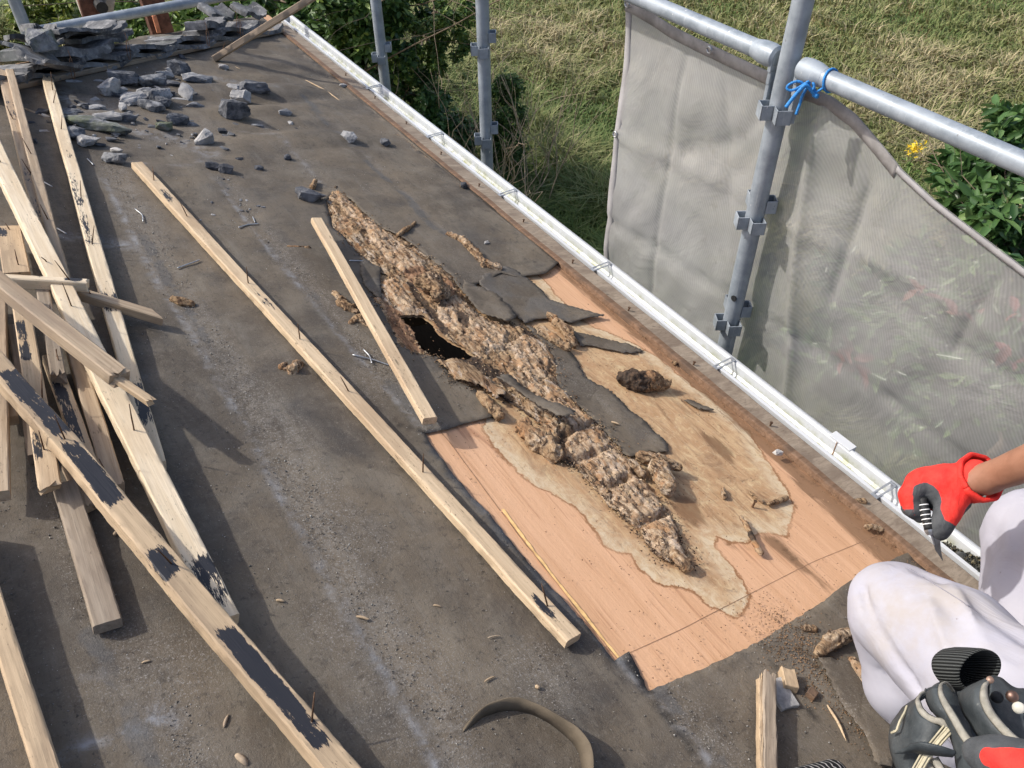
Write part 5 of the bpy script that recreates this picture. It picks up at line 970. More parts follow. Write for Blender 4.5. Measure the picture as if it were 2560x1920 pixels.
crease([(1820, 520), (1980, 690), (2212, 830)], .010); crease([(1560, 110), (1570, 300), (1580, 420)], .012, .03); crease([(1690, 200), (1600, 300), (1480, 330)], .014, .03)
V[:, 0] += d*np.clip((np.arange(len(V)) % nv)/5., .15, 1)
fr = np.clip((1.35-V[:, 1])/1.5, 0, 1); thin = .14+.38*fr**.75+.05*fbm(Q2*2.2, 3)
i = (np.arange(nu-1)[:, None]*nv+np.arange(nv-1)[None]).ravel(); Fq = np.c_[i, i+nv, i+nv+1, i+1]
net = empty('scaffold_sheet', (NX, 1.8, zb), 'translucent grey mesh sheet hung from the guard rail, sagging to the right', 'scaffold sheet')
mesh('mesh_fabric', V, Fq, NET, net, True, dict(thin=np.clip(thin, .04, .6)))
Vg = V.reshape(nu, nv, 3)
def hem(A, wid, mat, nm):     # A list of edge points, wid inward vectors
    A = np.asarray(A); B = A+np.asarray(wid); V_ = np.vstack([A+[-.002, 0, 0], (A+B)/2+[-.003, 0, 0], B+[-.0018, 0, 0]]); n = len(A)
    o = mesh(nm, V_, [(k*n+i, k*n+i+1, (k+1)*n+i+1, (k+1)*n+i) for k in (0, 1) for i in range(n-1)], mat, net, True); solid(o, .0015); return o
e = Vg[:, 0, :]; hem(e[:112], np.c_[np.zeros(112), np.zeros(112), -.032+0*np.arange(112.)]+0, DARKHEM, 'top_hem'); hem(e[111:]+[-.002, 0, 0], np.c_[np.zeros(nu-111), np.zeros(nu-111), -.015+0*np.arange(nu-111.)], HEM, 'top_hem')
e = Vg[0, :, :]; hem(e, np.c_[np.zeros(nv), -.030+.005*np.sin(np.arange(nv)*.35), np.zeros(nv)], HEM, 'side_hem')
mb = MB()
for q in ((1357, 5), (1331, 286), (1324, 522)):
    p = hx(*q, NX); p = np.array([p[0]-.012, p[1]-.010, p[2]]); t = np.linspace(0, 2*math.pi, 14); MB().tube([p+np.array([0, math.cos(a)*.009, math.sin(a)*.009]) for a in t], .003, 6).build('grommet', STEEL, net, True)
for q in ((1532, 108), (1700, 180)):
    p = hx(*q, NX-.012); t = np.linspace(0, 2*math.pi, 14); MB().tube([p+np.array([0, math.cos(a)*.008, math.sin(a)*.008]) for a in t], .0028, 6).build('grommet', STEEL, net, True)

# ============================================================ plants
def leaves(C, size, N=None, flat=.35, asp=.42, val=None, rg=RNG, droop=.3, six=True):
    n = len(C); a = rg.normal(size=(n, 3)); a[:, 2] = a[:, 2]*.6-droop; a /= np.linalg.norm(a, axis=1)[:, None]
    nn = rg.normal(size=(n, 3))*flat*1.5+np.array([0, 0, 1.])
    if N is not None: nn += N*.8
    s = np.cross(nn, a); s /= np.linalg.norm(s, axis=1)[:, None]+1e-9; nn = np.cross(a, s); L = np.asarray(size)*np.ones(n)*rg.uniform(.7, 1.25, n); Wd = L*asp
    L = L[:, None]; Wd = Wd[:, None]; P = [C, C+a*L*.35+s*Wd*.5+nn*L*.07, C+a*L*.72+s*Wd*.40+nn*L*.05, C+a*L-nn*L*.10, C+a*L*.72-s*Wd*.40+nn*L*.05, C+a*L*.35-s*Wd*.5+nn*L*.07]
    V = np.stack(P, 1).reshape(-1, 3); b = np.arange(n)[:, None]*6; Q = np.vstack([b+np.array([[0, 1, 2, 3]]), b+np.array([[0, 3, 4, 5]])]); v = rg.random(n) if val is None else val
    return V, Q, np.repeat(v, 6)
def crown(name, ells, per, size, mat, parent, asp=.42, clump=.35, nclump=60, seed=1, shell=.55, droop=.3, flat=.35):
    rg = np.random.default_rng(seed); Cs = []; Ns = []; vol = np.array([a[1][0]*a[1][1]*a[1][2] for a in ells]); vol = vol**.67; vol /= vol.sum()
    for (c, r), fr in zip(ells, vol):
        c = np.asarray(c); r = np.asarray(r); nc = max(4, int(nclump*fr)); d = rg.normal(size=(nc, 3)); d /= np.linalg.norm(d, axis=1)[:, None]; rad = rg.uniform(shell, 1.05, (nc, 1)); cc = c+d*r*rad
        m_ = int(per*fr/nc)+1
        for q, dd in zip(cc, d): 
            g = rg.normal(size=(m_, 3)); g = g/np.linalg.norm(g, axis=1)[:, None]*rg.random((m_, 1))**.5*clump*r.mean()*rg.uniform(.5, 1.2); Cs.append(q+g); Ns.append(np.repeat(dd[None], m_, 0)*.7)
    C = np.vstack(Cs); Nn = np.vstack(Ns); V, Q, v = leaves(C, size, Nn, asp=asp, rg=rg, droop=droop, flat=flat); return mesh(name, V, Q, mat, parent, False, dict(val=v))
BARK = mplain('grey_brown_bark', (.13, .10, .07), .9, 0, .3, 25, .004); DRY = mplain('dry_twig', (.36, .29, .20), .9, 0, .3, 40, 0)
LFD = mleaf('dark_green_leaf', (.036, .080, .020), (.085, .16, .04), (.25, .35, .09)); LFM = mleaf('mid_green_leaf', (.06, .12, .025), (.13, .21, .05), (.28, .36, .09)); LFY = mleaf('yellow_green_leaf', (.09, .14, .025), (.19, .25, .05), (.38, .38, .08)); LFG = mleaf('glossy_green_leaf', (.035, .085, .025), (.085, .165, .05), (.19, .29, .10), .30)
def limb(mb, a, b, r0, r1, rg, dep=3, sp=.5):
    a = np.asarray(a, float); b = np.asarray(b, float); L = np.linalg.norm(b-a); t = np.linspace(0, 1, 8)[:, None]; P = a+(b-a)*t+np.c_[fbm(np.c_[t*3+rg.random()*50, t*0, t*0], 2), fbm(np.c_[t*3+rg.random()*50, t*0+4, t*0], 2), 0*t[:, 0]]*L*.07*np.sin(t*math.pi*.9); mb.tube(P, np.linspace(r0, r1, 8), 6)
    if dep:
        for k in range(3 if dep > 1 else 4):
            q = P[rg.integers(3, 8)]; d = (b-a)/L+rg.normal(size=3)*sp; d /= np.linalg.norm(d); limb(mb, q, q+d*L*rg.uniform(.4, .7), r1, r1*.35, rg, dep-1, sp)
def tree(name, label, base, h, ells, per, size, mat, seed, group=None, cat='tree', r0=.06, dep=3, **k):
    rg = np.random.default_rng(seed); base = np.array([base[0], base[1], 0.]); o = empty(name, base, label, cat, group); mb = MB(); top = base+np.array([0, 0, h*.5]); limb(mb, base, top, r0, r0*.6, rg, 0)
    for (c, r) in ells[:7]: limb(mb, top-[0, 0, h*.12*rg.random()], np.asarray(c)+np.asarray(r)*rg.uniform(-.3, .3, 3), r0*.5, r0*.12, rg, dep-1)
    mb.build('trunk', BARK, o, True); crown('crown', ells, per, size, mat, o, seed=seed, **k); return o
def E(x, y, z, rx, ry=None, rz=None):   # crown lobe seen at photo position x,y, its centre z above the garden, radius in photo px
    c = hz(x, y, z); s = np.linalg.norm(c-CAMP)/(F/S); ry = ry or rx; return (c, (rx*s, rx*s, (rz or ry)*s))
GT = 'trees and shrubs below the eave'
big = [E(640, 20, 1.9, 70), E(700, 70, 1.7, 75), E(790, 30, 2.1, 80), E(770, 130, 1.7, 75), E(720, 10, 2.2, 70), E(860, 30, 1.9, 60), E(700, 150, 1.3, 60), E(800, -40, 2.3, 90), E(850, 110, 1.7, 55), E(560, 0, 1.6, 50)]
tree('leafy_tree', 'large dark green tree right behind the far end of the gutter', hz(770, 150, 0)[:2], 2.2, big, 22000, .070, LFD, 11, GT, nclump=150, asp=.5, clump=.30)
tree('leafy_tree', 'sparse feathery tree with bare dark branches between two scaffold posts', hz(930, 210, 0)[:2], 2.0, [E(925, 30, 1.9, 42), E(985, 60, 1.7, 45), E(950, 110, 1.5, 40), E(1010, 20, 1.9, 30), E(905, 160, 1.3, 40)], 5200, .050, LFM, 12, GT, nclump=75, clump=.32, r0=.035)
tree('leafy_shrub', 'bluish green shrub filling the gap above the gutter between the far posts', hz(930, 330, 0)[:2], 1.3, [E(880, 210, 1.1, 60), E(940, 250, 1.0, 60), E(905, 290, .9, 55), E(985, 290, .7, 50), E(960, 350, .6, 50), E(830, 190, 1.1, 40)], 9000, .066, LFG, 13, GT, cat='shrub', r0=.03, dep=2, nclump=110, asp=.5)
tree('evergreen_shrub', 'narrow dark evergreen shrub right behind the middle scaffold post', hz(1100, 310, 0)[:2], 1.5, [E(1090, 190, 1.1, 30), E(1098, 240, .9, 36), E(1095, 300, .65, 38), E(1085, 350, .4, 36), E(1065, 270, .8, 28)], 9000, .045, LFD, 14, GT, cat='shrub', r0=.03, dep=2, nclump=110, clump=.4)
tree('photinia_shrub', 'tall glossy shrub seen at the right edge and through the mesh sheet', (3.9, 1.1), 2.4, [E(2190, 330, 2.0, 70), E(2240, 250, 2.1, 60), E(2130, 420, 1.8, 75), E(2210, 470, 1.9, 90), E(2090, 360, 1.6, 50), E(2050, 550, 1.5, 90), E(2180, 620, 1.7, 110), E(1960, 640, 1.2, 85), E(2080, 760, 1.3, 110), E(1880, 740, 1.0, 85), E(2000, 850, 1.0, 95), E(2230, 800, 1.5, 120), E(1820, 600, .9, 60), E(1760, 740, .7, 60)], 8500, .115, LFG, 15, GT, cat='shrub', r0=.05, nclump=230, asp=.36, clump=.36, shell=.5, droop=.0)
rg = np.random.default_rng(3); 
RED = mleaf('red_young_leaf', (.24, .07, .06), (.28, .09, .07), (.30, .13, .08)); ph_ = bpy.data.objects['photinia_shrub']; C = []
for q in ((2080, 668), (1985, 640), (2180, 780), (1850, 790), (1830, 770), (2190, 690)):
    c = hz(*q, 1.9); C += [c+rg.normal(size=3)*.02 for _ in range(5)]
V, Q, v = leaves(np.array(C), .10, rg=rg, droop=-.3); mesh('red_shoots', V, Q, RED, ph_, False, dict(val=v))
tree('leafy_shrub', 'low yellow-green shrub behind the top left tile stack', hz(130, 30, 0)[:2], .8, [E(110, 30, .4, 40), E(60, 40, .4, 35), E(160, 50, .4, 35), E(95, 10, .4, 25)], 2600, .10, LFY, 16, GT, cat='shrub', r0=.02, dep=1, nclump=60)
tree('leafy_shrub', 'yellow-green shrub between the two old posts', hz(290, 40, 0)[:2], .8, [E(275, 25, .5, 30), E(300, 50, .5, 34), E(255, 10, .5, 25), E(330, 55, .5, 30)], 2400, .10, LFM, 17, GT, cat='shrub', r0=.02, dep=1, nclump=60)
tree('broad_leaf_shrub', 'broad-leaved green shrub behind the middle of the far tiles', hz(440, 50, 0)[:2], 1.1, [E(400, 60, .8, 30), E(440, 45, .9, 32), E(480, 60, .8, 30), E(520, 40, .8, 30), E(500, 10, .8, 35), E(560, 20, .9, 40), E(590, 45, .8, 30)], 3400, .16, LFM, 18, GT, cat='shrub', r0=.03, dep=1, nclump=90, asp=.26, clump=.5, droop=-.2)
# dry twiggy bush
rg = np.random.default_rng(21); mb = MB()
for k_ in range(26):
    b = hz(rg.uniform(1000, 1190), rg.uniform(420, 520), 0.); t_ = b+np.array([rg.normal(0, .35), rg.normal(0, .35), rg.uniform(.7, 1.5)]); limb(mb, b, t_, .007, .003, rg, 1, .4)
db = mb.build('dry_bush', DRY, None, True); tag(db, 'leafless straw-coloured twigs between the evergreen shrub and the gutter', 'dry bush')
# yellow flower on its stem
fb = hz(1975, 322, .9); fo = empty('goldenrod_flower', (fb[0], fb[1], 0), 'single bright yellow flower head standing in the dry grass', 'flower'); 
MB().tube([(fb[0]+.05, fb[1]+.05, 0), (fb[0], fb[1], .45), fb], .006, 6).build('stem', mplain('green_stem', (.10, .16, .05), .8), fo, True)
V, Q, v = leaves(fb+rg.normal(size=(90, 3))*np.array([.035, .035, .03]), .035, rg=rg, droop=-.5); mesh('petals', V, Q, mleaf('yellow_petal', (.75, .52, .02), (.85, .62, .03), (.9, .7, .1)), fo, False, dict(val=v))
V, Q, v = leaves(np.c_[fb[0]+rg.normal(0, .03, 30), fb[1]+rg.normal(0, .03, 30), rg.uniform(.1, .8, 30)], .10, rg=rg, asp=.2); mesh('leaf', V, Q, LFM, fo, False, dict(val=v))
# grass
rg = np.random.default_rng(9); n = 170000; X = rg.uniform(560, 2350, n*2); Yp = rg.uniform(-60, 1150, n*2); X[:n//5] = rg.uniform(-80, 650, n//5); Yp[:n//5] = rg.uniform(-60, 130, n//5)
k_ = (Yp < 60+.78*(X-500)+120) | (X < 650); X = X[k_][:n]; Yp = Yp[k_][:n]
xs_ = (X*S-1280); ys_ = (960-Yp*S); D3 = np.c_[xs_, ys_, -F+0*xs_]@RW.T; P = CAMP+D3*((0-HC)/D3[:, 2:3]); P = P[(P[:, 0] > 1.6) | (P[:, 1] > 4.4)]
rd_ = np.vstack([V[:0] for V in [P]]); roadpoly = [tuple(p[:2]) for p in rd]+[tuple(p[:2]) for p in rd2[::-1]]; P = P[~pip(P[:, :2], roadpoly)]; n = len(P)
P[:, 2] = 0; dist = np.linalg.norm(P-CAMP, axis=1); gcl = fbm(np.c_[P[:, 0]*.7, P[:, 1]*.7, P[:, 0]*0], 4); gcl2 = fbm(np.c_[P[:, 0]*3.2, P[:, 1]*3.2, P[:, 0]*0+4], 3)
hgt = (.12+.07*gcl2+.08*rg.random(n))*(1+.35*(gcl > .2)); hgt = np.clip(hgt*(1+.9*np.clip((6.4-P[:, 0])/2, 0, 1)), .06, .7); wd = .0018+.0009*dist*.62; az = rg.uniform(0, 2*math.pi, n)+gcl*3; dr = np.c_[np.cos(az), np.sin(az), 0*az]; sd_ = np.c_[-np.sin(az), np.cos(az), 0*az]; ln_ = rg.uniform(.3, 1.3, n)[:, None]; up = np.array([0, 0, 1.])
h3 = hgt[:, None]; w3 = wd[:, None]; A0 = P-sd_*w3; A1 = P+sd_*w3; B0 = P+dr*h3*.35*ln_+up*h3*.6-sd_*w3*.8; B1 = P+dr*h3*.35*ln_+up*h3*.6+sd_*w3*.8; C0 = P+dr*h3*.95*ln_+up*h3*(.95-.25*ln_)-sd_*w3*.15; C1_ = P+dr*h3*.95*ln_+up*h3*(.95-.25*ln_)+sd_*w3*.15
V = np.stack([A0, A1, B1, B0, C1_, C0], 1).reshape(-1, 3); b = np.arange(n)[:, None]*6; Q = np.vstack([b+np.array([[0, 1, 2, 3]]), b+np.array([[3, 2, 4, 5]])])
gate = np.clip(.64+.50*gcl+.25*gcl2-.50*np.clip((7.2-P[:, 0])/3, 0, 1)+.12*np.clip((P[:, 0]-10)/4, -1, 1), 0, 1); straw = np.clip(gate+rg.normal(0, .22, n), 0, 1)
GR = mleaf('field_grass', (.11, .175, .045), (.235, .25, .095), (.45, .385, .225), .7, .2); tag(mesh('grass', V, Q, GR, None, False, dict(val=np.repeat(straw, 6))), 'dry straw and green field grass', 'grass', kind='stuff')
# old posts beyond the tiles
OP = mplain('peeling_red_brown_post', (.12, .055, .038), .85, 0, .5, 18, .004); WP = mplain('grey_post_wood', (.38, .35, .30), .85, 0, .3, 20, .003)
def oldpost(label, px, Y, w_, top, name='old_post', mat=OP, lean=.06):
    p = hy(*px, Y); b = np.array([p[0]+lean, p[1], 0]); t_ = np.array([p[0]-lean*.3, p[1], top]); o = empty(name, b, label, 'old post'); m = frame((b+t_)/2, t_-b, np.array([0, -1., 0])); MB().box(m, np.linalg.norm(t_-b), w_, w_*.8).build('shaft', mat, o, bev=.006); return o, m, np.linalg.norm(t_-b)
o, m, L = oldpost('grey and rust-red notched post at the top left beyond the rail', (196, 20), 5.2, .10, HC-.9, mat=WP)
q = hy(205, 38, 5.13); MB().box(frame(q, np.array([.05, 0, 1.]), np.array([0, -1., 0])), .22, .12, .06).build('rusty_block', OP, o, bev=.01); q = hy(214, 8, 5.10); MB().tube([q-[0, .0, .0], q+[0, -.08, .0]], .03, 12).build('bolt', BLACK, o); q = hy(232, 22, 5.12); MB().box(frame(q, np.array([.5, 0, 1.]), np.array([0, -1., 0])), .20, .05, .06).build('side_brace', WP, o, bev=.006)
o, m, L = oldpost('peeling red-brown post with an orange scar behind the tiles', (344, 45), 4.9, .115, HC-1.0)
q = hy(338, 52, 4.83); MB().box(frame(q, np.array([0, 0, 1.]), np.array([0, -1., 0])), .09, .022, .02).build('orange_scar', mplain('orange_exposed_wood', (.50, .20, .11), .8), o, bev=.004)
# ============================================================ worker
def R(x, y, r): return pr(x, y, r)
pel = R(2760, 1800, 1.22); per = empty('person', (pel[0], pel[1], pel[2]-.25), 'worker crouching in white trousers and a red glove, cutting debris out of the gutter', 'person')
kn1 = R(1945, 1335, 1.33); hip1 = R(2560, 1790, 1.20); ank1 = R(2130, 1660, 1.58); kn2 = R(2262, 1170, 1.74); hip2 = R(2700, 1420, 1.45); ank2 = R(2330, 1480, 1.78)
upv = np.array([0, 0, 1.]); chest = pel+upv*.36+DD*.10; sh1 = chest+upv*.10-YY*.02+DD*.02; neck = chest+upv*.18; head = neck+upv*.16
wr = R(2128, 1035, 1.46); elb = R(2470, 905, 1.30); sho = R(2780, 1080, 1.10)
# bare skin: arm, neck, head in one continuous body under the clothes
bp = [(wr, elb, .0215, .038, 0), (elb, sho, .045, .055, 0), (sho, chest, .06, .12, 0), (chest, pel, .15, .15, 0), (pel, hip1, .13, .09, 0), (hip1, kn1, .07, .05, 0), (kn1, ank1, .045, .035, 0), (pel, hip2, .13, .09, 0), (hip2, kn2, .07, .05, 0), (kn2, ank2, .045, .035, 0), (neck, head, .055, .075, 0), (head, head+upv*.06, .09, .085, 0), (chest, neck, .1, .06, 0), (R(2060, 1050, 1.465), wr, .018, .0215, 0)]
blob('body', bp, SKIN, per, .006, .009, lambda P: .0012*fbm(P*35, 2))
fc = head-DD*.09-YY*.02; blob('hair', [(head+upv*.05, head+upv*.09+DD*.02, .098, .085, 0)], mplain('black_hair', (.02, .018, .016), .7), per, .01, .014, lambda P: .003*fbm(P*60, 3))
fa = -DD*.6-YY*.5; fa = fa/np.linalg.norm(fa); sd2 = np.cross(upv, fa)
for s_ in (-1, 1): blob('ear', [(head+sd2*s_*.088+upv*.01, head+sd2*s_*.092-upv*.02, .016, .012, 0)], SKIN, per, .004, .006); MB().tube([head+fa*.083+sd2*s_*.03+upv*.02, head+fa*.092+sd2*s_*.03+upv*.02], .009, 10).build('eye', BLACK, per, True)
blob('nose', [(head+fa*.088+upv*.01, head+fa*.105-upv*.022, .008, .013, 0)], SKIN, per, .004, .005)
# trousers
def fold(P):
    a = kn1; ax = hip1-kn1; ax = ax/np.linalg.norm(ax); t = (P-a)@ax; q = P-a-np.outer(t, ax)
    s_ = .006*fbm(np.c_[q*8, ]+np.outer(t, [3, 1, 2]), 3)-.006*np.exp(-(np.abs(fbm(q*7+np.outer(t, [5, 2, 1.])+3, 2))/.10)**2)*np.clip(t/.1, 0, 1)+.0012*fbm(P*30, 3)
    return s_
tro = [(kn1, hip1, .070, .125, 1.), (R(1888, 1335, 1.385), R(1950, 1478, 1.47), .040, .050, 0.), (R(1950, 1480, 1.46), ank1, .056, .06, 0.), (R(1925, 1300, 1.345), R(2060, 1390, 1.30), .058, .084, 1.), (hip1, pel, .135, .16, .3), (pel, hip2, .16, .13, .2)]
CR = [([R(1868, 1275, 1.30), R(1885, 1340, 1.27), R(1925, 1410, 1.25), R(1975, 1465, 1.24), R(2030, 1530, 1.24)], .013, .007), ([R(1835, 1385, 1.36), R(1880, 1388, 1.33), R(1925, 1392, 1.31)], .003, .004), ([R(1990, 1235, 1.30), R(2090, 1310, 1.25), R(2230, 1400, 1.20)], .008, .012), ([R(2010, 1290, 1.25), R(2120, 1370, 1.18), R(2240, 1440, 1.14)], .006, .010), ([R(2190, 1420, 1.13), R(2150, 1480, 1.11), R(2130, 1540, 1.12)], .008, .012), ([R(1985, 1480, 1.22), R(2000, 1530, 1.20), R(2020, 1570, 1.2)], .007, .008), ([R(1900, 1440, 1.40), R(1935, 1480, 1.40), R(1975, 1520, 1.42)], .006, .006)]
def creas(P):
    r_ = 0
    for pl, am, wd in CR:
        d_ = np.min([cap(P, a_, b_, 0, 0) for a_, b_ in zip(pl[:-1], pl[1:])], 0); r_ = r_+am*np.exp(-(d_/wd)**2)
    return r_
f = lambda P: smin([cap(P, *p[:4]) for p in tro], .0055)+fold(P)+creas(P)
pts = np.array([q for p in tro for q in (p[0], p[1])]); V, Q = surfnet(f, pts.min(0)-.2, pts.max(0)+.2, .0062)
D = np.array([cap(V, *p[:4]) for p in tro]); w_ = np.exp(-(D-D.min(0))/.02); so = (w_*np.array([[p[4]] for p in tro])).sum(0)/w_.sum(0); kt = R(1960, 1290, 1.22); so = so*np.exp(-(np.linalg.norm(V-kt, axis=1)/.16)**2)
mesh('trousers', V, Q, CLOTH, per, True, dict(soil=so))
def onsurf(P_, it=30):
    Q_ = P_.copy(); v_ = (CAMP-Q_)/np.linalg.norm(CAMP-Q_, axis=1)[:, None]; Q_ = Q_+v_*.25
    for _ in range(it): Q_ = Q_-v_*np.maximum(f(Q_), 0)[:, None]*.9
    return Q_
for pl in ([R(1960, 1225, 1.3), R(2080, 1300, 1.25), R(2230, 1410, 1.2), R(2330, 1500, 1.15)],): MB().tube(onsurf(resamp(pl, 50)), .0008, 5).build('trouser_seam', mplain('seam_thread', (.25, .24, .27), .9, 0, .1, 50, 0), per)
tr2 = [(kn2, R(2250, 1350, 1.66), .074, .088, 0), (R(2208, 1120, 1.79), R(2192, 1270, 1.74), .040, .050, 0), (R(2222, 1290, 1.72), R(2300, 1420, 1.68), .055, .06, 0), (kn2, hip2, .09, .13, 0), (R(2290, 1420, 1.68), ank2, .06, .06, 0)]
f = lambda P: smin([cap(P, *p[:4]) for p in tr2], .012)+.012*fbm(P*np.array([9, 9, 5.])+3, 3)-.010*np.exp(-(np.abs(fbm(P*np.array([7, 7, 3.])+8, 2))/.12)**2)+.003*fbm(P*30, 2)
pts = np.array([q for p in tr2 for q in (p[0], p[1])]); V, Q = surfnet(f, pts.min(0)-.2, pts.max(0)+.2, .0085); mesh('trouser_leg', V, Q, CLOTH, per, True, dict(soil=np.zeros(len(V))))
blob('jacket', [(chest, pel+upv*.04, .175, .18, 0), (sho, chest, .09, .15, 0), (elb+(sho-elb)*.35, sho, .07, .085, 0), (chest+upv*.08, chest-upv*.05+DD*.16, .12, .11, 0)], mplain('white_jacket_cloth', (.62, .61, .66), .9, 0, .08, 8, .003), per, .02, .016, lambda P: .006*fbm(P*9, 3))
NAVY = mplain('navy_cloth', (.035, .03, .13), .9, 0, .2, 40, .001); blob('navy_trim', [(R(2150, 1352, 1.60), R(2215, 1405, 1.54), .013, .018, 0)], NAVY, per, .005, .004, lambda P: .002*fbm(P*40, 2))
blob('shoe', [(ank1, ank1-DD*.12-YY*.06-ND*.02, .05, .04, 0)], BLACK, per, .01, .008); blob('shoe', [(ank2, ank2-DD*.10-YY*.08-ND*.02, .05, .04, 0)], BLACK, per, .01, .008)
# the glove: a closed fist seen from the thumb side, fingers wrapped round a cutter handle
G = lambda x, y, r: pr(*cg(x, y), r); r0 = 1.47; pxm = r0/(F/S)*.2136
def GR_(c): return c*pxm
gl = [(G(1190, 380, r0+.004), G(1130, 400, r0+.002), GR_(158), GR_(150), 0), (G(1130, 400, r0), G(900, 440, r0), GR_(146), GR_(165), 0), (G(900, 440, r0), G(690, 450, r0+.005), GR_(165), GR_(150), 0), (G(900, 520, r0), G(740, 440, r0+.02), GR_(150), GR_(140), 0), (G(1180, 470, r0+.01), G(960, 560, r0+.012), GR_(95), GR_(120), .15),
      # index finger
      (G(650, 420, r0-.012), G(560, 560, r0-.014), GR_(92), GR_(84), 0), (G(560, 560, r0-.014), G(575, 700, r0-.012), GR_(82), GR_(72), .05), (G(575, 700, r0-.012), G(650, 770, r0-.004), GR_(66), GR_(60), 1.2),
      # middle, ring, little finger deeper behind it
      (G(600, 440, r0+.014), G(530, 560, r0+.018), GR_(85), GR_(80), 0), (G(530, 560, r0+.018), G(550, 690, r0+.018), GR_(76), GR_(68), .2), (G(550, 690, r0+.018), G(660, 760, r0+.018), GR_(64), GR_(58), 1.2),
      (G(610, 460, r0+.034), G(560, 570, r0+.038), GR_(80), GR_(74), 0), (G(560, 570, r0+.038), G(580, 680, r0+.038), GR_(70), GR_(62), .3), (G(580, 680, r0+.038), G(690, 730, r0+.036), GR_(60), GR_(54), 1.2),
      (G(660, 470, r0+.052), G(620, 580, r0+.056), GR_(68), GR_(62), 0), (G(620, 580, r0+.056), G(650, 670, r0+.054), GR_(60), GR_(54), .4),
      # palm side, dark coating
      (G(760, 600, r0+.012), G(880, 640, r0+.010), GR_(90), GR_(100), .35),
      # thumb
      (G(1010, 560, r0-.008), G(930, 730, r0-.018), GR_(120), GR_(100), 0), (G(930, 730, r0-.018), G(880, 840, r0-.020), GR_(100), GR_(88), .15), (G(880, 840, r0-.020), G(845, 925, r0-.016), GR_(84), GR_(80), 1.3), (G(1090, 640, r0+.012), G(960, 760, r0+.004), GR_(62), GR_(70), 1.1)]
f = lambda P: smin([cap(P, *p[:4]) for p in gl], .0032)+.0007*fbm(P*90, 2)
pts = np.array([q for p in gl for q in (p[0], p[1])]); V, Q = surfnet(f, pts.min(0)-.03, pts.max(0)+.03, .0023); D = np.array([cap(V, *p[:4]) for p in gl]); w_ = np.exp(-(D-D.min(0))/.0035); va = (w_*np.array([[p[4]] for p in gl])).sum(0)/w_.sum(0)
# coating reaches round the inner side of the fist (distance from the handle line)
h0 = G(700, 560, r0-.018); h1 = G(790, 860, r0-.022); va = np.maximum(va, np.clip(1.25-cap(V, h0, h1, 0, 0)/.024*.8, 0, 1)*(cap(V, h0, h1, 0, 0) < .034))
mesh('glove', V, Q, GLOVE, per, True, dict(val=va))
cu_ = [G(1120, 235, r0-.0), G(1210, 300, r0-.012), G(1290, 400, r0-.014), G(1330, 500, r0-.006), G(1300, 560, r0+.006)]
cr = .158*0; ax = (elb-wr)/np.linalg.norm(elb-wr); rows = []; s1 = np.cross(ax, upv); s1 /= np.linalg.norm(s1); s2 = np.cross(ax, s1); wc = G(1215, 395, r0+.004)
for dx, rr_ in ((-.014, .0355), (-.002, .0375), (.004, .0395), (.010, .0405), (.014, .0385), (.012, .033)): rows.append([wc+ax*dx+(s1*math.cos(t)+s2*math.sin(t))*(rr_+.0008*math.sin(t*9)) for t in np.linspace(0, 2*math.pi, 60)])
V = np.vstack(rows); nn = 60; o = mesh('glove_cuff', V, [(i*nn+j, i*nn+j+1, (i+1)*nn+j+1, (i+1)*nn+j) for i in range(len(rows)-1) for j in range(nn-1)], GLOVE, per, True, dict(val=np.zeros(len(V)))); solid(o, .0015)
PINK = mplain('faded_print', (.80, .22, .20), .8, 0, .1, 60, 0)
# cutter held in the fist
kn_ = empty('cutter_knife', G(760, 900, r0-.024), 'snap-off cutter with black and white striped handle held in the red glove', 'cutter'); a = G(668, 590, r0-.018); b = G(738, 905, r0-.024)
MB().tube([a+(b-a)*t for t in np.linspace(0, 1, 12)], GR_(40), 16).build('handle', BLACK, kn_, True); WH = mplain('white_ring', (.75, .75, .74), .5, 0, .05, 30, 0)
for t in (.22, .38, .54, .68, .83): MB().tube([a+(b-a)*(t-.016), a+(b-a)*(t+.016)], GR_(43), 16).build('white_ring', WH, kn_, True)
c_ = G(752, 960, r0-.024); MB().tube([b, b+(c_-b)*.4, c_], [GR_(42), GR_(40), GR_(28)], 8).build('ferrule', STEEL, kn_)
bl_ = [G(768, 955, r0-.024), G(850, 1005, r0-.022), G(862, 1130, r0-.012), G(880, 1225, r0-.004), G(800, 1110, r0-.014)]; o = mesh('blade', bl_, [(0, 1, 2, 3, 4)], mplain('blade_steel', (.22, .23, .24), .35, .8, .2, 50, 0), kn_); solid(o, .0012, 0)
o = mesh('blade_guard', [G(750, 955, r0-.026), G(772, 955, r0-.026), G(800, 1060, r0-.018), G(790, 1066, r0-.018)], [(0, 1, 2, 3)], STEEL, kn_); solid(o, .0015, 0)
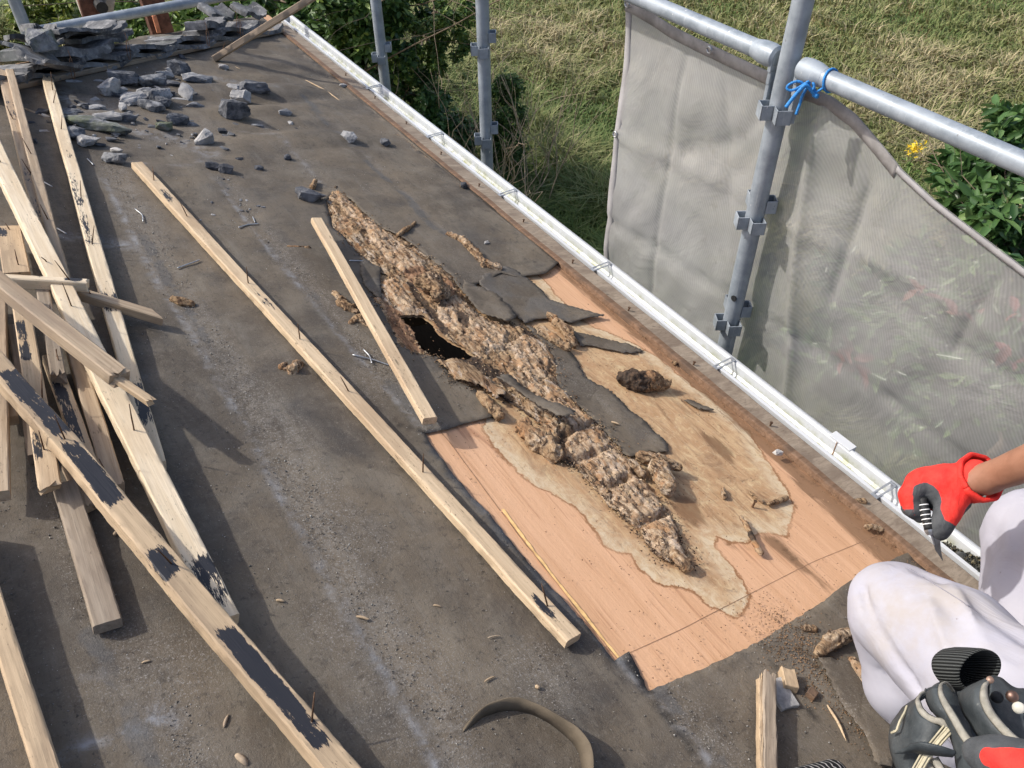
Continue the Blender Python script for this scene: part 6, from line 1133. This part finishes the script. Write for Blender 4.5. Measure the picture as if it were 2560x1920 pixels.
# ---- leather tool pouch
Pq = lambda x, y, r: pr(*cp(x, y), r)
po = empty('tool_pouch', Pq(900, 1500, 1.0), 'worn black leather tool pouch with beige-edged pockets hanging at the worker\'s hip', 'tool pouch')
def pocket_body(rim, base, bul, nm='pocket'):
    A = resamp([Pq(*q) for q in rim], 44); B = resamp([Pq(*q) for q in base], 44); rows = []
    for t in np.linspace(0, 1, 9): 
        v_ = CAMP-(A+B)/2; v_ /= np.linalg.norm(v_, axis=1)[:, None]; rows.append(A*(1-t)+B*t+v_*bul*math.sin(t*math.pi)**.8)
    V, Fc = loft(rows, 44, .0022); o = mesh(nm, V, Fc, LEATHER, po, True); solid(o, .003); return A
def rimtube(rim, w=.0043, nm='binding', lift=.003):
    P = resamp([Pq(*q) for q in rim], 40); v_ = CAMP-P; v_ /= np.linalg.norm(v_, axis=1)[:, None]; T_ = np.gradient(P, axis=0); T_ /= np.linalg.norm(T_, axis=1)[:, None]; sv = np.cross(v_, T_); n_ = len(P); o = mesh(nm, np.vstack([P+v_*.001-sv*w*1.05, P+v_*.0045-sv*w*.7, P+v_*.0055, P+v_*.0045+sv*w*.7, P+v_*.001+sv*w*1.05]), [(k_*n_+i, k_*n_+i+1, (k_+1)*n_+i+1, (k_+1)*n_+i) for k_ in range(4) for i in range(n_-1)], TRIM, po, True); solid(o, .002)
r1 = [(880, 900, 1.03), (800, 925, 1.01), (765, 985, .99), (790, 1080, .98), (850, 1150, .975), (930, 1190, .97), (1000, 1200, .965), (1060, 1240, .965), (1085, 1320, .97)]
r2 = [(1140, 930, 1.04), (1110, 880, 1.02), (1050, 810, 1.0), (995, 830, .98), (990, 920, .965), (1040, 1030, .955), (1100, 1120, .95), (1160, 1230, .945), (1230, 1350, .94), (1330, 1470, .94), (1420, 1600, .94), (1470, 1760, .94)]
r3 = [(1520, 790, .98), (1470, 790, .965), (1425, 850, .95), (1415, 960, .94), (1460, 1090, .935), (1550, 1210, .93), (1660, 1330, .925), (1780, 1430, .92), (2000, 1580, .92), (2200, 1700, .92)]
pocket_body([(900, 870, 1.06), (800, 930, 1.05), (700, 990, 1.04), (620, 1060, 1.03), (560, 1150, 1.02), (500, 1240, 1.02), (470, 1360, 1.02), (480, 1500, 1.02), (560, 1720, 1.03)], [(880, 905, 1.03), (790, 960, 1.0), (790, 1080, .985), (850, 1150, .98), (1000, 1200, .97), (1060, 1250, .97), (900, 1480, .97), (820, 1600, .98), (760, 1720, .99)], .022, 'outer_pocket')
pocket_body([(900, 900, 1.05), (1000, 830, 1.04), (1080, 830, 1.04), (1140, 900, 1.04), (1200, 1050, 1.03), (1250, 1250, 1.02), (1300, 1450, 1.01), (1400, 1750, 1.0)], [(870, 930, 1.03), (880, 1020, 1.02), (930, 1100, 1.01), (1010, 1180, .99), (1100, 1300, .98), (1160, 1450, .98), (1180, 1600, .98), (1200, 1750, .98)], .012, 'middle_pocket')
pocket_body([(970, 860, .98), (995, 960, .97), (1040, 1040, .96), (1100, 1130, .955), (1160, 1240, .95), (1230, 1360, .945), (1330, 1480, .945), (1450, 1700, .945)], [(890, 920, 1.0), (890, 1010, .99), (940, 1100, .985), (1030, 1170, .975), (1090, 1290, .97), (1120, 1420, .97), (1150, 1560, .97), (1180, 1720, .97)], .010)
pocket_body([(1500, 790, .965), (1430, 860, .95), (1415, 960, .945), (1460, 1090, .94), (1550, 1210, .935), (1660, 1330, .93), (1780, 1430, .925), (2100, 1650, .92)], [(1160, 930, 1.02), (1180, 950, 1.0), (1200, 1000, .985), (1250, 1120, .975), (1340, 1270, .97), (1450, 1430, .965), (1560, 1560, .96), (1800, 1750, .96)], .016, 'front_pocket')
pocket_body([(1500, 780, 1.02), (1600, 790, 1.03), (1700, 880, 1.03), (1800, 900, 1.04), (2100, 900, 1.05)], [(1440, 1000, 1.0), (1560, 1200, 1.0), (1700, 1340, 1.0), (1850, 1440, 1.0), (2200, 1600, 1.0)], .008, 'back_flap')
pocket_body([(1060, 830, 1.07), (1300, 800, 1.07), (1500, 790, 1.07), (1700, 900, 1.07), (2100, 900, 1.08)], [(1200, 1750, 1.06), (1400, 1750, 1.06), (1600, 1750, 1.05), (1800, 1750, 1.05), (2200, 1750, 1.05)], .004, 'back_panel')
for r_ in (r1, r2, r3): rimtube(r_)
rimtube([(850, 1530, .975), (860, 1620, .97), (920, 1700, .965)]); rimtube([(930, 1560, .965), (1000, 1680, .96), (1010, 1760, .96)])
STI = mplain('cream_stitching', (.42, .38, .27), .9, 0, .2, 80, 0)
for d_ in (0, 26, 52, 80): P = resamp([Pq(1040+d_*.9, 1225+d_*.9, .962), Pq(930+d_, 1360+d_*.6, .955), Pq(800+d_, 1520+d_*.6, .955), Pq(720+d_, 1660+d_*.6, .96)], 60); MB().tube(P, .0011 if d_ != 52 else .0022, 5).build('stitched_seam', STI, po)
MB().tube(resamp([Pq(510, 1310, 1.0), Pq(560, 1290, .99), Pq(590, 1200, .99), Pq(640, 1110, 1.0), Pq(660, 1050, 1.01)], 40), .0014, 5).build('stitched_seam', STI, po)
P = resamp([Pq(555, 1500, .97), Pq(650, 1480, .955), Pq(760, 1462, .945), Pq(900, 1490, .94), Pq(1010, 1510, .94), Pq(1130, 1535, .945)], 40); s_ = np.linspace(-1, 1, 3); wv = .003+.0075*np.sin(np.linspace(0.25, 2.9, 40)); V = np.vstack([P+YY*0+np.outer(wv*k_, upv)*1. for k_ in s_]); o = mesh('strap', V, [(k_*40+i, k_*40+i+1, (k_+1)*40+i+1, (k_+1)*40+i) for k_ in (0, 1) for i in range(39)], LEATHER, po, True); solid(o, .0025)
for q, c_ in (((1550, 960, .985), BLACK), ((1700, 952, .985), mplain('brass_rivet', (.16, .10, .08), .4, .7, .2, 50, 0)), ((1765, 1065, .985), mplain('pale_button', (.62, .60, .52), .4, 0, .1, 30, 0))):
    p = Pq(*q); v_ = (CAMP-p)/np.linalg.norm(CAMP-p); MB().tube([p-v_*.003, p+v_*.002, p+v_*.004], [.0058, .0058, .0035], 14).build('rivet', c_, po, True)
MB().tube([Pq(1480, 790, .96), Pq(1484, 787, .958)], .0035, 10).build('rivet', mplain('copper_rivet', (.30, .20, .15), .5, .5, .2, 40, 0), po, True)
# ribbed cuff tube standing in the pouch
ca = Pq(1120, 675, 1.06); cbb = Pq(1375, 690, 1.03); axc = (cbb-ca)/np.linalg.norm(cbb-ca); mcu = frame(ca, axc, (CAMP-ca)/np.linalg.norm(CAMP-ca)); Lc = np.linalg.norm(cbb-ca); V = []; n_ = 48; Rc = .0265
prof = [(-.010, .015), (-.007, .0215), (-.001, .0250), (.008, Rc), (Lc*.5, Rc), (Lc*.9, Rc*.97), (Lc, Rc*.93), (Lc+.002, Rc*.88), (Lc-.004, Rc*.82), (Lc*.3, Rc*.75), (.002, .017)]
for x, r_ in prof: V += [(x+.012*math.cos(t)*(x/Lc), r_*math.cos(t)*.85, r_*math.sin(t)) for t in np.linspace(0, 2*math.pi, n_, endpoint=False)]
k_ = len(prof); Fc = [(i*n_+j, i*n_+(j+1) % n_, (i+1)*n_+(j+1) % n_, (i+1)*n_+j) for i in range(k_-1) for j in range(n_)]+[tuple(range(n_-1, -1, -1)), tuple((k_-1)*n_+j for j in range(n_))]
def mribs2():
    m = M('black_ribbed_cuff', .9, 0, .2); tc = m.node('ShaderNodeTexCoord'); sx = m.node('ShaderNodeSeparateXYZ'); m.t.links.new(tc.outputs['Object'], sx.inputs[0]); an = m.ma('ARCTAN2', sx.outputs[2], sx.outputs[1]); w = m.ma('SINE', m.ma('MULTIPLY', an, 44.)); m.color(m.mix(m.ramp(w, -.6, .6), (.010, .011, .011), (.075, .08, .078))); m.bump(w, .0010, .8); return m.m
o = mesh('glove_cuff_roll', V, Fc, mribs2(), None, True, mw=Matrix(mcu.tolist())); tag(o, 'rolled black ribbed cuff sticking out of the tool pouch', 'knit cuff')
rg_ = [(Pq(1330, 1500, .91), Pq(1560, 1580, .905), GR_(30)*.9+.006, .018, 1.2), (Pq(1560, 1580, .905), Pq(1900, 1700, .90), .020, .026, 1.0), (Pq(1500, 1560, .890), Pq(1880, 1665, .885), .006, .013, -.6)]
o = blob('spare_glove', rg_, GLOVE, None, .004, .0028, lambda P: .0008*fbm(P*60, 2)); tag(o, 'grey glove finger with a red patch poking from the pouch at the bottom right', 'glove')
# shoe tip with zigzag lines at the bottom edge
sh = [hr(*c9(985, 1700), .03), hr(*c9(780, 1830), .035)]; mz = M('black_knit_shoe', .85, 0, .2); wv_ = mz.node('ShaderNodeTexWave'); wv_.inputs['Scale'].default_value = 38; wv_.inputs['Distortion'].default_value = 2.2; wv_.inputs['Detail'].default_value = 0; wv_.inputs['Detail Scale'].default_value = 3.; wv_.bands_direction = 'X'; mz.t.links.new(mz.co(rnd=False), wv_.inputs[0]); mz.color(mz.mix(mz.ramp(wv_.outputs['Fac'], .90, .96), (.012, .013, .015), (.45, .44, .42))); 
o = blob('shoe_toe', [(sh[0], sh[1], .022, .036, 0)], mz.m, None, .01, .004); tag(o, 'black shoe toe with thin white wavy lines at the bottom edge', 'shoe')

# ============================================================ small debris
def scatter(name, label, pts, smin_, smax, mat, seed, cat='grit', val=None, H=.007, el=None):
    rg = np.random.default_rng(seed); n = len(pts); s = rg.uniform(smin_, smax, n)**1.0; base = np.array([[1, 0, -.5], [-.5, .87, -.5], [-.5, -.87, -.5], [0, 0, .9]]); q = rg.normal(size=(n, 3, 3))*.35+np.eye(3)*(1 if el is None else 1); 
    if el is not None:
        a = rg.uniform(0, math.pi, n); st = np.zeros((n, 3, 3)); st[:, 0, 0] = np.cos(a)*el; st[:, 1, 0] = np.sin(a)*el; st[:, 0, 1] = -np.sin(a); st[:, 1, 1] = np.cos(a); st[:, 2, 2] = .8; q = st
    L = np.einsum('nij,kj->nki', q, base)*s[:, None, None]*.5; C = np.c_[pts, np.full(n, H)]; V = (C[:, None, :]+L).reshape(-1, 3); b = np.arange(n)[:, None]*4; T = np.vstack([b+np.array([[0, 1, 3]]), b+np.array([[1, 2, 3]]), b+np.array([[2, 0, 3]]), b+np.array([[0, 2, 1]])])
    v = rg.random(n); o = mesh(name, RPA(V), T, mat, None, False, dict(val=np.repeat(v, 4))); tag(o, label, cat, kind='stuff'); return o
GRM = M('grit_stones', .9, 0, .2); v = GRM.attr('val'); GRM.color(GRM.mix(GRM.ramp(v, 0, .7), (.12, .11, .10), GRM.mix(GRM.ramp(v, .75, 1.), (.24, .23, .21), (.45, .44, .41))))
rg = np.random.default_rng(77); N = 60000; c = np.c_[rg.uniform(-.7, 1.46, N*4), rg.uniform(-.1, 3.6, N*4)]
dn = np.full(len(c), .11)
for pl, o_, wd, am in ((LA, .035, .04, .75), (LB, .03, .035, .65), (LC, 0, .03, .6), (LE, -.012, .012, 1.5), (LF, .0, .04, 1.1)): dn = np.maximum(dn, am*np.exp(-(dline(c, off(pl, o_))/wd)**2))
for (x, y, r_, am) in ((200, 250, .16, .6), (420, 280, .12, .5), (600, 330, .10, .3), (345, 1490, .05, 1.), (350, 1620, .03, 1.), (760, 1360, .06, .5), (900, 1500, .10, .4), (1150, 1470, .07, .5), (590, 960, .08, .4), (780, 830, .08, .4), (1640, 1395, .04, 1.), (560, 500, .15, .25)): dn = np.maximum(dn, am*np.exp(-(np.linalg.norm(c-UV(x, y), axis=1)/r_)**2))
dn *= (.4+.9*np.clip(fbm(p3(c, 30, 30, 3), 3)+.3, 0, 1.5))
cf = cut+[(UE, cut[-1][1])]; keep = (rg.random(len(c)) < dn) & ~pip(c, cf) & (c[:, 1] < ve(c[:, 0], -.04)); c = c[keep][:60000]
scatter('grit', 'fine grey grit and tile dust scattered over the felt', c, .001, .0030, GRM.m, 5)
c = np.c_[rg.uniform(.5, 1.47, 9000), rg.uniform(.1, 2.2, 9000)]; kp = pip(c, cf) & (rg.random(9000) < np.clip(.30+.5*fbm(p3(c, 7, 7, 1), 3), .05, 1)); d2 = np.c_[rg.normal(0, .035, 900)+UV(1720, 1400)[0], rg.normal(0, .05, 900)+UV(1720, 1400)[1]]; d3 = np.c_[rg.uniform(1.445, 1.475, 1500), rg.uniform(.1, 2.9, 1500)]; d4 = np.c_[rg.normal(0, .02, 350)+UV(1850, 1560)[0], rg.normal(0, .05, 350)+UV(1850, 1560)[1]]
scatter('wood_crumbs', 'dark brown wood crumbs scattered over the plywood and trim', np.vstack([c[kp][:1700], d2, d3, d4]), .0010, .0032, CRUM, 6, 'wood crumbs', H=.006, el=1.8)
ii = rg.integers(0, len(ROTCO), 800); fl_ = ROTCO[ii]; hh3 = ROTW[ii]; n_ = len(ii); a_ = rg.normal(math.pi/2, .5, n_); L_ = rg.uniform(.003, .011, n_)[:, None]; W_ = rg.uniform(.0007, .0022, n_)[:, None]
C3 = RPA(np.c_[fl_, hh3+.0012]); d3_ = np.cos(a_)[:, None]*DD+np.sin(a_)[:, None]*YY+ND*rg.normal(.0, .28, (n_, 1)); s3_ = np.cross(ND, d3_)+ND*rg.normal(0, .4, (n_, 1)); n3_ = np.cross(d3_, s3_)
V = np.stack([C3-d3_*L_*.5-s3_*W_, C3-d3_*L_*.5+s3_*W_, C3+d3_*L_*.5, C3-d3_*L_*.2+n3_*W_], 1).reshape(-1, 3); b = np.arange(n_)[:, None]*4; T = np.vstack([b+np.array([[0, 1, 3]]), b+np.array([[1, 2, 3]]), b+np.array([[2, 0, 3]]), b+np.array([[0, 2, 1]])])
FLM = M('splinter_flakes', .9, 0, .2); v = FLM.attr('val'); FLM.color(FLM.mix(FLM.ramp(v, .0, .7), (.22, .13, .07), FLM.mix(FLM.ramp(v, .6, 1.), (.45, .32, .18), (.62, .50, .36)))); fo_ = mesh('splinter_flakes', V, T, FLM.m, house, False, dict(val=np.repeat(rg.random(n_), 4))); fo_['kind'] = 'stuff'
c = np.array(rot)[rg.integers(0, len(rot), 1600)]+rg.normal(0, .010, (1600, 2)); scatter('rot_crumbs', 'tan and black rotten crumbs along the edge of the ridge', c, .002, .005, PULP, 8, 'wood crumbs', H=.010, el=1.5)
# gutter dirt
gp = hz(2045, 1225, gz); V_ = []; gy_ = rg.normal(float(gp[1])-.045, .045, 1500); gx_ = rg.uniform(GX+.002, GX+.040, 1500); hh2 = .030*np.exp(-((gy_-gy_.mean())/.06)**2)*rg.random(1500); base = np.array([[1, 0, -.5], [-.5, .87, -.5], [-.5, -.87, -.5], [0, 0, .9]]); q_ = rg.normal(size=(1500, 3, 3))*.7; L = np.einsum('nij,kj->nki', q_, base)*rg.uniform(.002, .006, 1500)[:, None, None]
V = (np.c_[gx_, gy_, gz-.029+hh2][:, None]+L).reshape(-1, 3); b = np.arange(1500)[:, None]*4; T = np.vstack([b+np.array([[0, 1, 3]]), b+np.array([[1, 2, 3]]), b+np.array([[2, 0, 3]]), b+np.array([[0, 2, 1]])])
GD = M('wet_gutter_silt', .8, 0, .3); v = GD.attr('val'); GD.color(GD.mix(GD.ramp(v, .3, 1.), (.04, .042, .038), (.20, .17, .10))); tag(mesh('gutter_debris', V, T, GD.m, None, False, dict(val=np.repeat(rg.random(1500), 4))), 'dark leaf and silt heap being dug out of the gutter', 'gutter debris', kind='stuff')
o = blob('silt_clod', [(np.array([GX+.018, float(gp[1])+.005, gz-.026]), np.array([GX+.02, float(gp[1])-.10, gz-.026]), .016, .012, .8)], mplain('grey_silt', (.07, .072, .068), .9, 0, .4, 50, .004), None, .005, .004, lambda P: .008*fbm(P*60, 3)); tag(o, 'grey clod of silt under the cutter tip in the gutter', 'silt clod')
# loose nails, splinters, slivers
def stick(label, a, b, r_, mat, name, cat, H=.009, bend=0., group=None):
    A = hr(*a, H); B = hr(*b, H); m_ = (A+B)/2+np.cross(ND, B-A)*bend; tap = np.array([.35, .6, .75, .8, .85, .8, .85, .8, .7, .6, .4, .2])*(1.2 if 'nail' in name or 'wire' in name else .95); tap = np.full(12, 1.) if name in ('loose_nail', 'wire') else tap; o = MB().tube(resamp([A, m_, B], 12), r_*tap, 5 if name == 'wood_sliver' else 6).build(name, mat, None, True); tag(o, label, cat, group); return o
LN = [('bent silver nail left of the long batten', cl(1215, 800), cl(1290, 915), .12), ('straight grey nail on the felt below the rubble', c4(1140, 78), c4(1285, 25), 0), ('grey nail on the upper felt between dust lines', c1(1535, 1463), c1(1665, 1438), .1), ('short nail crossing the grey one', c1(1625, 1395), c1(1640, 1430), 0), ('nail lying near the two-tone stone', c1(560, 1020), c1(600, 1060), 0), ('nail beside the propped batten', c5(150, 600), c5(205, 690), .1), ('long nail under the propped batten', c5(80, 635), c5(325, 705), .05), ('nail behind the top of the propped batten', c5(60, 30), c5(150, 32), 0), ('rusty wire bent on the felt by the rubble', c1(1730, 545), c1(1990, 590), .08), ('thin nail by the left battens', cl(390, 555), cl(470, 600), 0), ('thin nail below the left battens', cl(515, 975), cl(600, 1025), 0)]
for lb, a, b, bd in LN: stick(lb, a, b, .0017, STEEL if 'rusty' not in lb else RUST, 'loose_nail' if 'nail' in lb else 'wire', 'nail' if 'nail' in lb else 'wire', bend=bd)
zt = lambda o: o.data.attributes.new('tar', 'FLOAT', 'POINT')
SL = [('thin pale splinter left of the worker\'s felt strip', c9(945, 1240), c9(1068, 1470), .003), ('slim stick on the upper felt near the eave', c1(1965, 515), c1(2195, 655), .0035), ('orange sliver on the lower felt', c8(105, 670), c8(190, 692), .003), ('tan sliver beside the curl of felt', c8(930, 1090), c8(1000, 1055), .002), ('small light sliver in the lower middle', c8(600, 598), c8(650, 608), .002), ('tiny sliver above the felt curl', c8(1255, 1118), c8(1285, 1135), .004), ('brown twig on the open felt', c8(950, 808), c8(1035, 795), .0015), ('wood shard by the crumbling lump', c1(1370, 790), c1(1460, 850), .005), ('brown curved shard behind the split batten', c1(150, 695), c1(320, 785), .006), ('thin straw on the upper felt', cu(1130, 855), cu(1270, 910), .0018), ('light sliver near the leaning batten foot', cu(1040, 715), cu(1105, 742), .003), ('dark twig near the tile batten', cu(490, 745), cu(690, 785), .002), ('tan sliver right of the lower left batten', c7(910, 970), c7(970, 955), .002), ('pale flake in the grey dust patch', c7(1440, 1385), c7(1470, 1300), .003), ('small cream flake beside the long dark-stained batten', c7(735, 150), c7(750, 125), .004), ('curled shaving on the strip of felt over the plywood', c5(1745, 1065), c5(1800, 1085), .003), ('flat light chip in the lower middle felt', c7(1775, 565), c7(1830, 575), .003), ('grey woody chip near the bottom edge', c7(1515, 1560), c7(1590, 1630), .006)]
for lb, a, b, r_ in SL: o = stick(lb, a, b, r_, ORANW if 'brown' not in lb and 'dark' not in lb and 'grey' not in lb else OLDW, 'wood_sliver', 'wood sliver', bend=.06); zt(o)
